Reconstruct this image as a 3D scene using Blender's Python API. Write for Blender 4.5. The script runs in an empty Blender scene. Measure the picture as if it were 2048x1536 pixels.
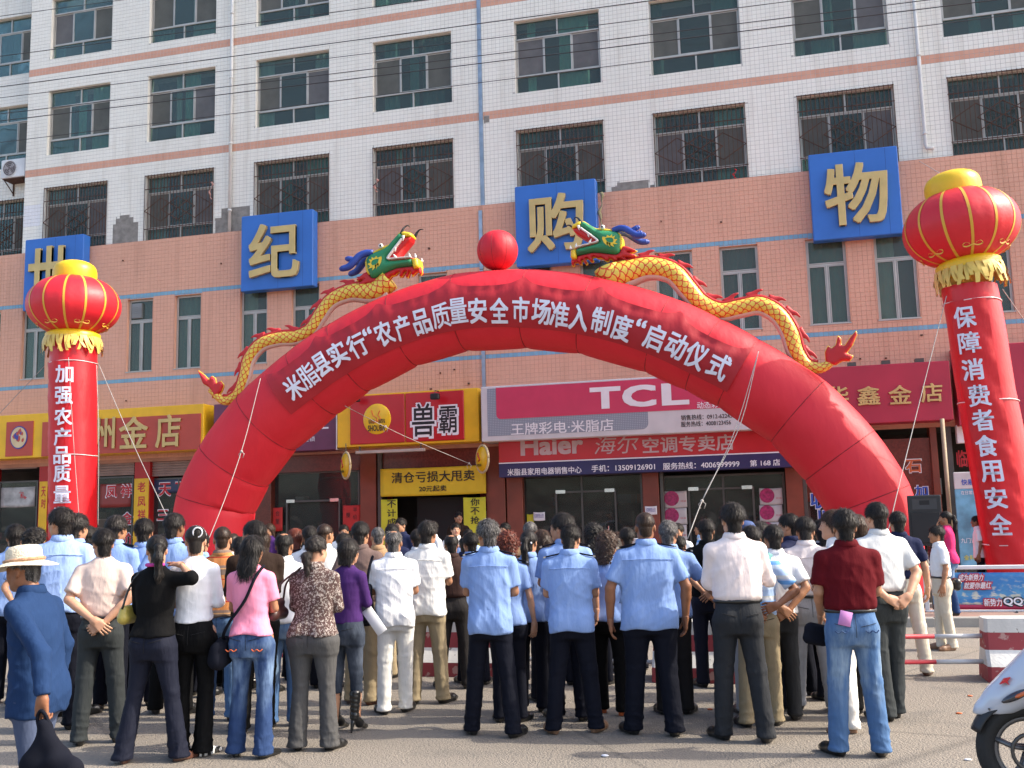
import bpy, math, random
import numpy as np
from mathutils import Matrix, Vector
random.seed(7); RNG=np.random.default_rng(7)
sc=bpy.context.scene; COL=sc.collection
# ------------------------------------------------------------------ camera
FPX=2060.0; PIT,ROL,YAW=.1347,-.0248,-.2532; CAM=np.array([10.99,-27.03,1.62])
def _cam():
    f=np.array([math.sin(YAW)*math.cos(PIT),math.cos(YAW)*math.cos(PIT),math.sin(PIT)])
    r=np.array([math.cos(YAW),-math.sin(YAW),0]); u=np.cross(r,f); c,s=math.cos(ROL),math.sin(ROL)
    return np.array([r*c+u*s,-r*s+u*c,f])
CM=_cam()
cd=bpy.data.cameras.new('camera'); cam=bpy.data.objects.new('camera',cd); COL.objects.link(cam)
cd.sensor_width=36; cd.lens=36*FPX/2048; cd.clip_start=.1; cd.clip_end=1500
cam.matrix_world=Matrix([[CM[0][i],CM[1][i],-CM[2][i],CAM[i]] for i in range(3)]+[[0,0,0,1]])
sc.camera=cam
# ------------------------------------------------------------------ light
SUN_EL,SUN_AZ=41.0,7.0      # azimuth from +X towards +Y
w=bpy.data.worlds.new('World'); sc.world=w; w.use_nodes=True
nt=w.node_tree; bg=nt.nodes['Background']; sky=nt.nodes.new('ShaderNodeTexSky'); sky.sky_type='NISHITA'
sky.sun_disc=False; sky.sun_elevation=math.radians(SUN_EL); sky.sun_rotation=math.radians(90-SUN_AZ)
sky.dust_density=3.5; sky.ozone_density=1.0; sky.air_density=1.0
nt.links.new(sky.outputs[0],bg.inputs[0]); bg.inputs[1].default_value=.15
sl=bpy.data.lights.new('sun','SUN'); sl.energy=2.5; sl.angle=math.radians(.6); sl.color=(1,.91,.77)
so=bpy.data.objects.new('sun',sl); COL.objects.link(so)
a,e=math.radians(SUN_AZ),math.radians(SUN_EL)
so.rotation_euler=Vector((math.cos(a)*math.cos(e),math.sin(a)*math.cos(e),math.sin(e))).to_track_quat('Z','Y').to_euler()
sc.view_settings.view_transform='Standard'; sc.view_settings.look='None'; sc.view_settings.gamma=1
sc.view_settings.exposure=1.3
sc.render.engine='CYCLES'; sc.cycles.max_bounces=8; sc.cycles.transparent_max_bounces=12
# ------------------------------------------------------------------ picture -> place
def ray(x,y): return CM.T@np.array([(x-1024)/FPX,-(y-768)/FPX,1.0])
def onY(x,y,Y):
    d=ray(x,y); return CAM+d*((Y-CAM[1])/d[1])
def prad(p,px):
    q=CM@(np.array(p)-CAM); return px*q[2]*(q[2]/np.linalg.norm(q))/FPX
def onZ(x,y,Z=0.):
    d=ray(x,y); return CAM+d*((Z-CAM[2])/d[2])
# ------------------------------------------------------------------ materials
MATS={}
def mat(name,col,rough=.6,metal=0.,var=.12,vs=3.,bump=.0,bs=60.,spec=.5,coat=0.,fn=None,sheen=0.,dist=.01,trl=0.):
    if name in MATS: return MATS[name]
    m=bpy.data.materials.new(name); m.use_nodes=True; n=m.node_tree.nodes; l=m.node_tree.links
    b=n['Principled BSDF']; b.inputs['Roughness'].default_value=rough; b.inputs['Metallic'].default_value=metal
    b.inputs['Specular IOR Level'].default_value=spec; b.inputs['Coat Weight'].default_value=coat
    if sheen: b.inputs['Sheen Weight'].default_value=sheen
    c=(*col,1); b.inputs['Base Color'].default_value=c
    tc=n.new('ShaderNodeTexCoord')
    if var:
        no=n.new('ShaderNodeTexNoise'); no.inputs['Scale'].default_value=vs; no.inputs['Detail'].default_value=6
        l.new(tc.outputs['Object'],no.inputs['Vector'])
        mr=n.new('ShaderNodeMapRange'); mr.inputs['From Min'].default_value=.3; mr.inputs['From Max'].default_value=.7
        mr.inputs['To Min'].default_value=1-var; mr.inputs['To Max'].default_value=1+var
        l.new(no.outputs[0],mr.inputs[0])
        vm=n.new('ShaderNodeVectorMath'); vm.operation='SCALE'; vm.inputs[0].default_value=col; l.new(mr.outputs[0],vm.inputs['Scale'])
        l.new(vm.outputs[0],b.inputs['Base Color'])
    if bump:
        nb=n.new('ShaderNodeTexNoise'); nb.inputs['Scale'].default_value=bs; nb.inputs['Detail'].default_value=5
        l.new(tc.outputs['Object'],nb.inputs['Vector'])
        bp=n.new('ShaderNodeBump'); bp.inputs['Strength'].default_value=bump; bp.inputs['Distance'].default_value=dist
        l.new(nb.outputs[0],bp.inputs['Height']); l.new(bp.outputs[0],b.inputs['Normal'])
    if fn: fn(m,n,l,b,tc)
    MATS[name]=m; return m
def nmath(n,l,op,a,b=None,clamp=False):
    q=n.new('ShaderNodeMath'); q.operation=op; q.use_clamp=clamp
    for i,v in enumerate((a,b)):
        if v is None: continue
        if isinstance(v,(int,float)): q.inputs[i].default_value=v
        else: l.new(v,q.inputs[i])
    return q.outputs[0]
def nmix(n,l,f,a,b):
    q=n.new('ShaderNodeMix'); q.data_type='RGBA'
    if isinstance(f,(int,float)): q.inputs[0].default_value=f
    else: l.new(f,q.inputs[0])
    for i,v in ((6,a),(7,b)):
        if isinstance(v,tuple): q.inputs[i].default_value=(*v,1)
        else: l.new(v,q.inputs[i])
    return q.outputs[2]
def noise(n,l,tc,scale,detail=5,vec=None,out='Object'):
    q=n.new('ShaderNodeTexNoise'); q.inputs['Scale'].default_value=scale; q.inputs['Detail'].default_value=detail
    v=tc.outputs[out]
    if vec:
        mp=n.new('ShaderNodeMapping'); mp.inputs['Scale'].default_value=vec; l.new(v,mp.inputs[0]); v=mp.outputs[0]
    l.new(v,q.inputs['Vector']); return q.outputs[0]
def ramp(n,l,f,a,b,lo=0.,hi=1.):
    q=n.new('ShaderNodeMapRange'); q.inputs[1].default_value=a; q.inputs[2].default_value=b
    q.inputs[3].default_value=lo; q.inputs[4].default_value=hi; l.new(f,q.inputs[0]); return q.outputs[0]
# ------------------------------------------------------------------ objects
def tag(o,label=None,cat=None,group=None,kind=None):
    if label: o['label']=label
    if cat: o['category']=cat
    if group: o['group']=group
    if kind: o['kind']=kind
    return o
def empty(name,loc=(0,0,0),rz=0.,label=None,cat=None,group=None):
    o=bpy.data.objects.new(name,None); COL.objects.link(o); o.location=loc; o.rotation_euler=(0,0,rz); o.empty_display_size=.1
    return tag(o,label,cat,group)
def link(name,me,parent=None,loc=None):
    o=bpy.data.objects.new(name,me); COL.objects.link(o)
    if parent is not None: o.parent=parent
    if loc is not None: o.location=loc
    return o
def mk(name,V,Q,mats,parent=None,smooth=True,mi=None,loc=None):
    V=np.asarray(V,dtype=np.float32); me=bpy.data.meshes.new(name)
    if isinstance(Q,np.ndarray):
        k=Q.shape[1]; nf=len(Q); idx=Q.astype(np.int32).ravel()
        starts=np.arange(nf,dtype=np.int32)*k
    else:
        ln=np.array([len(q) for q in Q],dtype=np.int32); nf=len(Q); idx=np.concatenate([np.asarray(q) for q in Q]).astype(np.int32)
        starts=np.concatenate([[0],np.cumsum(ln)[:-1]]).astype(np.int32)
    me.vertices.add(len(V)); me.vertices.foreach_set('co',V.ravel())
    me.loops.add(len(idx)); me.loops.foreach_set('vertex_index',idx)
    me.polygons.add(nf); me.polygons.foreach_set('loop_start',starts)
    if mi is not None: me.polygons.foreach_set('material_index',np.asarray(mi,dtype=np.int32))
    for m in (mats if isinstance(mats,(list,tuple)) else [mats]): me.materials.append(m)
    me.update(calc_edges=True)
    me.polygons.foreach_set('use_smooth',[smooth]*nf)
    return link(name,me,parent,loc)
class MB:
    def __init__(s): s.v=[];s.f=[];s.m=[]
    def add(s,V,F,m=0):
        b=len(s.v); s.v.extend([tuple(map(float,p)) for p in V]); s.f.extend([tuple(i+b for i in f) for f in F]); s.m.extend([m]*len(F))
    def box(s,x0,x1,y0,y1,z0,z1,m=0):
        V=[(x,y,z) for x in (x0,x1) for y in (y0,y1) for z in (z0,z1)]
        s.add(V,[(0,1,3,2),(4,6,7,5),(0,4,5,1),(2,3,7,6),(0,2,6,4),(1,5,7,3)],m)
    def bbox(s,x0,x1,y0,y1,z0,z1,b=.01,m=0):
        # box with chamfered front/vertical edges
        c=[(x0+b,y0),(x1-b,y0),(x1,y0+b),(x1,y1-b),(x1-b,y1),(x0+b,y1),(x0,y1-b),(x0,y0+b)]
        i=[(x0+2*b,y0+b),(x1-2*b,y0+b),(x1-b,y0+2*b),(x1-b,y1-2*b),(x1-2*b,y1-b),(x0+2*b,y1-b),(x0+b,y1-2*b),(x0+b,y0+2*b)]
        V=[(x,y,z0) for x,y in i]+[(x,y,z0+b) for x,y in c]+[(x,y,z1-b) for x,y in c]+[(x,y,z1) for x,y in i]
        F=[tuple(range(7,-1,-1)),tuple(range(24,32))]
        for r in range(3):
            for k in range(8): F.append((r*8+k,r*8+(k+1)%8,r*8+8+(k+1)%8,r*8+8+k))
        s.add(V,F,m)
    def prism(s,poly,y0,y1,m=0):
        n=len(poly); V=[(x,y0,z) for x,z in poly]+[(x,y1,z) for x,z in poly]
        s.add(V,[tuple(range(n)),tuple(range(2*n-1,n-1,-1))]+[(i,n+i,n+(i+1)%n,(i+1)%n) for i in range(n)],m)
    def tube(s,P,R,k=8,m=0,cap=True):
        V,F=tube_vf(P,R,k,cap); s.add(V,F,m)
    def build(s,name,mats,parent=None,smooth=False,loc=None):
        return mk(name,s.v,s.f,mats,parent,smooth,s.m,loc)
def tube_vf(P,R,k=8,cap=True,flat=1.):
    P=[np.array(p,float) for p in P]; n=len(P)
    if not hasattr(R,'__len__'): R=[R]*n
    V=[];F=[];up=None
    for i in range(n):
        t=P[min(i+1,n-1)]-P[max(i-1,0)]; t=t/(np.linalg.norm(t)+1e-9)
        if up is None:
            up=np.array([0,1.,0]) if abs(t[1])<.9 else np.array([0,0,1.])
        u=up-t*np.dot(up,t); u/=np.linalg.norm(u)+1e-9; up=u; v=np.cross(t,u)
        for j in range(k):
            a=2*math.pi*j/k; V.append(P[i]+R[i]*(u*math.cos(a)*flat+v*math.sin(a)))
    for i in range(n-1):
        for j in range(k): F.append((i*k+j,i*k+(j+1)%k,(i+1)*k+(j+1)%k,(i+1)*k+j))
    if cap: F+= [tuple(range(k-1,-1,-1)),tuple((n-1)*k+j for j in range(k))]
    return V,F
def spline(P,n):
    P=np.array(P,float); d=np.concatenate([[0],np.cumsum(np.linalg.norm(np.diff(P,axis=0),axis=1))])
    m=len(P); out=[]
    T=np.gradient(P,d,axis=0)
    for s in np.linspace(0,d[-1],n):
        i=min(np.searchsorted(d,s,side='right')-1,m-2); h=d[i+1]-d[i]; t=(s-d[i])/h
        out.append((2*t**3-3*t**2+1)*P[i]+(t**3-2*t**2+t)*h*T[i]+(-2*t**3+3*t**2)*P[i+1]+(t**3-t**2)*h*T[i+1])
    return np.array(out)
def lathe(prof,k=24,cx=0,cy=0):
    V=[];F=[];n=len(prof)
    for r,z in prof:
        for j in range(k):
            a=2*math.pi*j/k; V.append((cx+r*math.cos(a),cy+r*math.sin(a),z))
    for i in range(n-1):
        for j in range(k): F.append((i*k+j,i*k+(j+1)%k,(i+1)*k+(j+1)%k,(i+1)*k+j))
    return V,F
def sphere_vf(c,r,k=12):
    pr=[(math.sin(math.pi*i/k),-math.cos(math.pi*i/k)) for i in range(k+1)]
    V,F=lathe([(max(a,1e-3),b) for a,b in pr],k*2)
    r=r if hasattr(r,'__len__') else (r,r,r)
    return [(c[0]+x*r[0],c[1]+y*r[1],c[2]+z*r[2]) for x,y,z in V],F
# text -> flat or extruded mesh in the XZ plane, fitted to a box
GLY={}
def glyph(body,extr=0.,off=0.,bev=0.):
    key=(body,extr,off,bev)
    if key in GLY: return GLY[key]
    if off>0:
        V,F=glyph(body,extr,0,bev); VV=[];FF=[]
        for k,(dx,dy) in enumerate([(0,0),(1,1),(-1,1),(1,-1),(-1,-1),(1,0),(-1,0),(0,1),(0,-1)][:9 if off>.03 else 5]):
            VV.append(V+np.array([dx*off*.8,dy*off*.8,.0006*k],dtype=np.float32)); b=len(V)*k; FF+=[tuple(i+b for i in f) for f in F]
        GLY[key]=(np.concatenate(VV),FF); return GLY[key]
    c=bpy.data.curves.new('t','FONT'); c.body=body; c.extrude=extr; c.offset=off; c.bevel_depth=bev; c.resolution_u=3
    c.fill_mode='BOTH' if extr or bev else 'FRONT'
    o=bpy.data.objects.new('t',c); COL.objects.link(o)
    dg=bpy.context.evaluated_depsgraph_get(); m=bpy.data.meshes.new_from_object(o.evaluated_get(dg))
    V=np.empty(len(m.vertices)*3,dtype=np.float32); m.vertices.foreach_get('co',V); V=V.reshape(-1,3)
    F=[tuple(p.vertices) for p in m.polygons]
    bpy.data.objects.remove(o); bpy.data.curves.remove(c); bpy.data.meshes.remove(m)
    GLY[key]=(V,F); return GLY[key]
def text(body,x0,x1,z0,z1,Y,m,parent=None,name='lettering',extr=0.,off=0.,bev=0.,slant=0.):
    V,F=glyph(body,extr,off,bev); V=V.copy(); lo,hi=V.min(0),V.max(0)
    u=(V[:,0]-lo[0])/(hi[0]-lo[0]); v=(V[:,1]-lo[1])/(hi[1]-lo[1])
    W=np.stack([x0+u*(x1-x0)+slant*(v*(z1-z0)),Y-(V[:,2]-lo[2]),z0+v*(z1-z0)],1)
    return mk(name,W,F,m,parent,False)
def ptext(body,l,r,hpx,Y,m,parent=None,**k):
    """l, r: picture points of the middle of the left and right ends"""
    A,B=onY(*l,Y),onY(*r,Y); h=onY((l[0]+r[0])/2,(l[1]+r[1])/2-hpx/2,Y)[2]-onY((l[0]+r[0])/2,(l[1]+r[1])/2+hpx/2,Y)[2]
    z=(A[2]+B[2])/2
    return text(body,A[0],B[0],z-h/2,z+h/2,Y,m,parent,**k)
# ------------------------------------------------------------------ distance fields -> smooth skins
class Grid:
    def __init__(s,lo,hi,h):
        s.lo=np.array(lo,float); s.h=h
        s.ax=[np.arange(lo[i],hi[i]+h,h,dtype=np.float32) for i in range(3)]
        s.F=np.full([len(a) for a in s.ax],1.,dtype=np.float32)
    def box(s,lo,hi):
        i0=[max(0,int((lo[i]-s.lo[i])/s.h)) for i in range(3)]; i1=[min(len(s.ax[i]),int((hi[i]-s.lo[i])/s.h)+2) for i in range(3)]
        if any(a>=b for a,b in zip(i0,i1)): return None
        sl=tuple(slice(a,b) for a,b in zip(i0,i1))
        return sl,s.ax[0][sl[0]][:,None,None],s.ax[1][sl[1]][None,:,None],s.ax[2][sl[2]][None,None,:]
    def add(s,d,lo,hi,k=.02,sub=False):
        p=k+2.5*s.h; q=s.box([v-p for v in lo],[v+p for v in hi])
        if q is None: return
        sl,x,y,z=q; D=d(x,y,z).astype(np.float32); A=s.F[sl]
        if sub: s.F[sl]=np.maximum(A,-D); return
        if k>0:
            hh=np.maximum(k-np.abs(A-D),0)/k; s.F[sl]=np.minimum(A,D)-hh*hh*k*.25
        else: s.F[sl]=np.minimum(A,D)
    def cone(s,a,b,r1,r2,k=.02,cut=False,sub=False,wide=0.):
        a=np.array(a,float);b=np.array(b,float);ba=b-a;L2=float(ba@ba)+1e-9;r=max(r1,r2)
        def d(x,y,z):
            px,py,pz=x-a[0],y-a[1],z-a[2]; t0=(px*ba[0]+py*ba[1]+pz*ba[2])/L2; t=np.clip(t0,0,1)
            dd=np.sqrt((px-t*ba[0])**2+(py-t*ba[1])**2+(pz-t*ba[2])**2)-(r1+(r2-r1)*t)
            if cut: dd=np.maximum(dd,(t0-1)*math.sqrt(L2))
            return dd
        s.add(d,np.minimum(a,b)-r,np.maximum(a,b)+r,k,sub)
    def ell(s,c,r,k=.02,sub=False):
        def d(x,y,z):
            q=np.sqrt(((x-c[0])/r[0])**2+((y-c[1])/r[1])**2+((z-c[2])/r[2])**2)
            return (q-1)*min(r)
        s.add(d,[c[i]-r[i] for i in range(3)],[c[i]+r[i] for i in range(3)],k,sub)
    def stack(s,S,k=.02,z0=None,z1=None):
        S=sorted(S); zs=[q[0] for q in S]
        def d(x,y,z):
            f=lambda i:np.interp(z,zs,[q[i] if len(q)>i else 0. for q in S])
            A,B,cy,cx=f(1),f(2),f(3),f(4)
            n=2.3
            q=(np.abs((x-cx)/A)**n+np.abs((y-cy)/B)**n)**(1/n)
            D=(q-1)*np.minimum(A,B)
            D=np.maximum(D,np.maximum((z0 if z0 is not None else zs[0])-z,z-(z1 if z1 is not None else zs[-1])))
            return D
        m=max(max(q[1],q[2]) for q in S)+.04
        s.add(d,[-m-.06,-m-.06,zs[0]],[m+.06,m+.06,zs[-1]],k)
    def xyz(s): return s.ax[0][:,None,None],s.ax[1][None,:,None],s.ax[2][None,None,:]
    def mesh(s):
        F=s.F; I=F<0; nx,ny,nz=F.shape
        c=I[:-1,:-1,:-1].astype(np.int8)
        for dx,dy,dz in ((1,0,0),(0,1,0),(1,1,0),(0,0,1),(1,0,1),(0,1,1),(1,1,1)):
            c=c+I[dx:nx-1+dx,dy:ny-1+dy,dz:nz-1+dz]
        act=np.argwhere((c>0)&(c<8)); idm=np.full(c.shape,-1,dtype=np.int32); idm[act[:,0],act[:,1],act[:,2]]=np.arange(len(act))
        val={}
        for o in ((0,0,0),(1,0,0),(0,1,0),(1,1,0),(0,0,1),(1,0,1),(0,1,1),(1,1,1)):
            val[o]=F[act[:,0]+o[0],act[:,1]+o[1],act[:,2]+o[2]]
        acc=np.zeros((len(act),3)); cnt=np.zeros(len(act))
        for o in list(val):
            for ax in range(3):
                if o[ax]: continue
                o2=list(o); o2[ax]=1; o2=tuple(o2); a,b=val[o],val[o2]; m=(a<0)!=(b<0)
                t=np.where(m,a/np.where(m,a-b,1),0); p=np.zeros((len(act),3)); p[:]=o; p[:,ax]+=t
                acc+=p*m[:,None]; cnt+=m
        V=(act+acc/cnt[:,None])*s.h+s.lo
        Q=[]
        for ax in range(3):
            b,cx=(ax+1)%3,(ax+2)%3
            A=np.take(I,range(0,I.shape[ax]-1),axis=ax); B=np.take(I,range(1,I.shape[ax]),axis=ax)
            e=np.argwhere(A!=B); 
            if not len(e): continue
            ok=(e[:,b]>0)&(e[:,cx]>0)&(e[:,b]<I.shape[b]-1)&(e[:,cx]<I.shape[cx]-1); e=e[ok]
            ins=A[e[:,0],e[:,1],e[:,2]]
            q=[]
            for db,dc in ((0,0),(-1,0),(-1,-1),(0,-1)):
                f=e.copy(); f[:,b]+=db; f[:,cx]+=dc; q.append(idm[f[:,0],f[:,1],f[:,2]])
            q=np.stack(q,1); q[~ins]=q[~ins][:,::-1]; Q.append(q[(q>=0).all(1)])
        return V.astype(np.float32),np.concatenate(Q)[:,:]
# ================================================================== SETTING
def f_asphalt(m,n,l,b,tc):
    big=noise(n,l,tc,.25,6); fine=noise(n,l,tc,38,4); vor=n.new('ShaderNodeTexVoronoi'); vor.inputs['Scale'].default_value=70; l.new(tc.outputs['Object'],vor.inputs['Vector'])
    c=nmix(n,l,ramp(n,l,big,.3,.7),(.208,.180,.144),(.265,.232,.190))
    c=nmix(n,l,ramp(n,l,fine,.25,.75,.0,.7),c,(.15,.13,.115))
    c=nmix(n,l,ramp(n,l,vor.outputs['Distance'],.0,.35,.55,0.),c,(.29,.265,.23))
    st=noise(n,l,tc,1.3,3); c=nmix(n,l,ramp(n,l,st,.58,.70,0,.40),c,(.09,.085,.08))
    cr=n.new('ShaderNodeTexVoronoi'); cr.feature='DISTANCE_TO_EDGE'; cr.inputs['Scale'].default_value=.45; l.new(tc.outputs['Object'],cr.inputs['Vector'])
    c=nmix(n,l,ramp(n,l,cr.outputs['Distance'],.0,.012,.5,0),c,(.08,.07,.06))
    l.new(c,b.inputs['Base Color'])
    bp=n.new('ShaderNodeBump'); bp.inputs['Strength'].default_value=.7; bp.inputs['Distance'].default_value=.012
    hh=nmath(n,l,'ADD',fine,vor.outputs['Distance']); l.new(hh,bp.inputs['Height']); l.new(bp.outputs[0],b.inputs['Normal'])
ASPH=mat('asphalt',(.16,.145,.13),.9,var=0,fn=f_asphalt)
g=MB(); g.add([(-400,-500,0),(400,-500,0),(400,300,0),(-400,300,0)],[(0,1,2,3)]); tag(g.build('ground',ASPH),kind='structure')
def f_pave(m,n,l,b,tc):
    br=n.new('ShaderNodeTexBrick'); br.inputs['Scale'].default_value=1; br.inputs['Brick Width'].default_value=.2; br.inputs['Row Height'].default_value=.1; br.inputs['Mortar Size'].default_value=.006
    br.inputs['Color1'].default_value=(.30,.15,.11,1); br.inputs['Color2'].default_value=(.24,.13,.10,1); br.inputs['Mortar'].default_value=(.16,.13,.11,1)
    l.new(tc.outputs['Object'],br.inputs['Vector'])
    c=nmix(n,l,ramp(n,l,noise(n,l,tc,.8,4),.3,.7,0,.6),br.outputs[0],(.27,.22,.19)); l.new(c,b.inputs['Base Color'])
PAVE=mat('brick_paving',(.3,.2,.15),.9,var=0,fn=f_pave)
CONC=mat('concrete',(.30,.28,.25),.9,var=.15,vs=2,bump=.3,bs=40)
YK=-10.9
g=MB(); g.bbox(-40,40,YK+.17,.3,-.02,.13,.01); tag(g.build('pavement',PAVE),kind='structure')
g=MB()
for i in range(80): g.bbox(-40+i,-39.006+i,YK,YK+.168,-.02,.134+.003*math.sin(i*3.1),.012)
tag(g.build('kerb',CONC),kind='structure')
g=MB(); g.bbox(-40,40,-9.2,-9.02,.125,.2,.01); tag(g.build('kerb_edging',CONC),kind='structure')
# --- building materials
def f_tile(c0,c1,pit):
    def fn(m,n,l,b,tc):
        sn=n.new('ShaderNodeVectorMath'); sn.operation='SNAP'; sn.inputs[1].default_value=(pit,1,pit)
        ad=n.new('ShaderNodeVectorMath'); ad.inputs[1].default_value=(.002,0,.002); l.new(tc.outputs['Object'],ad.inputs[0]); l.new(ad.outputs[0],sn.inputs[0])
        wn=n.new('ShaderNodeTexWhiteNoise'); l.new(sn.outputs[0],wn.inputs[0])
        c=nmix(n,l,wn.outputs[0],c0,c1)
        c=nmix(n,l,ramp(n,l,noise(n,l,tc,.5,6,(1,1,.4)),.42,.72,0,.4),c,tuple(v*.78 for v in c0))
        c=nmix(n,l,ramp(n,l,noise(n,l,tc,1.0,5,(3,1,.25)),.55,.74,0,.38),c,tuple(v*f for v,f in zip(c0,(.62,.58,.52))))
        l.new(c,b.inputs['Base Color'])
        rn=n.new('ShaderNodeVectorMath'); rn.operation='SCALE'; rn.inputs['Scale'].default_value=.015
        su=n.new('ShaderNodeVectorMath'); su.operation='SUBTRACT'; su.inputs[1].default_value=(.5,.5,.5); l.new(wn.outputs[1],su.inputs[0]); l.new(su.outputs[0],rn.inputs[0])
        ge=n.new('ShaderNodeNewGeometry'); an=n.new('ShaderNodeVectorMath'); l.new(ge.outputs['Normal'],an.inputs[0]); l.new(rn.outputs[0],an.inputs[1]); l.new(an.outputs[0],b.inputs['Normal'])
    return fn
PIT=.1175
WT=mat('white_tile',(.7,.7,.68),.25,var=0,fn=f_tile((.85,.83,.75),(.88,.865,.79),PIT))
PB=mat('pink_band_tile',(.5,.28,.2),.35,var=0,fn=f_tile((.67,.35,.24),(.70,.38,.265),PIT))
NT=mat('new_white_tile',(.8,.8,.82),.2,var=.03)
PT=mat('pink_tile',(.5,.28,.2),.4,var=0,fn=f_tile((.70,.375,.255),(.72,.39,.27),PIT))
BT=mat('blue_band_tile',(.2,.4,.55),.35,var=0,fn=f_tile((.17,.36,.50),(.21,.42,.57),PIT))
GR=mat('grout',(.45,.435,.41),.95,var=.2,vs=1.5)
GRP=mat('grout_pink',(.50,.275,.20),.95,var=.2,vs=1.5)
REND=mat('bare_render',(.25,.235,.215),.95,var=.25,vs=6,bump=.8,bs=25)
ALU=mat('window_aluminium',(.46,.445,.41),.45,.3,var=.1)
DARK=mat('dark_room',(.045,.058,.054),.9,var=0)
def f_glass(tint,dens,rough=.02):
    def fn(m,n,l,b,tc):
        o=n['Material Output']; t=n.new('ShaderNodeBsdfTransparent'); t.inputs[0].default_value=(*tint,1)
        g=n.new('ShaderNodeBsdfGlossy'); g.inputs['Roughness'].default_value=rough; g.inputs[0].default_value=(.9,.95,.95,1)
        d=n.new('ShaderNodeBsdfDiffuse'); d.inputs[0].default_value=(*[v*.35 for v in tint],1)
        f=n.new('ShaderNodeFresnel'); f.inputs[0].default_value=1.4
        nb=noise(n,l,tc,.9,2); bp=n.new('ShaderNodeBump'); bp.inputs['Strength'].default_value=.25; bp.inputs['Distance'].default_value=.05; l.new(nb,bp.inputs['Height']); l.new(bp.outputs[0],g.inputs['Normal'])
        a=n.new('ShaderNodeMixShader'); a.inputs[0].default_value=dens; l.new(t.outputs[0],a.inputs[1]); l.new(d.outputs[0],a.inputs[2])
        c=n.new('ShaderNodeMixShader'); l.new(nmath(n,l,'MULTIPLY',f.outputs[0],.8),c.inputs[0]); l.new(a.outputs[0],c.inputs[1]); l.new(g.outputs[0],c.inputs[2]); l.new(c.outputs[0],o.inputs[0])
    return fn
GLS=mat('teal_glass',(.2,.5,.5),var=0,fn=f_glass((.60,.74,.71),.18))
GLG=mat('grey_green_glass',(.2,.5,.5),var=0,fn=f_glass((.66,.76,.70),.22))
def f_screen(m,n,l,b,tc):
    o=n['Material Output']; t=n.new('ShaderNodeBsdfTransparent'); c=n.new('ShaderNodeMixShader'); c.inputs[0].default_value=.8
    l.new(t.outputs[0],c.inputs[1]); l.new(b.outputs[0],c.inputs[2]); l.new(c.outputs[0],o.inputs[0])
SCR=mat('fly_screen',(.125,.13,.118),.8,var=.15,fn=f_screen)
SCR2=mat('fly_screen_violet',(.15,.15,.155),.8,var=.15,fn=f_screen)
CUR=[mat('curtain_mint',(.45,.72,.60),.9),mat('curtain_pale',(.66,.70,.64),.9),mat('curtain_teal',(.20,.38,.35),.9),mat('curtain_dark',(.10,.18,.17),.9)]
RUST=mat('rusty_iron',(.10,.05,.035),.8,.3,var=.3,vs=8)
PIPE=mat('white_plastic_pipe',(.62,.62,.60),.4,var=.1)
def tiles(name,X0,X1,Z0,Z1,holes,Y,mats,midx,parent,pit=PIT,gap=.0065,th=.005):
    i=np.arange(math.floor(X0/pit),math.ceil(X1/pit)); k=np.arange(math.floor(Z0/pit),math.ceil(Z1/pit))
    I,K=np.meshgrid(i,k,indexing='ij'); x0=np.maximum(I.ravel()*pit,X0); x1=np.minimum(I.ravel()*pit+pit,X1)-gap; z0=np.maximum(K.ravel()*pit,Z0); z1=np.minimum(K.ravel()*pit+pit,Z1)-gap
    ok=np.ones(len(x0),bool)
    for hx0,hx1,hz0,hz1 in holes:
        ov=(x1>hx0)&(x0<hx1)&(z1>hz0)&(z0<hz1)
        ox=np.minimum(x1,hx1)-np.maximum(x0,hx0); oz=np.minimum(z1,hz1)-np.maximum(z0,hz0)
        cx=ov&(ox<=oz); cz=ov&~(ox<=oz)
        a=cx&(x0<hx0); x1[a]=hx0-.002; a=cx&(x1>hx1)&(x0>=hx0); x0[a]=hx1+.002
        a=cz&(z0<hz0); z1[a]=hz0-.002; a=cz&(z1>hz1)&(z0>=hz0); z0[a]=hz1+.002
        ok&=~((x1>hx0+.001)&(x0<hx1-.001)&(z1>hz0+.001)&(z0<hz1-.001))
    ok&=(x1-x0>.015)&(z1-z0>.015); x0,x1,z0,z1=x0[ok],x1[ok],z0[ok],z1[ok]; n=len(x0); b=.003
    j=RNG.uniform(-.0012,.0012,n); yb=np.full(n,Y); yf=Y-th+j
    V=np.stack([np.stack([x0,yb,z0],1),np.stack([x1,yb,z0],1),np.stack([x1,yb,z1],1),np.stack([x0,yb,z1],1),
        np.stack([x0+b,yf,z0+b],1),np.stack([x1-b,yf,z0+b],1),np.stack([x1-b,yf,z1-b],1),np.stack([x0+b,yf,z1-b],1)],1).reshape(-1,3)
    base=np.arange(n)[:,None]*8
    Q=np.stack([base+np.array(q) for q in ([4,5,6,7],[0,1,5,4],[1,2,6,5],[2,3,7,6],[3,0,4,7])],1).reshape(-1,4)
    mi=np.repeat(midx((x0+x1)/2,(z0+z1)/2),5)
    o=mk(name,V,Q,mats,parent,False,mi); o['kind']='stuff'; return o
def wallboxes(m,X0,X1,Z0,Z1,holes,y0,y1):
    rows=sorted({Z0,Z1}|{min(max(v,Z0),Z1) for h in holes for v in h[2:]})
    for a,b in zip(rows,rows[1:]):
        if b-a<1e-4: continue
        hs=sorted((h[0],h[1]) for h in holes if h[2]<(a+b)/2<h[3]); x=X0
        for h in hs+[(X1,X1)]:
            if h[0]-x>1e-3: m.box(x,min(h[0],X1),y0,y1,a,b)
            x=max(x,h[1])
BL=empty('apartment_building',(0,0,0),0,'long tiled building, white upper floors over a salmon pink second storey with shops below','building')
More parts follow.
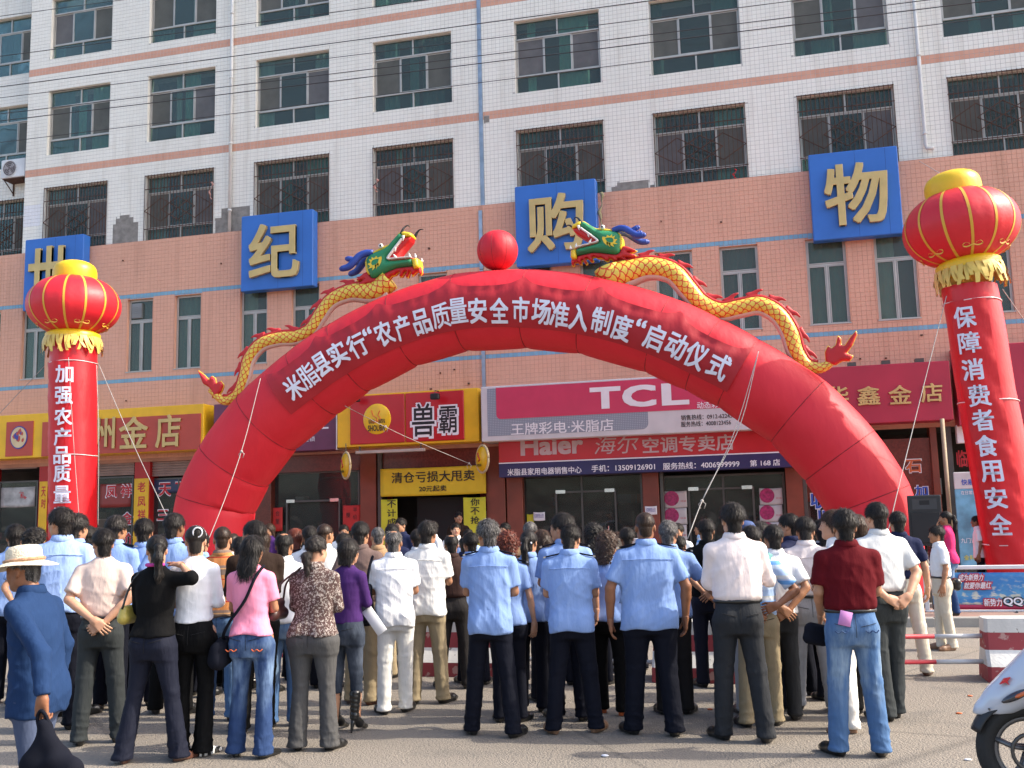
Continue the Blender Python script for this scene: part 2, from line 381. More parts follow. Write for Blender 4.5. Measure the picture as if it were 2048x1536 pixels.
CX=[(-11.26,-8.94),(-7.6,-5.21),(-3.85,-1.4),(-.03,2.44),(4.30,6.79),(8.15,10.61),(11.93,14.35),(15.62,18.1)]
RZ=[(10.40,12.60),(13.70,15.88),(16.95,19.05)]
holes=[(a,b,c,d) for a,b in CX for c,d in RZ]
m=MB(); wallboxes(m,-12.03,20,10.46,21,holes,0,.3); m.box(-12.03,20,1.3,1.4,10,21)
m.box(-12.03,-11.9,.3,1.3,10.46,21); m.build('wall',[GR],BL)
patch=[(-8.72,-7.82,10.4,11.15),(-8.62,-8.0,11.15,11.33),(-8.48,-8.15,11.33,11.42),(-4.95,-4.0,10.4,11.28),(-5.15,-4.95,10.4,11.0),(7.1,7.95,10.4,10.76),(6.95,7.1,10.4,10.66),(8.0,8.12,10.4,10.6),(3.36,3.52,12.95,13.14)]
for grp in ((0,1,2),(3,4),(5,6),(7,),(8,)):
    pm=MB()
    for i in grp: a,b,c,d=patch[i]; pm.box(a+.001,b-.001,-.004-.001*(i%3),.002,c,d)
    pm.build('bare_patch',[REND],BL)
def mu(x,z):
    r=np.zeros(len(x),int); r[((z>13.07)&(z<13.25))|((z>16.50)&(z<16.68))]=1
    r[(x<-11.35)&(z>11.35)&(z<12.15)]=2; return r
tiles('wall_tile',-12.03,3.22,10.46,20,holes+patch,0,[WT,PB,NT],mu,BL)
tiles('wall_tile',3.34,19.5,10.46,20,holes+patch,0,[WT,PB,NT],mu,BL)
# tiled reveals

# left wing, set back
WX=-12.22; wh=[(WX-2.4,WX,c,d) for c,d in RZ]
m=MB(); wallboxes(m,-17,-12.034,10.46,21,wh,.62,.9); m.box(-17,-12.04,1.9,2,10,21); m.build('wing_wall',[GR],BL)
tiles('wing_tile',-17,-12.04,10.46,20,wh,.62,[WT],lambda x,z:np.zeros(len(x),int),BL)
# joint strip and pipes
m=MB(); m.box(3.225,3.335,-.03,.0,10.47,20); m.box(3.245,3.262,-.045,-.03,10.47,20); m.box(3.295,3.32,-.04,-.03,10.47,20); m.box(3.225,3.325,-.285,-.25,3.9,8.6); m.box(3.225,3.325,-.285,-.25,8.62,10.3)
m.build('joint_strip',[mat('zinc_strip',(.33,.40,.48),.4,.6,var=.2)],BL)
for x,zb in ((-4.62,10.5),(15.0,10.85)):
    m=MB(); m.tube([(x,-.09,20),(x,-.09,zb)]+([(x+.02,-.1,zb-.08),(x+.16,-.16,zb-.12)] if x>0 else []),.05,12)
    z=19.6
    while z>zb: m.tube([(x,-.09,z),(x,-.09,z-.07)],.06,12); z-=2.1
    m.build('drain_pipe',[PIPE],BL,True)
def curtain(x0,x1,z0,z1,y,mt,par):
    n=max(6,int((x1-x0)*26)); V=[]
    ph=random.random()*6
    for i in range(n+1):
        x=x0+(x1-x0)*i/n; d=.025*math.sin(i*1.35+ph)+.012*math.sin(i*.7)
        V+=[(x,y+d,z0),(x,y+d*.7,z1)]
    return mk('curtain',V,[(2*i,2*i+2,2*i+3,2*i+1) for i in range(n)],mt,par)
def fbar(m,x0,x1,z0,z1,y,t=.04,d=.05): # frame ring
    m.box(x0,x1,y,y+d,z1-t,z1); m.box(x0,x1,y,y+d,z0,z0+t); m.box(x0,x0+t,y,y+d,z0+t,z1-t); m.box(x1-t,x1,y,y+d,z0+t,z1-t)
def big_window(x0,x1,z0,z1,Y,grille,pad=.016):
    x0+=pad;x1-=pad;z1-=pad; H=z1-z0; zt=z0+H*.755; zb=z0+H*.235; y=Y+.10; W=x1-x0
    m=MB(); fbar(m,x0,x1,z0,z1,y,.036,.07); m.box(x0+.045,x1-.045,y-.004,y+.07,zt-.02,zt+.02); m.box(x0+.045,x1-.045,y-.004,y+.07,zb-.02,zb+.02)
    xm=x0+W*.5; m.box(xm-.022,xm+.022,y+.002,y+.066,zt+.025,z1-.045); m.box(xm-.022,xm+.022,y+.002,y+.066,z0+.045,zb-.025)
    w=m.build('window',[ALU],BL)
    rv=MB(); a,b,c,d=x0-pad,x1+pad,max(z0,10.46),z1+pad; rv.box(a-.001,a+.014,Y-.004,Y+.12,c,d); rv.box(b-.014,b+.001,Y-.004,Y+.12,c,d); rv.box(a+.014,b-.014,Y-.0035,Y+.12,d-.014,d); rv.build('reveal',[WT],w)
    a=x0+W*random.uniform(.32,.35); b=x0+W*random.uniform(.65,.68)
    q=MB(); q.box(x0+.04,xm-.02,y+.03,y+.036,zt+.02,z1-.04); q.build('pane',[GLS],w)
    q=MB(); q.box(xm+.02,x1-.04,y+.03,y+.036,zt+.02,z1-.04); q.build('pane',[GLS],w)
    q=MB(); q.box(x0+.04,xm-.02,y+.03,y+.036,z0+.04,zb-.02); q.build('pane',[GLS],w)
    q=MB(); q.box(xm+.02,x1-.04,y+.03,y+.036,z0+.04,zb-.02); q.build('pane',[GLS],w)
    q=MB(); fbar(q,a-.03,b+.03,zb+.02,zt-.02,y+.012,.036,.022); q.build('sash',[ALU],w)
    q=MB(); q.box(a+.015,b-.015,y+.02,y+.026,zb+.06,zt-.06); q.build('pane',[GLS],w)
    off=random.choice([0,0,0,.3,.5])
    for (u,v) in ((x0+.045,a-.03),(b+.03,x1-.045)):
        q=MB(); fbar(q,u,v,zb+.025,zt-.025,y+.034,.03,.02)
        q.build('sash',[ALU],w); q=MB(); q.box(u+.03,v-.03,y+.041,y+.045,zb+.05,zt-.05); q.build('fly_screen',[random.choice([SCR,SCR,SCR2])],w)
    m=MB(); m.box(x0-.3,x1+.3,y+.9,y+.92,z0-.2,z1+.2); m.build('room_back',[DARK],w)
    for k in range(random.choice([2,3,3,4])):
        cw=random.uniform(.12,.95); cx=random.choice([x0,x1-cw,random.uniform(x0,x1-cw)])
        curtain(cx,cx+cw,z0-.05,z1+.05,y+.14+.06*k,random.choice(CUR),w)
    if grille:
        m=MB(); gy=Y-.05
        n=21
        for i in range(n+1):
            x=x0+W*i/n; m.box(x-.008,x+.008,gy-.008,gy+.006,z0,z1+.02)
        for zz in (z1,z1-H*.2,z0+H*.22,z0+H*.04): m.box(x0-.02,x1+.02,gy+.007,gy+.017,zz-.012,zz+.012)
        zc=z0+H*.48; hw=W*.245; hh=H*.17
        for cx in (x0+W*.25,x0+W*.5,x0+W*.75):
            P=[(cx-hw,gy-.015,zc),(cx,gy-.015,zc+hh),(cx+hw,gy-.015,zc),(cx,gy-.015,zc-hh),(cx-hw,gy-.015,zc)]
            for p,r in zip(P,P[1:]): m.tube([p,r],.013,5)
        m.build('security_grille',[RUST],w)
    return w
for j,(c,d) in enumerate(RZ):
    for a,b in CX: big_window(a,b,c,d,0,j==0)
    big_window(WX-2.4,WX,c,d,.62,j==0)
# podium storey
PW=[-15.2,-13.4,-11.72,-10.03,-7.96,-6.33,-4.16,-2.5,-.27,1.38,4.36,6.02,8.05,9.73,11.9,13.55,15.7,17.4]
ph=[(x,x+(.9 if x<5 else 1.0),6.40,8.66) for x in PW]
m=MB(); wallboxes(m,-17,20,3.7,10.45,ph,-.24,0); m.box(-17,20,-.245,1.5,10.44,10.458); m.box(-17,20,.9,.95,3.8,10.3); m.build('podium_wall',[GRP],BL)
def mp(x,z):
    r=np.zeros(len(x),int); r[((z>8.67)&(z<8.79))|((z>6.16)&(z<6.28))]=1; return r
tiles('podium_tile',-17,3.22,3.8,10.455,ph,-.24,[PT,BT],mp,BL,gap=.005)
tiles('podium_tile',3.33,19.5,3.8,10.455,ph,-.24,[PT,BT],mp,BL,gap=.005)
VENT=mat('vent_grey',(.25,.25,.25),.5,.4)
for i,(a,b,c,d) in enumerate(ph):
    a+=.014;b-=.014;d-=.014; y=-.14; zt=d-(d-c)*.3
    m=MB(); fbar(m,a,b,c,d,y,.045,.05); m.box(a+.04,b-.04,y,y+.05,zt-.025,zt+.025); xm=(a+b)/2; m.box(xm-.025,xm+.025,y,y+.05,c+.04,zt-.025)
    m.box(a-.02,b+.02,y-.12,y-.002,c,c+.03)
    w=m.build('window',[ALU],BL)
    rv=MB(); rv.box(a-.014,a-.002,-.25,-.1,c,d+.002); rv.box(b+.002,b+.014,-.25,-.1,c,d+.002); rv.box(a-.014,b+.014,-.25,-.1,d+.002,d+.014); rv.build('reveal',[PT],w)
    for u,v,s,t in ((a+.03,b-.03,zt+.02,d-.03),(a+.03,xm-.02,c+.03,zt-.02),(xm+.02,b-.03,c+.03,zt-.02)):
        q=MB(); q.box(u,v,y+.02,y+.026,s,t); q.build('pane',[GLG],w)
        q=MB(); fbar(q,u+.014,v-.014,s+.012,t-.012,y-.008,.022,.016); q.build('sash',[ALU],w)
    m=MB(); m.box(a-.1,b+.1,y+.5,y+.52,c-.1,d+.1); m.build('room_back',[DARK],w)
    curtain(a-.02,b+.02 if i%3 else xm,c-.03,d+.03,y+.14,CUR[[1,3,2][i%3]],w)
    if i==4:
        q=MB(); q.box(a+.12,a+.46,y-.06,y+.1,zt+.1,d-.12); 
        for k in range(6): q.box(a+.13,a+.45,y-.075,y-.062,zt+.13+k*.06,zt+.16+k*.06)
        q.build('vent_louvre',[VENT],w)
# rust runs, small fixings on the salmon wall
m=MB()
for i in range(26):
    x=random.uniform(-12,17); z=random.choice([random.uniform(5.3,6.0),random.uniform(5.3,5.9),random.uniform(8.9,10)]); m.box(x,x+random.uniform(.02,.06),-.29,-.25,z,z+random.uniform(.02,.05))
m.build('wall_fixing',[RUST],BL)
# ------------------------------------------------------------------ ground-floor shop fronts (parts of the building)
GRAN=mat('red_granite',(.13,.028,.018),.25,var=.25,vs=20)
GRAN2=mat('red_brown_panel',(.20,.045,.025),.4,var=.2,vs=2)
RED=mat('red_paint',(.42,.012,.012),.4,var=.08)
YEL=mat('yellow_panel',(.80,.47,.012),.4,var=.08)
SHUT=mat('roller_shutter',(.38,.30,.27),.5,.3,var=.15)
SHG=mat('shop_glass',(.2,.2,.2),var=0,fn=f_glass((.62,.66,.64),.12,.01))
BLK=mat('black_interior',(.008,.008,.009),.7,var=0)
STEEL=mat('dark_steel_frame',(.10,.095,.09),.4,.6)
def X(px,Y=-.05,py=980): return onY(px,py,Y)[0]
def Zt(px,py,Y=-.05): return onY(px,py,Y)[2]
m=MB(); m.box(-17,20,2.2,2.3,0,4); m.box(-17,20,-.2,2.3,3.72,3.79); 
m.build('shop_interior',[mat('shop_interior',(.05,.045,.04),.9,var=.4,vs=.8)],BL)
m=MB(); m.box(-17,20,.0,2.2,.1,.16); m.build('shop_floor',[CONC],BL)
# goods and shelves seen through the glass
cols=[(.4,.05,.05),(.35,.3,.2),(.1,.15,.3),(.5,.5,.5),(.3,.25,.08),(.05,.05,.05),(.15,.3,.2)]
gm=[mat('goods_%s'%n,c,.6) for n,c in zip(('red','tan','blue','white','ochre','black','green'),cols)]
m=MB()
x=-16
while x<19:
    for z in (.2,.9,1.5,2.1):
        if random.random()<.75: m.box(x,x+random.uniform(.2,.7),1.5,1.9,z,z+random.uniform(.2,.5),random.randrange(7))
    x+=random.uniform(.4,1.1)
o=m.build('shelf_goods',gm,BL); o['kind']='stuff'
def pillar(p0,p1,mt,z1=3.75,y0=-.22,name='pillar'):
    m=MB(); m.bbox(X(p0,y0),X(p1,y0),y0,.25,.1,z1,.01); return m.build(name,[mt],BL)
pillar(-60,-20,RED); pillar(77,97,RED); pillar(268,299,RED); pillar(418,455,RED)
pillar(505,542,GRAN); pillar(720,752,GRAN2); pillar(755,763,STEEL); pillar(972,1010,GRAN2); pillar(1013,1045,GRAN2,y0=-.20); pillar(1285,1318,GRAN2); pillar(1320,1327,STEEL); pillar(1572,1606,GRAN2)
pillar(1606,1614,STEEL); pillar(1868,1882,GRAN2); pillar(1900,1912,STEEL,y0=-.21); pillar(1990,2035,GRAN2)
def fascia(p0,p1,y0,y1,mt,Y=-.12):
    m=MB(); m.box(X(p0,Y),X(p1,Y),Y,Y+.1,Zt((p0+p1)/2,y1,Y),Zt((p0+p1)/2,y0,Y)); return m.build('fascia',[mt],BL)
fascia(543,720,900,943,GRAN); fascia(763,972,895,936,GRAN); fascia(97,268,918,925,RED); fascia(1614,1868,880,1000,GRAN)
def shutter(p0,p1,y0,y1,Y=-.08):
    z1,z0=Zt((p0+p1)/2,y0,Y),Zt((p0+p1)/2,y1,Y); a,b=X(p0,Y),X(p1,Y); n=max(2,int((z1-z0)/.07)); m=MB()
    for i in range(n):
        z=z0+(z1-z0)*i/n; h=(z1-z0)/n
        m.add([(a,Y,z),(b,Y,z),(b,Y-.025,z+h*.5),(a,Y-.025,z+h*.5),(b,Y,z+h*.95),(a,Y,z+h*.95)],[(0,1,2,3),(3,2,4,5)])
    m.build('roller_shutter',[SHUT],BL)
shutter(0,72,925,938); shutter(97,268,922,953); shutter(299,418,920,951)
def glaze(p0,p1,y0,Y=.02,split=1):
    a,b=X(p0,Y),X(p1,Y); z1=Zt((p0+p1)/2,y0,Y); m=MB(); fbar(m,a,b,.16,z1,Y-.03,.05,.06)
    for i in range(1,split): x=a+(b-a)*i/split; m.box(x-.025,x+.025,Y-.025,Y+.025,.21,z1-.05)
    w=m.build('shop_window',[STEEL],BL)
    for i in range(split):
        u=a+(b-a)*i/split+.03; v=a+(b-a)*(i+1)/split-.03; q=MB(); q.box(u,v,Y-.005,Y+.005,.2,z1-.04); q.build('pane',[SHG],w)
    return w
gw=[glaze(0,77,962),glaze(97,268,955,split=2),glaze(299,418,955,split=2),glaze(542,720,943,split=1),glaze(1046,1285,948,split=2),glaze(1327,1570,948,split=2),glaze(1614,1868,985,split=2),glaze(1912,1990,950)]
def doorway(p0,p1,y0,Y=-.06):
    a,b=X(p0,Y),X(p1,Y); z1=Zt((p0+p1)/2,y0,Y); m=MB(); m.box(a,a+.05,Y,Y+.08,.15,z1); m.box(b-.05,b,Y,Y+.08,.15,z1); m.box(a+.05,b-.05,Y,Y+.08,z1-.05,z1)
    d=m.build('door',[STEEL],BL); q=MB(); q.box(a+.05,b-.05,Y+.09,Y+.11,.15,z1-.05); q.build('opening',[BLK],d)
    for x in (a+.02,b-.3): q=MB(); q.box(x,x+.26,Y-.02,Y,z1-.06,z1+.03); q.build('door_fitting',[mat('polished_steel',(.75,.75,.75),.2,.9)],d)
    for x in (a+.22,b-.22):
        q=MB(); q.tube([(x,Y-.06,.7),(x,Y-.06,1.5)],.018,8); q.box(x-.012,x+.012,Y-.06,Y,.75,.78); q.box(x-.012,x+.012,Y-.06,Y,1.42,1.45); q.build('handle',[mat('polished_steel',(.75,.75,.75),.2,.9)],d)
    return d
doorway(572,680,1000); doorway(1110,1232,981); doorway(1375,1508,975)
m=MB(); m.box(X(825),X(925),.3,.34,.15,Zt(875,994)); m.build('opening',[BLK],BL)
# ================================================================== SIGNS
def mflat(n,c,r=.5,**k): return mat(n,c,r,**k)
BLUE=mat('blue_sign_sheet',(.030,.155,.54),.45,var=.06,vs=2)
GOLD=mat('gold_letter',(.60,.43,.17),.38,.4,var=.10,vs=3)
WHI=mat('white_vinyl',(.80,.80,.84),.5,var=.05)
BLKV=mat('black_vinyl',(.012,.012,.014),.5,var=0)
RSG=mat('red_sign_face',(.48,.012,.02),.3,var=.05)
CRIM=mat('crimson_sign_face',(.40,.022,.055),.45,var=.10,vs=1.2)
BRK=mat('brick_red_sign',(.46,.065,.04),.45,var=.06)
NAVY=mat('navy_strip',(.025,.022,.10),.4)
PURP=mat('plum_sign',(.13,.035,.085),.45)
SIL=mat('silver_trim',(.55,.56,.58),.35,.5)
def sbox(par,name,x0,x1,z0,z1,yf,yb,mt,b=.012):
    m=MB(); m.bbox(x0,x1,yf,yb,z0,z1,b); return m.build(name,mt if isinstance(mt,list) else [mt],par)
XZ=lambda px,py,Y:(onY(px,py,Y)[0],onY(px,py,Y)[2])
lab=['leftmost blue square sign, its gold character partly hidden by the lantern','blue square sign with the gold character for era, second from left','blue square sign with the gold character for buy, right of the red ball','blue square sign with the gold character for goods, beside the right lantern']
for k,(x0,x1,ch,bx) in enumerate([(-11.42,-9.3,'世',(60,142,493,612)),(-3.94,-1.65,'纪',(500,600,447,557)),(4.36,6.6,'购',(1055,1168,388,503)),(12.11,14.25,'物',(1648,1777,327,450))]):
    s=empty('character_sign',((x0+x1)/2,-.25,8.5),0,lab[k],'sign','blue character signs along the parapet')
    ox,oz=(x0+x1)/2,8.5
    m=MB(); m.bbox(x0-ox,x1-ox,-.35,-.03,0,2.26,.02); b=m.build('panel',[BLUE],s)
    m=MB()
    for t in (1/3,2/3): xx=x0-ox+(x1-x0)*(.52 if t<.5 else .86); m.box(xx-.003,xx+.003,-.3515,-.3495,.02,2.24)
    m.build('panel_seam',[mat('dark_seam',(.01,.04,.2),.6)],s)
    px0,px1,py0,py1=bx; Yf=-.62; cy=(py0+py1)/2; A=onY(px0,cy,Yf); B=onY(px1,cy,Yf); z1=onY((px0+px1)/2,py0,Yf)[2]; z0=onY((px0+px1)/2,py1,Yf)[2]
    text(ch,A[0]-ox,B[0]-ox,z0-oz,z1-oz,-.352,GOLD,s,'character',extr=.05,off=.017,bev=.008)
    m=MB()
    for t in (.2,.8): m.box(x0-ox+(x1-x0)*t,x0-ox+(x1-x0)*t+.05,-.03,.02,.1,2.2)
    m.build('bracket',[STEEL],s)
# yellow jewellery sign
s=empty('shop_sign',(0,0,0),0,'long yellow fascia sign with brick red panel and gold writing, far left','sign')
sbox(s,'board',-14.2,-4.9,3.92,5.24,-.9,-.26,YEL)
a,b=XZ(12,860,-.92),XZ(68,905,-.92); sbox(s,'emblem_panel',onY(12,870,-.92)[0],onY(66,870,-.92)[0],onY(40,912,-.92)[2],onY(40,843,-.92)[2],-.925,-.9,BRK,.005)
c=onY(38,875,-.93); r=.30
m=MB(); V=[(c[0]+r*1.0*math.cos(t*math.pi/18),-.95,c[2]+r*1.15*math.sin(t*math.pi/18)) for t in range(36)]
m.prism([(v[0],v[2]) for v in V],-.945,-.925,0); m.prism([(c[0]+(v[0]-c[0])*.9,c[2]+(v[2]-c[2])*.9) for v in V],-.951,-.946,1)
# stylised printed picture: figures in cream, red and blue patches
random.seed(3)
for i in range(16):
    u,t=random.uniform(0,.75),random.uniform(0,6.28); q=.03+.05*random.random(); xx,zz=c[0]+r*u*math.cos(t),c[2]+r*1.1*u*math.sin(t)
    m.prism([(xx+q*random.uniform(.5,1.3)*math.cos(k*1.05),zz+q*random.uniform(.6,1.9)*math.sin(k*1.05)) for k in range(6)],-.953-.0004*i,-.9515,2 if i%3 else 0)
random.seed(11)
m.build('emblem',[mat('emblem_blue',(.05,.06,.3),.5),mat('emblem_cream',(.65,.52,.3),.5),BRK],s)
x0=onY(84,860,-.93)[0]; x1=onY(401,850,-.93)[0]; sbox(s,'name_panel',x0,x1,onY(300,903,-.92)[2],onY(300,831,-.92)[2]-.02,-.93,-.9,BRK,.005)
for ch,(px,py),w,h in (('州',(208,867),46,64),('金',(268,865),58,64),('店',(337,862),50,66)):
    ptext(ch,(px-w/2,py+1),(px+w/2,py-1),h,-.935,GOLD,s,name='character',extr=.012,off=.014,bev=.006)
# plum chain-store sign
s=empty('shop_sign',(0,0,0),0,'plum coloured shop sign mostly hidden behind the left leg of the arch','sign')
sbox(s,'board',-4.6,-.80,3.76,5.2,-.86,-.26,PURP); sbox(s,'edge_trim',-.797,-.765,3.74,5.22,-.93,-.26,SIL,.004)
ptext('商业',(596,845),(657,842),34,-.866,WHI,s,off=.01); ptext('全国连锁',(583,880),(630,877),10,-.866,WHI,s)
# yellow/red sign with brush lettering
s=empty('shop_sign',(0,0,0),0,'yellow framed red sign with round yellow emblem and black brush characters','sign')
sbox(s,'board',-.76,3.30,3.80,5.23,-.92,-.26,YEL)
xa,xm,xb=onY(700,840,-.95)[0],onY(810,835,-.95)[0],onY(928,830,-.95)[0]
sbox(s,'red_panel',xa,xm-.01,onY(810,886,-.95)[2]+.02,onY(810,787,-.95)[2],-.96,-.921,RSG,.02); sbox(s,'red_panel',xm+.01,xb,onY(810,886,-.95)[2]+.02,onY(810,787,-.95)[2],-.96,-.921,RSG,.02)
c=onY(754,838,-.97); V,F=sphere_vf((c[0],-.965,c[2]),(.405,.05,.42),16); mk('emblem_disc',V,F,[mat('emblem_yellow',(.80,.52,.02),.25)],s)
m=MB(); m.tube(spline([(c[0]-.14,-1.013,c[2]+.24),(c[0]-.10,-1.014,c[2]+.1),(c[0]+.02,-1.016,c[2]),(c[0]-.05,-1.016,c[2]-.1),(c[0]-.15,-1.014,c[2]-.06)],14),[.012]*14,5)
m.tube(spline([(c[0]+.1,-1.012,c[2]+.22),(c[0]+.05,-1.016,c[2]+.1),(c[0]+.12,-1.014,c[2]),(c[0]+.0,-1.016,c[2]-.08)],14),[.012]*14,5); m.build('emblem_swan',[mat('orange_print',(.7,.12,.01),.4)],s)
ptext('兽 霸',(736,843),(770,842),9,-1.02,BLKV,s); ptext('SHOUBA',(736,857),(770,855),12,-1.016,BLKV,s,off=.02)
ptext('兽',(820,844),(873,838),74,-.963,WHI,s,name='character_outline',off=.07); ptext('霸',(874,842),(918,838),62,-.963,WHI,s,name='character_outline',off=.07)
ptext('兽',(824,842),(869,837),66,-.968,BLKV,s,name='character',off=.014); ptext('霸',(878,841),(914,837),54,-.968,BLKV,s,name='character',off=.014)
for px,py in ((711,798),(870,793)):
    p=onY(px,py,-1.25); f=empty('floodlight',(p[0],-1.25,p[2]),0,'small black floodlight on an arm over the red sign, '+('left one' if px<800 else 'right one'),'lamp','floodlights over the brush lettered sign')
    m=MB(); m.bbox(-.12,.12,-.07,.07,-.08,.08,.02); m.build('lamp_head',[BLKV],f); m=MB(); m.tube([(0,0,.08),(0,0,.16),(0,.95,.2)],.012,6); m.build('arm',[STEEL],f)
# TCL sign
def f_dots(m,n,l,b,tc):
    sp=n.new('ShaderNodeVectorMath'); sp.operation='FRACTION'; sc_=n.new('ShaderNodeVectorMath'); sc_.operation='SCALE'; sc_.inputs['Scale'].default_value=1/.045
    l.new(tc.outputs['Object'],sc_.inputs[0]); l.new(sc_.outputs[0],sp.inputs[0]); x=n.new('ShaderNodeSeparateXYZ'); l.new(sp.outputs[0],x.inputs[0])
    dx=nmath(n,l,'SUBTRACT',x.outputs[0],.5); dz=nmath(n,l,'SUBTRACT',x.outputs[2],.5)
    d=nmath(n,l,'ADD',nmath(n,l,'MULTIPLY',dx,dx),nmath(n,l,'MULTIPLY',dz,dz))
    l.new(nmix(n,l,nmath(n,l,'LESS_THAN',d,.06),(.235,.27,.33),(.40,.46,.54)),b.inputs['Base Color'])
DOT=mat('grey_dotted_vinyl',(.3,.3,.3),.5,var=0,fn=f_dots)
s=empty('shop_sign',(0,0,0),0,'wide white and pink sign with big white letters TCL under the arch','sign')
Yt=-1.1
sbox(s,'board',3.42,11.6,3.76,5.22,Yt,-.26,mat('white_sign_cloth',(.58,.58,.60),.5,var=.06),.02)
z=lambda py,px=1200:onY(px,py,Yt)[2]
x=lambda px,py=830:onY(px,py,Yt)[0]
def rr(x0,x1,z0,z1,r,cs): # rounded rect: corners in cs
    P=[]
    for (cx,cz,a0,nm) in ((x0,z0,180,'bl'),(x1,z0,270,'br'),(x1,z1,0,'tr'),(x0,z1,90,'tl')):
        if nm in cs:
            ox=cx+(r if 'l' in nm else -r); oz=cz+(r if 'b' in nm else -r)
            P+=[(ox+r*math.cos(math.radians(a0+t)),oz+r*math.sin(math.radians(a0+t))) for t in range(0,91,15)]
        else: P.append((cx,cz))
    return P
m=MB(); m.prism(rr(x(975),x(1296),3.90,5.16,.16,'br'),Yt-.004,Yt-.0005); m.build('grey_panel',[DOT],s)
m=MB(); m.prism(rr(x(993),11.55,4.34,5.17,.12,'bl'),Yt-.008,Yt-.0045); m.build('pink_panel',[mat('pink_sign_face',(.58,.05,.12),.4,var=.05)],s)
tz=[onY(1280,823,Yt)[2],onY(1280,770,Yt)[2]]
for ch,a,b in (('T',1181,1243),('C',1246,1314),('L',1325,1380)): 
    w_=(x(b)-x(a)); text(ch,x(a),x(b),4.47,5.03,Yt-.012,WHI,s,off=.045)
ptext('王牌彩电·米脂店',(1022,861),(1227,847),24,Yt-.008,WHI,s,off=.012)
ptext('动态彩电中心',(1394,811),(1480,806),14,Yt-.012,WHI,s,off=.01)
ptext('销售热线：0912-6224533',(1362,836),(1475,830),11,Yt-.003,BLKV,s,off=.012); ptext('服务热线：4008123456',(1362,849),(1462,844),11,Yt-.003,BLKV,s,off=.012)
# Haier sign
s=empty('shop_sign',(0,0,0),0,'red and navy sign reading Haier with phone numbers below the pink one','sign')
Yh=-.8; sbox(s,'board',3.79,11.5,3.22,3.98,Yh,-.26,RSG,.01); sbox(s,'navy_board',3.79,11.5,2.83,3.185,Yh-.004,-.26,NAVY,.006); sbox(s,'white_line',3.79,11.5,3.187,3.217,Yh-.002,-.26,WHI,.002)
PKV=mat('grey_pink_vinyl',(.50,.38,.38),.5)
ptext('Haier',(1041,895),(1166,886),38,Yh-.008,PKV,s,off=.04); ptext('海尔',(1187,893),(1272,886),36,Yh-.008,PKV,s,slant=.2)
ptext('空调专卖店',(1285,891),(1468,884),32,Yh-.008,PKV,s,off=.02)
ptext('米脂县家用电器销售中心',(1015,946),(1163,938),14,Yh-.01,WHI,s,off=.015); ptext('手机：13509126901',(1183,938),(1310,932),14,Yh-.01,WHI,s,off=.015)
ptext('服务热线：4006999999',(1326,934),(1479,926),14,Yh-.01,WHI,s,off=.015); ptext('第 168 店',(1500,928),(1560,923),13,Yh-.01,WHI,s,off=.015)
# crimson jewellery sign
s=empty('shop_sign',(0,0,0),0,'crimson fascia sign with four gold characters behind the right leg of the arch','sign')
sbox(s,'board',11.75,15.0,3.8,5.22,-.9,-.26,CRIM,.015)
for ch,px,py,w in (('华',1675,792,44),('鑫',1737,792,46),('金',1800,790,46),('店',1863,786,44)):
    ptext(ch,(px-w/2,py),(px+w/2,py-1),38,-.905,GOLD,s,name='character',extr=.012,off=.014,bev=.006)
for px,py in ((1703,727),(1771,724),(1838,721)):
    p=onY(px,py,-.75); m=MB(); m.box(p[0]-.1,p[0]+.1,-.85,-.65,5.222,5.32); m.build('lamp_box',[STEEL],s)
s=empty('shop_sign',(0,0,0),0,'crimson sign board at the right edge behind the leaning red column','sign')
sbox(s,'board',15.12,19,3.66,5.55,-.88,-.26,CRIM,.015); ptext('·',(2040,860),(2050,860),8,-.885,GOLD,s)
s=empty('shop_sign',(0,0,0),0,'small white sign board left of the leaning red column','sign')
A,B=onY(1914,870,-.5),onY(1990,870,-.5); sbox(s,'board',A[0],B[0],onY(1925,886,-.5)[2],onY(1925,849,-.5)[2],-.5,-.26,WHI)
# yellow sale banner
YB=mat('yellow_cloth',(.72,.52,.02),.6,var=.06); YG=mat('lemon_cloth',(.62,.60,.03),.6,var=.06)
s=empty('sale_banner',(0,0,0),0,'yellow cloth sale banner with black writing over the shoe shop door','banner')
def cloth(x0,x1,z0,z1,Y,mt,par,name,amp=.008,nx=24,nz=10,ph=0.):
    V=[];F=[]
    for j in range(nz+1):
        for i in range(nx+1):
            u,v=i/nx,j/nz; V.append((x0+(x1-x0)*u,Y-amp-amp*math.sin(u*9+v*4+ph)*math.sin(v*3+u*5),z0+(z1-z0)*v+.012*math.sin(u*math.pi)*(-1)))
    for j in range(nz):
        for i in range(nx): a=j*(nx+1)+i; F.append((a,a+1,a+nx+2,a+nx+1))
    o=mk(name,V,F,mt,par); md=o.modifiers.new('s','SOLIDIFY'); md.thickness=.003; return o
Yb=-.32; cloth(onY(761,960,Yb)[0],onY(972,960,Yb)[0],onY(866,990,Yb)[2],onY(866,934,Yb)[2],Yb,YB,s,'cloth')
ptext('清仓亏损大甩卖',(783,957),(949,949),22,Yb-.022,BLKV,s,off=.012); ptext('20元起卖',(838,978),(893,976),12,Yb-.022,BLKV,s,off=.014)
for px0,px1,py,chs,lb in ((762,795,999,'不计成','left of'),(927,972,995,'你不抢','right of')):
    s=empty('sale_banner',(0,0,0),0,'lemon yellow vertical cloth with black characters '+lb+' the shoe shop door','banner','vertical sale cloths by the shoe shop door')
    Yv=-.30; cloth(onY(px0,1020,Yv)[0],onY(px1,1020,Yv)[0],.9,onY(px0,py,Yv)[2],Yv,YG,s,'cloth',ph=2)
    for i,ch in enumerate(chs): 
        px=783 if px0<800 else 950; ptext(ch,(px-9,py+9+18*i),(px+9,py+9+18*i),15,Yv-.02,BLKV,s,off=.015)
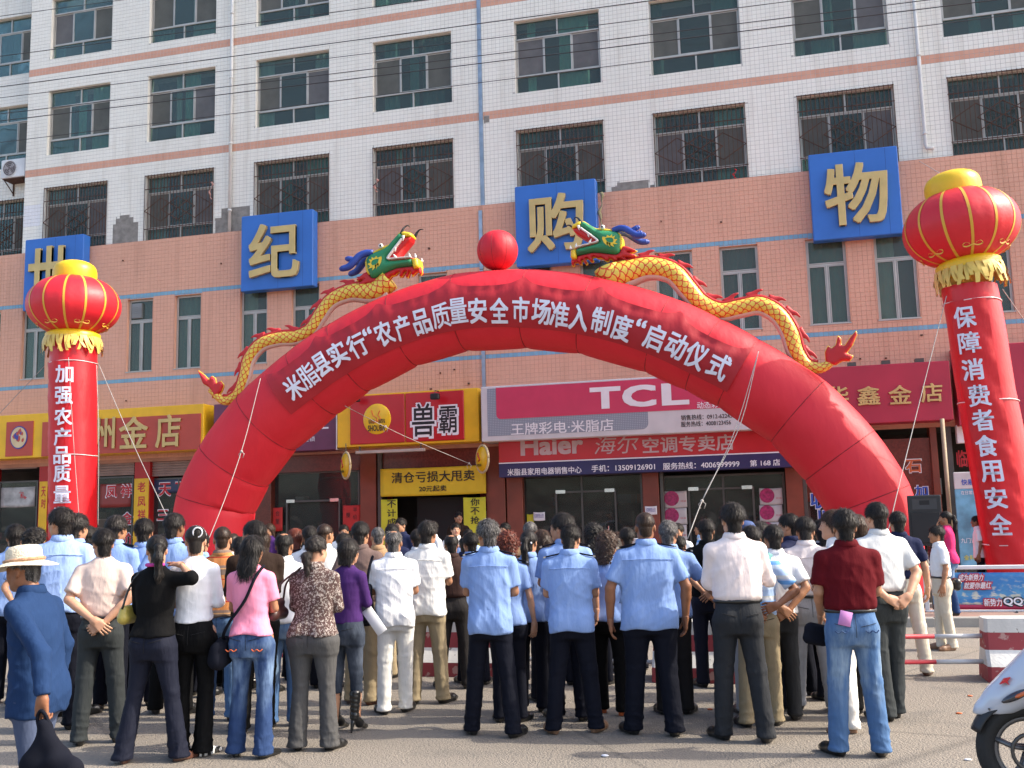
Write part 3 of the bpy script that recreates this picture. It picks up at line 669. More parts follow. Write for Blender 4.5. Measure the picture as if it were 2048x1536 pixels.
# round lamps
for k,(px,py) in enumerate(((692,931),(965,918))):
    p=onY(px,py,-1.0); f=empty('projecting_sign',(p[0],-1.0,p[2]),math.radians(-48),'oval yellow lightbox hanging below the brush lettered sign, '+('left one' if k==0 else 'right one'),'sign','oval yellow lightboxes')
    V,F=sphere_vf((0,0,0),(.33,.11,.33),14); mk('lightbox',V,F,[mat('lightbox_yellow',(.80,.50,.01),.3)],f)
    m=MB(); m.tube([( .36*math.cos(t*.2618),0,.36*math.sin(t*.2618)) for t in range(25)],.03,8); m.build('rim',[mat('rim_cream',(.6,.5,.3),.5)],f,True)
    m=MB(); m.tube([(0,0,.35),(0,0,.6)],.012,6); m.build('hanger',[STEEL],f)
    m=MB(); m.tube(spline([(-.06,-.105,.16),(.0,-.11,.05),(.07,-.108,-.02),(-.02,-.11,-.06)],10),[.02]*10,5); m.build('emblem',[RSG],f)
    text('SHOUBA',-.14,.16,-.2,-.13,-.112,BLKV,f,off=.02)
s=empty('fluorescent_tube',(0,0,0),0,'long dusty strip light under the yellow framed red sign','lamp')
A,B=onY(712,906,-.95),onY(850,897,-.95); m=MB(); m.bbox(A[0],B[0],-1.0,-.9,A[2]-.03,A[2]+.05,.01); m.build('housing',[mat('dusty_white',(.42,.36,.32),.6)],s); m=MB(); m.box(A[0]+.1,A[0]+.13,-.97,-.94,A[2]+.05,3.80); m.box(B[0]-.13,B[0]-.1,-.97,-.94,A[2]+.05,3.80); m.build('bracket',[STEEL],s)
# window lettering and posters (flat print stuck on the glass/pillars) and one painted reflection strip
RW=mat('red_sticker',(.55,.02,.03),.5,var=0); BLS=mat('blue_sticker',(.02,.09,.45),.5,var=0); ORS=mat('orange_sticker',(.6,.13,.03),.5,var=0)
def sticker(ch,px,py,w,h,Y,mt,out=WHI,lb=None):
    s=empty('window_lettering',(0,0,0),0,lb,'lettering')
    if out: ptext(ch,(px-w/2-1.5,py),(px+w/2+1.5,py),h+3,Y,out,s,name='outline',off=.05)
    ptext(ch,(px-w/2,py),(px+w/2,py),h,Y-.004,mt,s,name='character',off=.03)
Yg=.005
sticker('刻 章',34,989,60,20,Yg,RW,lb='red characters with white outline on the leftmost shop window')
sticker('凤 祥',238,982,52,25,Yg,RW,lb='red characters on the jewellery window between the two red pillars')
sticker('金',254,1037,24,24,Yg,RW,lb='red character for gold lower on the jewellery window')
sticker('价',254,1078,24,24,Yg,RW,lb='red character at the bottom of the jewellery window behind the heads')
sticker('天 下',346,978,56,26,Yg,RW,lb='red characters on the window left of the arch leg')
sticker('三',326,1030,22,20,Yg,RW,lb='red character low on the window left of the arch leg')
sticker('收',1638,1000,34,34,-.13,BLS,lb='blue character with white outline, upper one behind the right arch leg')
sticker('旧',1652,1036,30,32,-.13,BLS,lb='blue character with white outline, lower one behind the right arch leg')
sticker('石',1827,932,32,26,-.13,ORS,lb='orange character for stone on the dark fascia above the speaker')
sticker('加',1843,982,26,22,-.13,BLS,lb='blue character just above the black speaker')
sticker('临',1924,917,22,34,-.0,RW,out=None,lb='red characters left of the leaning column')
for px,y0,w,chs,c,lb,ychar in ((283,957,29,'老凤祥',YEL,'yellow strip with red characters on the second red pillar',(974,1003,1029)),(87,963,16,'天时',YEL,'yellow strip with red characters on the leftmost red pillar',(983,1007))):
    s=empty('pillar_banner',(0,0,0),0,lb,'banner'); A,B=onY(px-w/2,980,-.23),onY(px+w/2,980,-.23)
    sbox(s,'board',A[0],B[0],1.2,onY(px,y0,-.23)[2],-.24,-.222,c,.003)
    for ch,py in zip(chs,ychar): ptext(ch,(px-w*.27,py),(px+w*.27,py),20,-.243,RW,s,off=.02)
def poster(px0,px1,py0,py1,Y,mt,lb,txt=None,tm=BLKV):
    s=empty('poster',(0,0,0),0,lb,'poster'); A,B=onY(px0,(py0+py1)/2,Y),onY(px1,(py0+py1)/2,Y); z1,z0=onY((px0+px1)/2,py0,Y)[2],onY((px0+px1)/2,py1,Y)[2]
    cloth(A[0],B[0],z0,z1,Y,mt,s,'sheet',.003,8,6)
    for (t,u,v,w,h) in (txt or []): ptext(t,(px0+u-w/2,py0+v),(px0+u+w/2,py0+v),h,Y-.012,tm,s)
    return s
PR=mat('red_paper',(.55,.03,.025),.7)
poster(531,565,1015,1062,-.08,PR,'red paper couplet left of the dark glass door',[('收',9,9,7,9),('半',9,22,7,9),('合',24,12,8,10),('里',24,28,8,10)])
poster(686,721,1010,1060,-.08,PR,'red paper couplet right of the dark glass door',[('半',24,9,8,10),('价',24,24,8,10),('慢',10,20,8,10)])
poster(1067,1090,1024,1041,-.08,WHI,'small white paper notice beside the appliance shop door',[('招聘营业员',11,8,19,8)],mat('blue_ink',(.05,.05,.3),.5))
poster(1290,1314,1012,1029,-.24,WHI,'small white paper notice on the brown pillar',[('招聘营业员',12,8,19,8)],mat('blue_ink',(.05,.05,.3),.5))
poster(1054,1068,1028,1062,-.03,YG,'yellow poster low on the appliance shop window')
poster(2,70,974,1014,.0,mat('painted_reflection',(.42,.43,.42),.5,var=.5,vs=3),'white strip painted in as a reflection on the leftmost shop window')  # pale sheet whose colour stands in for a reflection in the glass
poster(200,262,967,1014,.012,mat('red_brown_film',(.28,.04,.035),.4,var=.1),'dull red film band on the jewellery shop window')
poster(300,362,957,985,.012,mat('navy_film',(.03,.045,.11),.4,var=.1),'dark blue film at the top of the window left of the arch')
MAG=mat('magenta_print',(.36,.02,.12),.4,var=.5,vs=14); GRY=mat('grey_white_print',(.55,.55,.56),.5)
for a,ys,w in ((1328,(982,1016,1050),46),(1519,(976,1010,1044),46)):
    for i,y0 in enumerate(ys):
        s=poster(a,a+w,y0,y0+33,-.06,GRY,'white poster with magenta disc, '+['top','middle','bottom'][i]+' one '+('left' if a<1400 else 'right')+' of the dark open doorway')
        p=onY(a+15,y0+15,-.07); q=abs(onY(a+30,y0+15,-.07)[0]-p[0]); m=MB(); m.prism([(p[0]+q*math.cos(t*.35),p[2]+q*math.sin(t*.35)) for t in range(18)],-.078,-.0705); m.build('printed_disc',[MAG],s)
        ptext('北京 2008',(a+33,y0+20),(a+44,y0+20),4,-.074,RW,s)
s=empty('advertising_board',(0,0,0),0,'tall pale blue advertising board behind the fence, left of the leaning column','sign')
A,B=onY(1914,1040,-1.6),onY(1985,1040,-1.6); z1=onY(1930,944,-1.6)[2]; zm=onY(1930,978,-1.6)[2]
sbox(s,'panel',A[0],B[0],.4,zm,-1.62,-1.57,mat('sky_blue_print',(.13,.36,.52),.5,var=.45,vs=2.5)); sbox(s,'header',A[0],B[0],zm+.003,z1,-1.62,-1.57,GRY)
ptext('快易购',(1923,966),(1958,962),12,-1.63,BLS,s,off=.02); ptext('全科大',(1928,1116),(1962,1114),10,-1.63,YG,s,off=.01); ptext('在日常办公',(1922,986),(1960,984),8,-1.63,WHI,s); ptext('九门课程',(1922,1082),(1962,1080),10,-1.63,WHI,s)
m=MB(); m.box(A[0]+.1,A[0]+.14,-1.6,-1.58,.13,.4); m.box(B[0]-.14,B[0]-.1,-1.6,-1.58,.13,.4); m.build('leg',[STEEL],s)
p=onY(1889,900,-1.3); m=MB(); m.tube([(p[0],-1.3,.13),(p[0],-1.3,3.8)],.05,10); o=m.build('pole',[mat('beige_pole',(.33,.25,.16),.6,var=.2)],None,True); tag(o,'beige upright pole in front of the shops, right of the black speaker','pole')
# ================================================================== air conditioner
p=onY(22,333,-.0); ac=empty('air_conditioner',(-12.62,.28,p[2]-.32),0,'white outdoor air conditioner unit on brackets at the far left','air conditioner')
m=MB(); m.bbox(-.46,.46,-.16,.16,0,.62,.02); m.build('casing',[mat('ac_white',(.68,.70,.72),.4)],ac)
V,F=lathe([(.27,0),(.27,.02),(.255,.03)],28); m=MB(); m.tube([(-.12+.265*math.cos(t*.2618),-.17,.31+.265*math.sin(t*.2618)) for t in range(25)],.012,6)
for r in (.07,.13,.19,.24): m.tube([(-.12+r*math.cos(t*.2618),-.175,.31+r*math.sin(t*.2618)) for t in range(25)],.004,4)
m.build('fan_grille',[mat('ac_white',(.68,.70,.72),.4)],ac,True)
m=MB(); m.prism([(-.12+.25*math.cos(t*.2618),.31+.25*math.sin(t*.2618)) for t in range(24)],-.168,-.162); m.build('fan_recess',[mat('ac_dark',(.10,.08,.09),.7)],ac)
m=MB()
for k in range(3):
    a=k*2.09+.4; m.prism([(-.12,.31),(-.12+.22*math.cos(a),.31+.22*math.sin(a)),(-.12+.22*math.cos(a+.7),.31+.22*math.sin(a+.7))],-.172,-.169)
m.build('fan_blade',[mat('ac_blade',(.3,.28,.29),.5)],ac)
m=MB(); m.box(-.4,.4,-.14,.34,-.04,-.01)
for x_ in (-.35,.33): m.tube([(x_,-.14,-.03),(x_,.34,-.4)],.018,6); m.box(x_-.02,x_+.02,.30,.34,-.45,0)
m.build('bracket',[RUST],ac)
# ================================================================== overhead wires
WIRE=mat('black_cable',(.03,.03,.033),.6,var=0)
for k,(a,b) in enumerate([((0,29),(210,0)),((0,109),(700,15)),((0,170),(680,79)),((0,192),(1380,22)),((0,224),(1380,54)),((0,238),(1380,70)),((0,281),(2048,22)),((680,108),(2048,-62))][:7]):
    Yw=-3.2-.12*k; A,B=onY(*a,Yw),onY(*b,Yw); d=(B-A)/(B[0]-A[0]); A2=A+d*(-22-A[0]); B2=A+d*(26-A[0]); P=[]
    for i in range(25):
        t=i/24; q=A2+(B2-A2)*t; q[2]-=.25*(4*t*(1-t))*.3; P.append(q)
    m=MB(); m.tube(P,.0085+.0015*(k%3),6); tag(m.build('overhead_cable',[WIRE],None,True),'%s of the black cables crossing the upper facade, counted down the left edge'%['topmost','second highest','third highest','middle','third lowest','second lowest','lowest'][k],'cable','cables across the facade')
# ================================================================== INFLATABLES
def f_nylon(c,c2):
    def fn(m,n,l,b,tc):
        big=noise(n,l,tc,.7,4); l.new(nmix(n,l,ramp(n,l,big,.35,.65),c,c2),b.inputs['Base Color'])
        d1=noise(n,l,tc,2.2,4,(1,1,.35)); d2=noise(n,l,tc,260,2)
        bp=n.new('ShaderNodeBump'); bp.inputs['Strength'].default_value=.5; bp.inputs['Distance'].default_value=.07; l.new(d1,bp.inputs['Height'])
        b2=n.new('ShaderNodeBump'); b2.inputs['Strength'].default_value=.15; b2.inputs['Distance'].default_value=.002; l.new(d2,b2.inputs['Height']); l.new(bp.outputs[0],b2.inputs['Normal']); l.new(b2.outputs[0],b.inputs['Normal'])
    return fn
NYR=mat('red_nylon',(.5,.01,.02),.55,var=0,fn=f_nylon((.68,.020,.036),(.60,.014,.028)),spec=.4)
NYB=mat('banner_dark_red',(.3,.01,.02),.6,var=0,fn=f_nylon((.44,.010,.020),(.37,.008,.017)))
NYL=mat('lantern_red',(.64,.014,.026),.48,var=.04,bump=.3,bs=3,dist=.05)
NYC=mat('column_red',(.62,.012,.02),.38,var=0,fn=f_nylon((.66,.012,.02),(.58,.010,.018)))
NYBC=mat('column_banner_red',(.64,.010,.014),.5,var=0,fn=f_nylon((.64,.006,.012),(.56,.005,.010)))
NYY=mat('yellow_nylon',(.80,.50,.01),.4,var=.06,bump=.2,bs=6,dist=.03)
SEAM=mat('red_seam',(.20,.004,.01),.6,var=0)
LETW=mat('banner_letter_white',(.74,.76,.88),.6,var=.05)
YA=-6.5
PAIR=[((352,1000),(512,1010)),((388,925),(552,935)),((458,826),(612,863)),((554,730),(700,802)),((636,669),(765,760)),((765,597),(850,722)),((902,549),(945,701)),((1056,539),(1058,696)),((1186,552),(1165,709)),((1348,597),(1290,742)),((1444,638),(1372,783)),((1526,686),(1430,806)),((1655,766),(1538,880)),((1761,877),(1600,945)),((1823,975),(1655,1025)),((1845,1075),(1685,1120))]
Cn=[];Rd=[]
for o,i in PAIR:
    A,B=onY(*o,YA),onY(*i,YA); Cn.append((A+B)/2); q_=(A-B)/np.linalg.norm(A-B); d_=(Cn[-1]-CAM)/np.linalg.norm(Cn[-1]-CAM); Rd.append(np.linalg.norm(A-B)/2*math.sqrt(1-(q_@d_)**2))
Rd=list(np.convolve([Rd[0]]+Rd+[Rd[-1]],[.25,.5,.25],'valid'))
Cn=[np.array([Cn[0][0]-.20,YA,-.05]),np.array([Cn[0][0]-.12,YA,1.0])]+Cn+[np.array([Cn[-1][0]+.04,YA,-.05])]; Rd=[Rd[0]*1.05,Rd[0]]+Rd+[Rd[-1]]
Cn=np.array(Cn)
arch=empty('inflatable_arch',(Cn[8][0],YA,0),0,'big red inflatable arch with dark red banner spanning the shop fronts','arch')
def sub_o(o): return np.array([Cn[8][0],YA,0.])
OA=sub_o(arch)
V=[];F=[];K=40
ST=[]
for i in range(len(Cn)-1):
    n=8
    for j in range(n+(1 if i==len(Cn)-2 else 0)):
        t=j/n; p=Cn[i]*(1-t)+Cn[i+1]*t; r=Rd[i]*(1-t)+Rd[i+1]*t; bul=1+.030*(4*t*(1-t))**.6-.006; ST.append((p,r*bul,t==0))
for i,(p,r,s_) in enumerate(ST):
    t=ST[min(i+1,len(ST)-1)][0]-ST[max(i-1,0)][0]; t/=np.linalg.norm(t); nrm=np.array([-t[2],0,t[0]])
    for k in range(K):
        a=2*math.pi*k/K; wr=1+(.006*math.sin(a*7+i*.4)+.004*math.sin(a*13-i*.9))*(1 if i%8 in (0,1,7) else .35)
        V.append(p-OA+r*wr*(nrm*math.cos(a)+np.array([0,-1,0])*math.sin(a)))
for i in range(len(ST)-1):
    for k in range(K): F.append((i*K+k,(i+1)*K+k,(i+1)*K+(k+1)%K,i*K+(k+1)%K))
mk('tube',V,F,[NYR],arch)
for i in range(2,len(Cn)-1):
    t=Cn[i+1]-Cn[i-1]; t/=np.linalg.norm(t); nrm=np.array([-t[2],0,t[0]]); r=Rd[i]*.998
    m=MB(); m.tube([Cn[i]-OA+r*(nrm*math.cos(a)+np.array([0,-1,0])*math.sin(a)) for a in np.linspace(0,2*math.pi,40)],.007,5,cap=False); m.build('seam',[SEAM],arch,True)
# arch coordinates -> banner surface
cum=np.concatenate([[0],np.cumsum(np.linalg.norm(np.diff(Cn,axis=0),axis=1))])
SM=spline(Cn,400); cs=np.concatenate([[0],np.cumsum(np.linalg.norm(np.diff(SM,axis=0),axis=1))]); SMR=np.interp(cs/cs[-1]*cum[-1],cum,Rd)
def arc_at(s):
    i=int(np.clip(np.searchsorted(cs,s),1,len(SM)-1)); f=(s-cs[i-1])/(cs[i]-cs[i-1]); p=SM[i-1]*(1-f)+SM[i]*f; t=SM[min(i+2,399)]-SM[max(i-3,0)]; t/=np.linalg.norm(t)
    return p,np.array([-t[2],0,t[0]]),t,SMR[i]
def arc_inv(P):
    d=np.linalg.norm(SM[:,[0,2]]-np.array([P[0],P[2]]),axis=1); i=int(d.argmin()); p,n,t,r=arc_at(cs[i]); dp=np.array([P[0]-p[0],0,P[2]-p[2]]); return cs[i]+dp@t,dp@n
def ban_pt(s,v,lift=.03):
    p,n,t,r=arc_at(s); q=min(abs(v)/(r*1.03),.97); dep=r*1.03*math.sqrt(1-q*q)+lift
    return p-OA+n*v+np.array([0,-dep,0])
sL=arc_inv(onY(537,752,YA-.6))[0]; sR=arc_inv(onY(1505,700,YA-.6))[0]
node=[arc_inv(onY(x_,y_,YA-.5))[0] for x_,y_ in ((540,752),(642,681),(765,621),(905,580),(1052,572),(1203,590),(1358,640),(1503,712))]
node[0]=sL; node[-1]=sR
V=[];F=[];n=170;mv=12
for i in range(n+1):
    s=sL+(sR-sL)*i/n; j=min(int(np.searchsorted(node,s,side='right'))-1,len(node)-2); j=max(j,0); u=(s-node[j])/(node[j+1]-node[j]); u=min(max(u,0),1)
    _,_,_,r=arc_at(s); sag=.10*4*u*(1-u); top=.50*r-sag*1.0+.14*abs(2*u-1)**6; bot=-.64*r
    for k in range(mv+1):
        f=k/mv; v=bot+(top-bot)*f; wv=.008*math.sin(s*9+f*5)+.010*math.sin(s*23+f*2)*f*f+.02*math.sin(f*16+4*u*(1-u)*3)*f*f*(4*u*(1-u))
        V.append(ban_pt(s,v,.035+wv))
for i in range(n):
    for k in range(mv): a=i*(mv+1)+k; F.append((a,a+mv+1,a+mv+2,a+1))
o=mk('banner',V,F,[NYB],arch); 
chars=[('米',591,775),('脂',619,751),('县',646,729),('实',678,708),('行',716,691),('“',736,664),('农',769,667),('产',806,655),('品',844,643),('质',882,631),('量',917,621),('安',956,621),('全',999,621),('市',1042,619),('场',1083,623),('准',1119,629),('入',1158,635),('制',1203,641),('度',1244,655),('“',1284,647),('启',1309,674),('动',1353,691),('仪',1392,711),('式',1438,732)]
for ch,px,py in chars:
    _,_,_,r0=arc_at((sL+sR)/2); P=onY(px,py,YA-r0-.05); s,v=arc_inv(P); V0,F0=glyph(ch,0,.016 if ch in '量质脂' else .028); lo,hi=V0.min(0),V0.max(0)
    q=ch=='“'; W=.20 if q else .40; H=.16 if q else .50
    if ch in '县产市': W=.36
    Vv=[]
    for p in V0:
        uu=(p[0]-lo[0])/(hi[0]-lo[0])-.5; vv=(p[1]-lo[1])/(hi[1]-lo[1])-.5; Vv.append(ban_pt(s+uu*W,v+vv*H,.088+p[2]))
    mk('letter',Vv,F0,[LETW],arch,False)
# ball
c=onY(995,501,YA); rb=prad(c,41.5); V=[];F=[];K=48;NN=20
for i in range(NN+1):
    th=math.pi*i/NN
    for k in range(K):
        a=2*math.pi*k/K+.35; g_=1-.035*abs(math.cos(a*4))**10*math.sin(th); zf=-math.cos(th); rad=math.sin(th)**.9*rb*g_; V.append((rad*math.cos(a),rad*math.sin(a),rb*zf*.98))
for i in range(NN):
    for k in range(K): F.append((i*K+k,i*K+(k+1)%K,(i+1)*K+(k+1)%K,(i+1)*K+k))
bo=mk('inflatable_ball',V,F,[NYR,SEAM],None,True,loc=(c[0],YA,c[2])); tag(bo,'round red inflatable ball on top of the arch','balloon')
for k in range(8):
    m=MB(); a=math.pi/8*(2*k+1)*1+.35-math.pi/8-math.pi/8; m.tube([(math.sin(t)**.9*rb*.972*math.cos(a),math.sin(t)**.9*rb*.972*math.sin(a),-rb*math.cos(t)*.98) for t in np.linspace(.05,3.09,16)],.005,4); m.build('seam',[SEAM],bo,True)
# --- lantern columns
def column(ax,wd,lan,rx,ry,cap,chars,bw,bl,lb,lb2,Yc,side):
    """ax: picture points down the column axis; wd widths in px"""
    P=[onY(x_,y_,Yc) for x_,y_ in ax]; R=[prad(onY(x_,y_,Yc),w_/2)*.97 for (x_,y_),w_ in zip(ax,wd)]
    base=P[-1].copy(); d=(P[-1]-P[0])/(P[-1][2]-P[0][2]); base=P[-1]+d*(0-P[-1][2]); base[1]=Yc
    col=empty('inflatable_column',tuple(base),0,lb,'inflatable column','red inflatable columns with lanterns')
    pts=P+[base]; R=R+[R[-1]*1.02]; L=spline(pts,40); zz=[p[2] for p in pts]
    V=[];F=[];K=40
    tot=len(L)
    for i,p in enumerate(L):
        r=np.interp(-p[2],[-z_ for z_ in zz],R); s_=(i%13)/13.; r*=1+.02*(4*s_*(1-s_))**.5-.004
        for k in range(K):
            a=2*math.pi*k/K; V.append(p-base+np.array([r*math.cos(a),r*math.sin(a),0]))
    for i in range(tot-1):
        for k in range(K): F.append((i*K+k,(i+1)*K+k,(i+1)*K+(k+1)%K,i*K+(k+1)%K))
    mk('tube',V,F,[NYC],col)
    def surf(z,phi,lift=.0):
        x_=np.interp(-z,[-q[2] for q in pts],[q[0] for q in pts]); r=np.interp(-z,[-z_ for z_ in zz],R)*1.02+lift
        return np.array([x_+r*math.sin(phi),Yc-r*math.cos(phi),z])-base
    # banner
    zt=onY(*bw[0],Yc-.4)[2]; V=[];F=[]; nz=60;nx=12
    for j in range(nz+1):
        z_=.3+(zt-.3)*j/nz
        for i in range(nx+1):
            ph_=bl[0]+(bl[1]-bl[0])*i/nx; V.append(surf(z_,ph_,.02+.008*math.sin(z_*7+i*.9)+.006*math.sin(z_*23+i)))
    for j in range(nz):
        for i in range(nx): a=j*(nx+1)+i; F.append((a,a+1,a+nx+2,a+nx+1))
    mk('banner',V,F,[NYBC],col)
    for ch,px,py,cw,chh in chars:
        Pc=onY(px,py,Yc-.42); x_=np.interp(-Pc[2],[-q[2] for q in pts],[q[0] for q in pts]); r=np.interp(-Pc[2],[-z_ for z_ in zz],R)+.05
        ph0=math.asin(max(-.95,min(.95,(Pc[0]-x_)/r))); V0,F0=glyph(ch,0,.020 if ch in '量障费' else .028); lo,hi=V0.min(0),V0.max(0); sc_=2*prad(Pc,cw/2); sh=onY(px,py-chh/2,Yc-.42)[2]-onY(px,py+chh/2,Yc-.42)[2]
        mk('letter',[surf(Pc[2]+((p[1]-lo[1])/(hi[1]-lo[1])-.5)*sh,ph0+((p[0]-lo[0])/(hi[0]-lo[0])-.5)*sc_/r,.075+p[2]) for p in V0],F0,[LETW],col,False)
    # tape rings
    for z_ in bw[1]:
        zq=onY(*z_,Yc-.4)[2]; m=MB(); m.tube([surf(zq+.01*math.sin(3*t),t,.008) for t in np.linspace(0,2*math.pi,30)],.012,5,cap=False); m.build('tape_ring',[mat('clear_tape',(.75,.55,.55),.2,var=.2)],col,True)
    # lantern
    c=onY(*lan,Yc); RX=prad(c,rx); RZ_=(onY(lan[0],lan[1]-ry,Yc)[2]-onY(lan[0],lan[1]+ry,Yc)[2])/2*.93
    ln=empty('lantern',tuple(c),0,lb2,'lantern','red inflatable lanterns'); tilt=math.atan2(P[0][0]-c[0],c[2]-P[0][2]) if side else 0
    ln.rotation_euler=(0,-.10 if side else 0,0)
    K=64;NN=26;V=[];F=[]; NR=14
    zc_=.90
    for i in range(NN+1):
        th=.40+(math.pi-.40-.42)*i/NN
        for k in range(K):
            a=2*math.pi*k/K; g_=1-.02*abs(math.cos(a*NR/2))**8; V.append((RX*math.sin(th)**.85*g_*math.cos(a),RX*math.sin(th)**.85*g_*math.sin(a),RZ_*math.cos(th)))
    for i in range(NN):
        for k in range(K): F.append((i*K+k,i*K+(k+1)%K,(i+1)*K+(k+1)%K,(i+1)*K+k))
    F=[tuple(reversed(f)) for f in F]
    mk('lantern_body',V,F,[NYL],ln)
    for k in range(NR):
        a=2*math.pi*k/NR+math.pi/NR-.0; V=[];F=[];n=24
        for i in range(n+1):
            th=.40+(math.pi-.40-.42)*i/n; rr_=RX*math.sin(th)**.85*1.006; w_=.024/max(rr_,.1)
            for s_ in (-1,1): V.append((rr_*math.cos(a+s_*w_),rr_*math.sin(a+s_*w_),RZ_*math.cos(th)*1.004))
        for i in range(n): F.append((2*i,2*i+1,2*i+3,2*i+2))
        if k%2==0:
            for s_ in (-1,1):
                b=len(V); q=spline([(0,0),(.10*s_,.03),(.17*s_,.0),(.12*s_,-.05),(.05*s_,-.02)],10)
                for x_,z_ in q:
                    th0=2.36; rr_=RX*math.sin(th0+z_)**.85*1.008
                    for e_ in (-1,1): V.append((rr_*math.cos(a+(x_)/rr_*1.0),rr_*math.sin(a+x_/rr_),RZ_*math.cos(th0+z_*2+e_*.028)*1.006))
                for i in range(9): F.append((b+2*i,b+2*i+1,b+2*i+3,b+2*i+2))
        mk('gold_rib',V,F,[mat('gold_print',(.66,.37,.04),.45,var=.05)],ln)
    # cap
    rc=prad(onY(cap[0],cap[1],Yc),cap[2]); zc=RZ_*math.cos(.40)
    prof=[(rc*1.0,zc-.12),(rc*1.03,zc+.08),(rc*1.02,zc+.18),(rc*.93,zc+.29),(rc*.7,zc+.37),(rc*.35,zc+.42),(.01,zc+.435)]
    pr=spline([(a,b,0) for a,b in prof],18); V,F=lathe([(max(q[0],.004),q[1]) for q in pr],48)
    V=[(x_*(1+.012*math.sin(j%48*3.1)),y_*(1+.012*math.sin(j%48*3.1)),z_) for j,(x_,y_,z_) in enumerate(V)]
    mk('cap',V,F,[NYY],ln)
    # collar and fringe
    r0=RX*math.sin(math.pi-.42)**.85; zb=-RZ_*math.cos(.42); rb_=R[0]*1.06
    V,F=lathe([(r0*1.0,zb+.03),(rb_*1.12,zb-.05),(rb_*1.10,zb-.16)],48); mk('collar',V,F,[NYY],ln)
    random.seed(int(rx)); ns=64
    for k in range(ns):
        a=2*math.pi*k/ns+random.uniform(-.03,.03); Lf=random.uniform(.22,.42); wd_=random.uniform(.028,.055)/rb_; V=[];F=[]; sw=random.uniform(-.25,.45); tw=random.uniform(-1,1)
        for i in range(6):
            t=i/5; rr_=rb_*1.12+.05*t+.03*math.sin(t*3+tw); aa=a+sw*t*t*.5
            for s_ in (-1,1): V.append((rr_*math.cos(aa+s_*wd_*(1-.3*t))+.01*s_*tw*t,rr_*math.sin(aa+s_*wd_*(1-.3*t)),zb-.13-Lf*t))
        for i in range(5): F.append((2*i,2*i+1,2*i+3,2*i+2))
        mk('fringe_strip',V,F,[mat('gold_fringe',(.70,.50,.10),.5,var=.15,sheen=.3)],ln)
    random.seed(5)
    return col,ln
chL=[(c_,x_,y_,37,35) for c_,x_,y_ in zip('加强农产品质量监',(135,134,133,132,131,131,131,130),(749,792,834,874,911,947,989,1031))]
chR=[(c_,x_,y_,44,43) for c_,x_,y_ in zip('保障消费者食用安全',(1929,1938,1945,1957,1965,1972,1982,1991,2000),(635,686,740,792,841,892,943,996,1049))]
column([(147,668),(147,780),(147,900),(147,1050)],[98,98,98,98],(148,612),97,63,(152,540,44),chL,((130,722),((130,722),(130,910))),(-.95,.28),'upright red inflatable column with white vertical writing on the left','red lantern with yellow cap on the left column',-7.0,0)
column([(1938,575),(1950,640),(1968,760),(1990,880),(2012,1000),(2033,1115)],[118,118,122,126,130,134],(1921,456),121,80,(1906,374,57),chR,((1925,600),((1925,600),(1990,800),(2010,1090))),(-1.0,.30),'leaning red inflatable column with white vertical writing on the right','red lantern with yellow cap on the right column',-7.4,1)
# --- ropes
ROPE=mat('white_rope',(.36,.34,.32),.8)
def rope(pts,lb,r=.0075,knots=()):
    P=[onY(x_,y_,Y_) for x_,y_,Y_ in pts]; S=spline(P,24) if len(P)>2 else np.array(P); m=MB(); m.tube(S,r,6)
    for x_,y_,Y_ in knots:
        c=onY(x_,y_,Y_); V,F=sphere_vf(c,.03,6); m.add(V,F)
        for q in (-1,1): m.tube([c,c+np.array([.06*q,0,-.05]),c+np.array([.03*q,0,-.13])],.008,5)
    tag(m.build('guy_rope',[ROPE],None,True),lb,'rope')
rope([(198,730,-7.2),(265,885,-8),(335,1036,-8.9),(352,1075,-9.2)],'white guy rope from the left column down towards the arch leg')
rope([(193,730,-7.3),(197,860,-7.6),(196,1050,-7.7)],'thin white rope hanging down the right side of the left column')
rope([(137,715,-7.6),(147,880,-7.65),(160,1060,-7.7)],'thin white rope hanging over the lettering of the left column')
rope([(88,733,-7.0),(0,826,-6.5),(-60,890,-6.3)],'white guy rope from the left column out of the left edge')
rope([(521,757,-7.3),(482,905,-8.3),(425,1060,-9.4),(408,1100,-9.6)],'white guy rope from the banner corner down the left arch leg',knots=((483,903,-8.3),))
rope([(1517,703,-7.4),(1480,850,-8.2),(1405,1000,-9.2),(1375,1078,-9.8)],'doubled white guy rope from the right banner corner into the crowd',.0085,knots=((1404,1002,-9.2),))
rope([(1517,703,-7.35),(1470,860,-8.1),(1425,960,-9.0),(1405,1000,-9.2)],'second strand of the guy rope from the right banner corner')
rope([(1893,592,-7.8),(1835,820,-8.8),(1776,1062,-10.2)],'white guy rope from the leaning column down towards the navy polo shirt')
rope([(2005,578,-7.4),(2048,640,-6.8),(2120,740,-6.2)],'white guy rope from the leaning column out of the right edge')
rope([(690,812,-7.2),(800,868,-4.5),(938,927,-1.4)],'white rope from the arch to the yellow sale banner',knots=((938,927,-1.4),(771,853,-5)))
rope([(1838,322,-.3),(1862,336,-4),(1888,352,-7.3)],'thin line from the parapet to the yellow cap of the right lantern',.006)
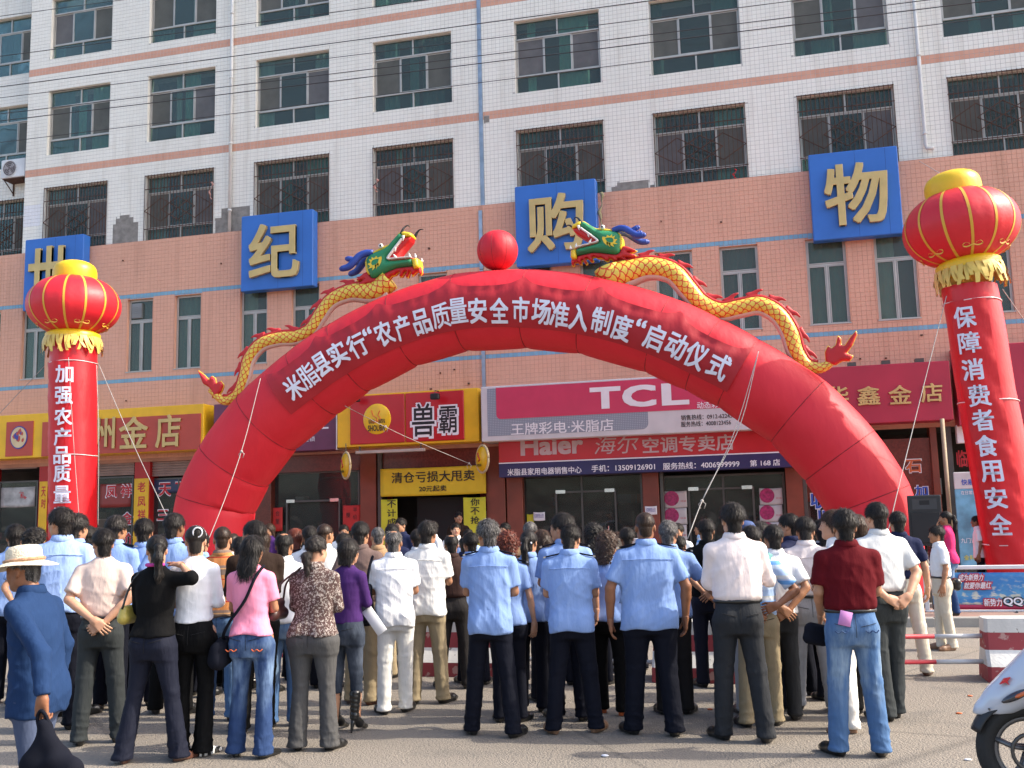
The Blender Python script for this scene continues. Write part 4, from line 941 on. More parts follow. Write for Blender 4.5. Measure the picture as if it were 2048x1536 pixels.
def strip(px,py0,py1,Y,w_,lb,mt):
    A,B_=onY(px,py0,Y),onY(px,py1,Y); L=A[2]-B_[2]; V=[];F=[];n=14
    for i in range(n+1):
        t=i/n; x_=.04*math.sin(t*7)+.02*math.sin(t*19); ww=w_*(.6+.4*math.sin(t*11+1)); y_=.03*math.sin(t*9)
        V+=[(x_-ww,y_,-L*t),(x_,y_-.03,-L*t-.02),(x_+ww,y_+.02*math.sin(t*13),-L*t+.01)]
    for i in range(n): a=3*i; F+=[(a,a+1,a+4,a+3),(a+1,a+2,a+5,a+4)]
    o=mk('hanging_scrap',V,F,[mt],None,True,loc=tuple(A)); o.modifiers.new('s','SOLIDIFY').thickness=.004; tag(o,lb,'scrap')
OLV=mat('tattered_olive',(.30,.28,.16),.8,var=.3,vs=12); PKC=mat('faded_cloth',(.45,.25,.22),.8,var=.2)
strip(1201,384,452,-.45,.05,'tattered pale strip hanging beside the blue sign above the right dragon',OLV)
strip(752,358,384,-.12,.04,'small pinkish rag hanging on a window grille left of the zinc strip',PKC); strip(422,364,398,-.12,.03,'reddish rag hanging on the grille next to the white drain pipe',PKC); strip(1469,338,356,-.12,.02,'small red rag low on the grille left of the rightmost blue sign',RW if 'RW' in globals() else PKC)
# --- dragons
def f_scale(m,n,l,b,tc):
    uv=n.new('ShaderNodeSeparateXYZ'); l.new(tc.outputs['UV'],uv.inputs[0])
    u,v=uv.outputs[0],uv.outputs[1]
    V2=nmath(n,l,'MULTIPLY',v,2.0); row=nmath(n,l,'FLOOR',V2); fy=nmath(n,l,'MULTIPLY',nmath(n,l,'FRACT',V2),.5)
    odd=nmath(n,l,'MULTIPLY',nmath(n,l,'FRACT',nmath(n,l,'MULTIPLY',row,.5)),1.0)
    fx=nmath(n,l,'SUBTRACT',nmath(n,l,'FRACT',nmath(n,l,'ADD',u,odd)),.5)
    d=nmath(n,l,'SQRT',nmath(n,l,'ADD',nmath(n,l,'MULTIPLY',fx,fx),nmath(n,l,'MULTIPLY',fy,fy)))
    e=nmath(n,l,'LESS_THAN',nmath(n,l,'ABSOLUTE',nmath(n,l,'SUBTRACT',d,.455)),.06)
    l.new(nmix(n,l,e,(.74,.58,.08),(.60,.05,.01)),b.inputs['Base Color'])
SCALE=mat('printed_scales',(.7,.5,.05),.4,var=0,fn=f_scale)
GRN=mat('dragon_green',(.02,.22,.09),.5,var=.06,bump=.2,bs=8,dist=.03); DRED=mat('dragon_red',(.52,.015,.02),.55,var=.05); DYEL=mat('dragon_yellow',(.80,.56,.03),.4,var=.04)
DBLU=mat('dragon_blue',(.02,.055,.30),.4,var=.05,bump=.2,bs=8,dist=.02); BEL=mat('dragon_belly',(.60,.42,.33),.5,var=.08,bump=.3,bs=10,dist=.02); TOO=mat('tooth_white',(.78,.76,.72),.4,var=.03); MOU=mat('mouth_red',(.55,.012,.012),.35,var=.04)
def sd_poly(px,pz,poly):
    P=np.array(poly); n=len(P); d=np.full(px.shape,1e9); s=np.ones(px.shape)
    j=n-1
    for i in range(n):
        ex,ez=P[j]-P[i]; wx,wz=px-P[i][0],pz-P[i][1]; t=np.clip((wx*ex+wz*ez)/(ex*ex+ez*ez+1e-12),0,1)
        d=np.minimum(d,(wx-ex*t)**2+(wz-ez*t)**2)
        c1=pz>=P[i][1]; c2=pz<P[j][1]; c3=ex*wz>ez*wx
        s=np.where((c1&c2&c3)|(~c1&~c2&~c3),-s,s); j=i
    return s*np.sqrt(d)
def puff(name,poly,T,R,mt,par,h=.03,yo=0.,grow=0.):
    P=np.array(poly); lo=P.min(0)-.08-grow; hi=P.max(0)+.08+grow; g=Grid([lo[0],-T-.06,lo[1]],[hi[0],T+.06,hi[1]],h)
    x,y,z=g.xyz(); sd=sd_poly(x[:,0,:]*np.ones_like(z[:,0,:]),z[:,0,:]*np.ones_like(x[:,0,:]),poly)-grow
    a=np.maximum(sd[:,None,:]+R,0); b=np.maximum(np.abs(y)-(T-min(R,T)),0)*(R/min(R,T)); g.F=(np.sqrt(a*a+b*b)-R).astype(np.float32)
    V,Q=g.mesh(); V[:,1]+=yo; return mk(name,V,Q,[mt],par)
def dragon(head0,sc,rot,mir,body,rad,tail,lb,spin):
    """head0: world position of the jaw hinge; sc metres per head px"""
    D=empty('inflatable_dragon',tuple(head0),0,lb,'inflatable dragon','inflatable dragons on the arch')
    ca,sa=math.cos(rot),math.sin(rot)
    def H(p,y=0.):
        u,v=(p[0]-860)*sc,-(p[1]-700)*sc; u,v=u*ca-v*sa,u*sa+v*ca
        return (-u if mir else u, v)
    def H3(p,y): a=H(p); return (a[0],y,a[1])
    hp=lambda L:[H(p) for p in L]
    T=.24 if not mir else .27
    hd=puff('head',hp([(548,590),(620,560),(745,520),(850,470),(930,385),(1050,272),(1110,290),(1135,345),(1060,425),(960,560),(868,665),(860,705),(1000,715),(1275,712),(1290,775),(1280,838),(1000,850),(870,890),(720,950),(620,985),(560,972),(500,860),(470,690),(495,630)]),T,.16,GRN,D)
    sub=lambda name,L,t,r,m_,h=.025,yo=0.,grow=0.: puff(name,hp(L),t,r,m_,hd,h,yo,grow)
    sub('brow',[(540,595),(590,545),(700,495),(800,462),(870,440),(930,385),(1050,258),(1100,262),(1060,330),(900,470),(800,520),(640,570)],T*.62,.05,DYEL)
    sub('nape',[(480,640),(520,600),(560,700),(560,900),(520,930),(470,850),(455,720)],T*.7,.05,DYEL)
    sub('snout_tip',[(1085,262),(1150,260),(1250,292),(1275,340),(1268,365),(1170,352),(1120,345),(1090,300)],T*.8,.07,DYEL)
    sub('chin_tip',[(1265,722),(1368,722),(1392,845),(1372,885),(1300,898),(1280,838)],T*.85,.08,DYEL)
    sub('mouth',[(850,672),(960,552),(1130,365),(1262,358),(1240,425),(1150,520),(1070,600),(990,695),(1150,705),(1300,705),(1300,735),(880,735)],T*.72,.05,MOU)
    sub('lip',[(850,680),(960,545),(1110,375),(1140,395),(985,570),(880,690),(1260,692),(1262,716),(860,716)],T*1.02,.03,TOO)
    mane=[(490,858),(560,965),(620,980),(720,945),(870,885),(1000,845),(1282,840),(1302,895),(1370,885),(1395,850),(1408,950),(1382,990),(1352,915),(1305,925),(1242,992),(1236,925),(1205,895),(1160,1012),(1138,990),(1170,900),(1120,900),(1062,985),(1030,985),(1050,905),(990,905),(945,950),(890,950),(810,1035),(770,1040),(760,990),(650,1085),(612,1090),(640,1030),(560,1060),(452,1140),(440,1120),(530,1045),(380,1085),(280,1082),(440,975),(330,995),(275,988),(420,880)]
    sub('mane_piping',mane,.02,.015,DYEL,.02,0,.018); sub('mane',mane,T*.55,.05,DRED)
    for yo in ((-T*.45),(T*.45)):
        m=MB(); P=[H3(p,yo*(1+.25*i)) for i,p in enumerate([(590,560),(470,560),(380,600),(290,690),(190,780),(85,805)])]; S=spline(P,22); m.tube(S,[.52*sc*100*(.9+.30*math.sin(min(t,1)*3.0)) for t in np.linspace(0.1,1,22)],14)
        P=[H3(p,yo*1.6) for p in [(300,690),(240,650),(165,632)]]; m.tube(spline(P,8),[.46*sc*100]*8,12); m.add(*sphere_vf(H3((160,632),yo*1.6),.38*sc*100,8)); m.add(*sphere_vf(H3((85,805),yo*2.25),.42*sc*100*1.0,8))
        m.build('antler',[DBLU],hd,True)
        c=H3((745,470),yo*1.5); V,F=sphere_vf(c,.40*sc*100,10); e=mk('eye',V,F,[TOO],hd); 
        V,F=sphere_vf((c[0]+(.05*sc*100)*(-1 if mir else 1),c[1]-.36*sc*100*(1 if yo<0 else -1),c[2]),(.19*sc*100,.08*sc*100,.2*sc*100),8); mk('pupil',V,F,[BLKV],hd)
        m=MB(); P=[H3(p,yo*1.2+(.0 if i<2 else .02*i)) for i,p in enumerate([(1075,320),(1115,230),(1150,170),(1190,155),(1222,185)])] if yo<0 else [H3(p,yo) for p in [(1258,310),(1300,240),(1350,200),(1405,203)]]
        m.tube(spline(P,12),list(np.linspace(.28,.05,12)*sc*100),8); m.build('whisker',[BLKV],hd,True)
        for a,b in (((1142,350),(1138,435)),((998,525),(1002,600)),((1010,700),(965,630)),((1250,712),(1232,638)),((1345,722),(1338,655))):
            m=MB(); m.tube(spline([H3(a,yo*1.9),H3(((a[0]+b[0])/2+6,(a[1]+b[1])/2),yo*1.95),H3(b,yo*1.9)],6),list(np.linspace(.28,.03,6)*sc*100),8); m.build('tooth',[TOO],hd,True)
    # printed flame on the cheek
    fl=[];cx,cz=660,745
    ring=[(775,660),(785,690),(770,760),(725,830),(730,780),(680,870),(690,815),(615,880),(625,830),(545,845),(585,805),(535,765),(590,745),(560,690),(610,700),(605,655),(650,680),(690,645),(710,680),(775,655)]
    inn=[(735,700),(728,720),(715,755),(695,785),(660,800),(620,795),(600,765),(605,735),(625,710),(660,698),(700,692),(735,695)]
    for yo in (-T-.004,T+.004):
        V=[H3(p,yo) for p in ring]+[H3((cx+(p[0]-cx)*1.0,cz+(p[1]-cz)),yo) for p in inn]; n1,n2=len(ring),len(inn); F=[]
        an=lambda p:math.atan2(p[1]-cz,p[0]-cx)
        for i in range(n1):
            j=(i+1)%n1; k=min(range(n2),key=lambda q:(ring[i][0]-inn[q][0])**2+(ring[i][1]-inn[q][1])**2); k2=min(range(n2),key=lambda q:(ring[j][0]-inn[q][0])**2+(ring[j][1]-inn[q][1])**2)
            F.append((i,j,n1+k2)); 
            if k!=k2: F.append((i,n1+k2,n1+k))
        mk('cheek_print',V,F,[DYEL],hd,False)
    # body
    h0=np.array(head0); Pb=[onY(x_,y_,YA)-h0 for x_,y_ in body]; Pb[0]=Pb[0]; n=110; S=spline(Pb,n); RR=np.interp(np.linspace(0,1,n),np.linspace(0,1,len(rad)),rad)*.80
    V,F=tube_vf(S,list(RR),28,True); o=mk('body',V,F,[SCALE],D); me=o.data; uvl=me.uv_layers.new(name='uv')
    cu=np.concatenate([[0],np.cumsum(np.linalg.norm(np.diff(S,axis=0),axis=1))]); L=.17
    li=np.empty(len(me.loops),dtype=np.int32); me.loops.foreach_get('vertex_index',li); UV=np.zeros((len(li),2),dtype=np.float32)
    ring_i=li//28; k=(li%28).astype(float)
    pos=0
    for p in me.polygons:
        ks=[(li[q]%28) for q in p.loop_indices]; wrap=max(ks)-min(ks)>14
        for q in p.loop_indices:
            kk=li[q]%28; kk=28 if (wrap and kk==0) else kk; UV[q]=(kk/28*7,cu[min(li[q]//28,n-1)]/L)
    uvl.data.foreach_set('uv',UV.ravel())
    # belly tube
    Sn=[];Rn=[]
    for i in range(4,n-12,2):
        t=S[min(i+1,n-1)]-S[i-1]; t/=np.linalg.norm(t); nn=np.array([-t[2],0,t[0]])*spin; Sn.append(S[i]-nn*RR[i]*.78); Rn.append(RR[i]*.52)
    V,F=tube_vf(Sn,Rn,16,True); mk('belly',V,F,[BEL],D)
    # crest
    Sn=[];
    for i in range(6,n-6,2):
        t=S[min(i+1,n-1)]-S[i-1]; t/=np.linalg.norm(t); nn=np.array([-t[2],0,t[0]])*spin; Sn.append(S[i]+nn*RR[i]*1.02)
    V,F=tube_vf(Sn,[.048]*len(Sn),8,True); mk('crest_ridge',V,F,[DRED],D)
    cd_=np.concatenate([[0],np.cumsum(np.linalg.norm(np.diff(np.array(Sn),axis=0),axis=1))]); s_=.2
    while s_<cd_[-1]-.05:
        i=int(np.clip(np.searchsorted(cd_,s_),1,len(Sn)-2)); t=Sn[i+1]-Sn[i-1]; t=t/np.linalg.norm(t); nn=np.array([-t[2],0,t[0]])*spin; p=Sn[i]
        V,F=tube_vf(spline([p-t*.13-nn*.01,p-t*.02+nn*.05,p+t*.07+nn*.12,p+t*.17+nn*.135],9),[.10,.095,.082,.066,.052,.040,.030,.021,.010],10,True,flat=.4); mk('spike',V,F,[DRED],D); s_+=.42
    tp=[tuple((onY(x_,y_,YA)-h0)[[0,2]]) for x_,y_ in tail]; puff('tail_flame',tp,.09,.06,DRED,D,.022); puff('tail_piping',tp,.016,.012,DYEL,D,.02,0,.014)
hl=onY(780.8,522,YA); scl=abs(onY(881,522,YA)[0]-onY(780.8,522,YA)[0])/100.2/8.533
dragon(hl,scl,0,False,[(780,560),(757,580),(700,585),(662,603),(640,632),(622,660),(595,674),(560,677),(523,689),(499,718),(489,757),(473,792),(451,802),(430,788),(421,779)],[.30,.27,.23,.20,.185,.18,.18,.18,.175,.17,.165,.16,.15,.12,.09],
  [(428,788),(420,775),(408,768),(399,745),(397,741),(411,752),(420,762),(424,752),(431,757),(433,768),(442,762),(448,770),(444,783),(437,791),(425,797)],'yellow scaled dragon with green head on the left side of the arch',-1)
hr=onY(1200.5,487.6,YA); scr=abs(onY(1300,487,YA)[0]-hr[0])/99.5/10.24*1.195
dragon(hr,scr,-.16,True,[(1215,536),(1222,552),(1255,545),(1300,535),(1345,545),(1378,580),(1400,605),(1440,623),(1480,616),(1520,610),(1555,628),(1580,665),(1593,705),(1615,732),(1645,735),(1670,718)],[.36,.36,.28,.25,.23,.22,.21,.21,.20,.20,.195,.19,.19,.17,.14,.08],
  [(1652,728),(1650,705),(1656,692),(1663,698),(1672,690),(1676,672),(1682,678),(1681,690),(1690,692),(1700,676),(1712,662),(1714,668),(1704,692),(1692,707),(1706,712),(1700,722),(1684,722),(1672,730),(1662,730)],'yellow scaled dragon with green head on the right side of the arch',1)
# ================================================================== STREET FURNITURE
def f_chip(c,c2,sc_=14,th=.66):
    def fn(m,n,l,b,tc):
        x=ramp(n,l,noise(n,l,tc,sc_,6),th,th+.04); y=ramp(n,l,noise(n,l,tc,3,5,(1,1,.5)),.4,.7,0,.45)
        l.new(nmix(n,l,x,nmix(n,l,y,c,tuple(v*.6 for v in c)),c2),b.inputs['Base Color'])
    return fn
BWH=mat('barrier_white',(.6,.6,.6),.7,var=0,bump=.4,bs=30,fn=f_chip((.66,.65,.62),(.2,.19,.17))); BRD=mat('barrier_red',(.4,.03,.04),.7,var=0,fn=f_chip((.31,.045,.055),(.42,.24,.22),10,.6))
def barrier(cx,cy,L,lb):
    e=empty('concrete_barrier',(cx,cy,0),0,lb,'barrier','red and white concrete barriers')
    k_=.74
    def hw(z): return np.interp(z/.74,[0,.19,.22,.40,.62,.82],[.27,.27,.26,.17,.15,.145])
    for a,b,m_ in ((0,.20,BRD),(.20,.40,BWH),(.40,.62,BRD),(.62,.80,BWH)):
        a*=k_; b*=k_
        m=MB(); k=5; Vs=[];Fs=[]
        for i in range(k+1):
            z=a+(b-a)*i/k; w=hw(z); c=.03; q=L/2-.03*(z/.8)
            Vs+=[(x_,y_,z) for x_,y_ in [(-q+c,-w),(q-c,-w),(q,-w+c),(q,w-c),(q-c,w),(-q+c,w),(-q,w-c),(-q,-w+c)]]
        for i in range(k):
            for j in range(8): Fs.append((i*8+j,i*8+(j+1)%8,(i+1)*8+(j+1)%8,(i+1)*8+j))
        Fs.append(tuple(range(7,-1,-1))); Fs.append(tuple(k*8+j for j in range(8))); m.add(Vs,Fs); m.build('painted_band',[m_],e)
    return e
B=[onZ(1978,1366),onZ(1415,1365),onZ(905,1352),onZ(300,1330)]
barrier(B[0][0]+.70,B[0][1]+.27,1.4,'red and white concrete barrier at the right edge behind the scooter')
barrier(B[1][0],B[1][1]+.2,1.1,'red and white concrete barrier seen between the legs right of centre')
barrier(B[2][0],B[2][1]+.2,1.1,'red and white concrete barrier seen left of the blue uniforms')
PR_=mat('pole_red',(.38,.03,.045),.5,var=.15); PW_=mat('pole_white',(.62,.62,.62),.5,var=.12)
def poles(A,Bq,red,lb):
    A=np.array(A);Bq=np.array(Bq)
    for z,w in ((.41,'upper'),(.165,'lower')):
        e=empty('barrier_pole',(A[0],A[1],z),0,'%s red and white steel pole '%w+lb,'pole','poles between the barriers')
        L=Bq-A
        for u,v,m_ in red:
            m=MB(); m.tube([L*u,L*v],.023,10); m.build('pole_section',[PR_ if m_ else PW_],e,True)
b0=(B[0][0]+.02,B[0][1]+.27,0); b1=(B[1][0]+.5,B[1][1]+.2,0); b1l=(B[1][0]-.5,B[1][1]+.2,0); b2=(B[2][0]+.5,B[2][1]+.2,0)
poles(b0,b1,[(0,.21,0),(.21,1,1)],'between the right barrier and the middle barrier'); poles(b1l,b2,[(0,.3,0),(.3,.6,1),(.6,1,0)],'between the middle barrier and the left barrier')
b3=(b2[0]-1.1,b2[1],0); poles(b3,(b3[0]-4,b3[1]+.2,0),[(0,.25,0),(.25,.6,1),(.6,1,0)],'left of the leftmost barrier')
# fence with advertising cloth
FW=mat('white_steel',(.66,.67,.68),.5,var=.12)
YF=-9.85; fx0=onY(1848,1180,YF)[0]; zt=onY(1850,1132,YF)[2]; zb=onY(1855,1228,YF)[2]
fe=empty('barrier_fence',(fx0,YF,0),0,'white steel barrier fence carrying a blue advertising cloth on the right','fence')
m=MB(); m.bbox(0,5,-.03,.03,zt-.06,zt,.008); m.build('rail',[FW],fe); m=MB(); m.bbox(0,5,-.03,.03,zb,zb+.06,.008); m.build('rail',[FW],fe)
m=MB(); m.bbox(0,.06,-.025,.025,zb+.06,zt-.06,.006); m.build('post',[FW],fe); m=MB(); m.bbox(3.6,3.66,-.025,.025,zb+.06,zt-.06,.006); m.build('post',[FW],fe)
for x_ in (.3,1.25,3.2):
    m=MB(); m.tube([(x_,0,zb),(x_-.02,-.28,.14)],.02,8); m.tube([(x_,0,zb),(x_+.02,.28,.14)],.02,8); m.build('foot',[STEEL],fe)
def f_ad(m,n,l,b,tc):
    q=ramp(n,l,noise(n,l,tc,1.6,5,(1,1,1.6)),.42,.62); c=nmix(n,l,q,(.035,.20,.50),(.14,.42,.62))
    q2=ramp(n,l,noise(n,l,tc,5,8,(1.5,1,3)),.52,.62,0,1); x=n.new('ShaderNodeSeparateXYZ'); l.new(tc.outputs['Object'],x.inputs[0])
    lo=ramp(n,l,x.outputs[2],zb+.25,zb+.6,1,0); c=nmix(n,l,nmath(n,l,'MULTIPLY',q2,lo),c,(.62,.62,.5)); l.new(c,b.inputs['Base Color'])
AD=mat('blue_advert_print',(.1,.3,.5),.4,var=0,fn=f_ad)
ad=empty('advert_group',(0,0,0)); bpy.data.objects.remove(ad)
o=cloth(.12,3.5,zb+.12,zt-.10,-.005,AD,fe,'advert_cloth',.006,30,8); cloth(.12,3.5,zb+.075,zb+.145,-.024,mat('advert_crimson_band',(.38,.02,.07),.4),fe,'advert_band',.003,20,2)
def fptext(ch,l_,r_,h,m_,off=.02,dy=-.03,**k):
    A,B_=onY(*l_,YF+dy),onY(*r_,YF+dy); hh=onY(l_[0],l_[1]-h/2,YF)[2]-onY(l_[0],l_[1]+h/2,YF)[2]; zc=(A[2]+B_[2])/2
    return text(ch,A[0]-fx0,B_[0]-fx0,zc-hh/2,zc+hh/2,dy,m_,fe,off=off,**k)
for s_,l_,r_,h in (('成为新势力',(1916,1161),(1964,1149),13),('就要你最红',(1927,1176),(1980,1166),13)):
    fptext(s_,(l_[0]-2,l_[1]),(r_[0]+2,r_[1]),h+5,RW,.12,-.028,slant=.25,name='outline'); fptext(s_,l_,r_,h,WHI,.02,-.034,slant=.25)
fptext('新势力',(1966,1205),(2006,1205),19,RW,.14,-.028,name='outline'); fptext('新势力',(1968,1205),(2004,1205),15,WHI,.02,-.034)
fptext('QQ卡',(2004,1202),(2072,1202),24,BLKV,.12,-.028,name='outline'); fptext('QQ卡',(2007,1202),(2070,1202),20,WHI,.03,-.034)
fptext('动感地带客户专享',(1945,1226),(1975,1226),4,WHI,.02,-.03); fptext('中国移动通信',(2000,1226),(2030,1226),4,WHI,.02,-.03)
fptext('力',(1909,1209),(1918,1209),16,WHI,.03,-.03)
# speaker on stand
BPL=mat('speaker_black',(.015,.015,.017),.45,var=.1,bump=.3,bs=200,dist=.002); GRL=mat('speaker_grille',(.02,.02,.022),.6,.3,var=.1)
def speaker(px0,px1,py0,py1,Y,lb,gz,rz=0.):
    A,B_=onY(px0,(py0+py1)/2,Y),onY(px1,(py0+py1)/2,Y); W=B_[0]-A[0]; z1=onY((px0+px1)/2,py0,Y)[2]; z0=onY((px0+px1)/2,py1,Y)[2]; H=z1-z0
    e=empty('loudspeaker',((A[0]+B_[0])/2,Y,z0),rz,lb,'loudspeaker','loudspeakers')
    m=MB(); V=[(-W/2,0,0),(W/2,0,0),(W*.36,.45,0),(-W*.36,.45,0)]; V=[(x_,y_,z_) for z_ in (0,H) for x_,y_,_ in V]
    m.add(V,[(3,2,1,0),(4,5,6,7),(0,1,5,4),(1,2,6,5),(2,3,7,6),(3,0,4,7)]); c=m.build('cabinet',[BPL],e); md=c.modifiers.new('b','BEVEL'); md.width=.02; md.segments=2
    m=MB(); m.bbox(-W/2+.04,W/2-.04,-.018,-.002,.05,H*.66,.006); m.build('woofer_grille',[GRL],e)
    m=MB(); a,b,c_,d=-W*.36,W*.36,H*.72,H*.93
    m.add([(a,-.004,c_),(b,-.004,c_),(b,-.004,d),(a,-.004,d),(a*.4,-.002,c_+.07),(b*.4,-.002,c_+.07),(b*.4,-.002,d-.03),(a*.4,-.002,d-.03)],[(0,1,5,4),(1,2,6,5),(2,3,7,6),(3,0,4,7)]); m.build('horn_flare',[mat('horn_grey',(.035,.035,.04),.35)],e)
    m=MB(); m.box(a*.4,b*.4,-.003,-.001,c_+.07,d-.03); m.build('horn_throat',[BLK],e)
    text('JBL',W*.12,W*.22,.08,.11,-.022,WHI,e,'badge',off=.02)
    m=MB(); m.tube([(0,.2,0),(0,.2,gz-z0)],.022,10); 
    for k in range(3):
        t=k*2.09+.5; m.tube([(0,.2,gz-z0+.75),(.45*math.cos(t),.2+.45*math.sin(t),gz-z0+.01)],.014,6)
    m.build('tripod_stand',[STEEL],e,True)
speaker(1817,1886,990,1092,-9.25,'large black loudspeaker on a stand in front of the right arch leg',.12)
speaker(183,197,1038,1060,-5,'small black loudspeaker just right of the left column, above the crowd',.12)
# ================================================================== SCOOTER
SCW=mat('scooter_white',(.52,.56,.64),.18,var=.02,coat=.8,spec=.6); TYR=mat('tyre_rubber',(.018,.018,.018),.75,var=.2,bump=.4,bs=60); 
sp=onZ(2062,1600); S0=np.array([sp[0],sp[1],0.]); 
wc=onY(2062,1512,S0[1]) # wheel centre
sx=empty('scooter',(wc[0],S0[1],0),math.radians(-4),'white motor scooter cut off by the right edge, front wheel showing','scooter')
Rw=.235
m=MB(); P=[(Rw*math.cos(t),0,.27+Rw*math.sin(t)) for t in np.linspace(0,2*math.pi,41)]; V,F=tube_vf(P,.052,14,False); m.add(V,F); ty=m.build('tyre',[TYR],sx,True)
m=MB(); 
for k in range(5):
    a=k*1.257+.3
    for y_ in (-.03,.03): m.tube([(.03*math.cos(a-.3),y_,.27+.03*math.sin(a-.3)),(.10*math.cos(a+.1),y_,.27+.10*math.sin(a+.1)),(.19*math.cos(a),y_*.6,.27+.19*math.sin(a))],[.016,.013,.016],6)
m.tube([(0,-.06,.27),(0,.06,.27)],.035,14); V,F=tube_vf([(.185*math.cos(t),0,.27+.185*math.sin(t)) for t in np.linspace(0,2*math.pi,33)],.022,8,False); m.add(V,F)
m.build('rim',[mat('cast_rim',(.16,.16,.165),.4,.6)],ty,True)
m=MB(); m.tube([(.10*math.cos(t),-.055,.27+.10*math.sin(t)) for t in np.linspace(0,6.283,25)],.012,6,cap=False); m.build('brake_disc',[STEEL],ty,True)
m=MB()
for y_ in (-.075,.075): m.tube([(0,y_,.27),(.09,y_,.5),(.22,y_*.8,.78)],.022,10)
m.build('fork',[STEEL],sx,True)
def arcshell(r0,r1,a0,a1,w,mt,name,par,n=20):
    V=[];F=[];K=9
    for i in range(n+1):
        a=a0+(a1-a0)*i/n
        for j in range(K):
            q=(j/(K-1)-.5)*2; r=r0+(r1-r0)*(1-q*q); V.append((r*math.cos(a),w*q,.27+r*math.sin(a)))
    for i in range(n):
        for j in range(K-1): b=i*K+j; F.append((b,b+1,b+K+1,b+K))
    o=mk(name,V,F,[mt],par); md=o.modifiers.new('s','SOLIDIFY'); md.thickness=.006; return o
arcshell(.285,.325,math.radians(50),math.radians(160),.085,BPL,'front_mudguard',sx)
# body panels: distance field
g=Grid([-.55,-.32,.3],[1.55,.32,1.2],.014)
g.cone((-.22,0,.50),(.10,0,.68),.05,.13,.05); g.cone((-.12,0,.56),(.30,0,.95),.08,.13,.09); g.cone((.27,0,.93),(.33,0,1.04),.12,.06,.05)
g.cone((-.25,0,.475),(-.16,0,.50),.032,.06,.04)
g.cone((.12,.14,.64),(.32,.2,.42),.10,.06,.06); g.cone((.12,-.14,.64),(.32,-.2,.42),.10,.06,.06); g.cone((.3,.12,.36),(.75,.12,.34),.09,.09,.06); g.cone((.3,-.12,.36),(.75,-.12,.34),.09,.09,.06)
g.cone((.78,0,.5),(1.4,0,.72),.15,.12,.08); x,y,z=g.xyz(); g.F=np.maximum(g.F,np.where(x<.16,.468+.10*(x+.2)-z,-1)).astype(np.float32)
V,Q=g.mesh(); V[:,1]*=1.05; mk('body_shell',V,Q,[SCW],sx)
_q=onY(2030,1388,S0[1]-.13); IX,IZ=_q[0]-wc[0],_q[2]; _q=onY(2013,1362,S0[1]-.1); JX,JZ=_q[0]-wc[0],_q[2]
for s_ in (-1,1):
    g=Grid([-.3,-.3,.4],[.3,.3,1.0],.01); g.ell((IX+.02,s_*.115,IZ-.02),(.085,.03,.026),.01); V,Q=g.mesh(); V[:,2]+=(V[:,0]-IX)*.45; o=mk('indicator',V,Q,[mat('indicator_black',(.02,.02,.03),.15,coat=1)],sx)
    g=Grid([-.3,-.3,.4],[.3,.3,.9],.01); g.ell((IX+.045,s_*.135,IZ-.02),(.05,.02,.014),.01); V,Q=g.mesh(); V[:,2]+=(V[:,0]-IX)*.45; mk('indicator_lens',V,Q,[mat('amber_lens',(.65,.12,.01),.15,coat=1)],sx)
m=MB(); m.add(*sphere_vf((.19,0,.90),(.06,.09,.09),10)); m.build('headlight',[mat('headlight_glass',(.6,.65,.7),.08,coat=1)],sx,True)
m=MB(); m.tube([(-.205+.0*math.cos(t),.105*math.sin(t)*(1 if True else 1),.505-.0*t) for t in np.linspace(-1.3,1.3,9)],.006,6); m.build('nose_trim',[STEEL],sx,True)
V,F=tube_vf([(.12,0,.93),(.20,0,1.02),(.27,0,1.14)],[.10,.10,.05],16,True,flat=1.); V=np.array(V); V[:,0]=V[:,0]*.9; mk('windscreen',V,F,[mat('smoky_screen',(.18,.20,.24),.08,coat=1)],sx)
m=MB(); m.tube([(.27,-.33,1.1),(.22,-.15,1.08),(.2,0,1.05),(.22,.15,1.08),(.27,.33,1.1)],.014,8); m.build('handlebar',[STEEL],sx,True)
for s_ in (-1,1):
    m=MB(); m.tube([(.22,s_*.2,1.08),(.18,s_*.27,1.26)],.007,6); m.add(*sphere_vf((.17,s_*.30,1.3),(.02,.07,.045),8)); m.build('mirror',[BPL],sx,True)
g=Grid([.6,-.25,.6],[1.5,.25,.95],.014); g.cone((.78,0,.74),(1.35,0,.80),.09,.10,.05); V,Q=g.mesh(); mk('seat',V,Q,[BPL],sx)
m=MB(); P=[(1.22+Rw*math.cos(t),0,.27+Rw*math.sin(t)) for t in np.linspace(0,2*math.pi,41)]; V,F=tube_vf(P,.055,12,False); m.add(V,F); m.build('tyre',[TYR],sx,True)
m=MB(); m.prism([(JX-.03,JZ-.02),(JX-.005,JZ+.012),(JX+.03,JZ+.02),(JX+.012,JZ-.002),(JX+.02,JZ-.022),(JX,JZ-.008)],-.112,-.085); m.build('red_sticker',[RW],sx)
# small items
p=onZ(2010,1523); m=MB(); m.add(*sphere_vf((0,0,.006),(.02,.014,.006),5)); 
for i,(px,py) in enumerate(((1940,1393),(1936,1521),(1918,1428),(1210,1513),(1420,1420))):
    p=onZ(px,py); r=random.uniform(.012,.02); V,F=sphere_vf((0,0,r*.35),(r*1.5,r,r*.4),4); o=mk('litter_scrap',V,F,[WHI if i%2 else ORS],None,True,loc=tuple(p)); tag(o,['orange scrap lying on the asphalt left of the barrier','pale scrap on the road near the scooter wheel','orange scrap on the road beside the grey trousers','pale scrap on the sunlit road in front of the blue uniforms','orange scrap lying behind the white shirted man'][i],'litter')
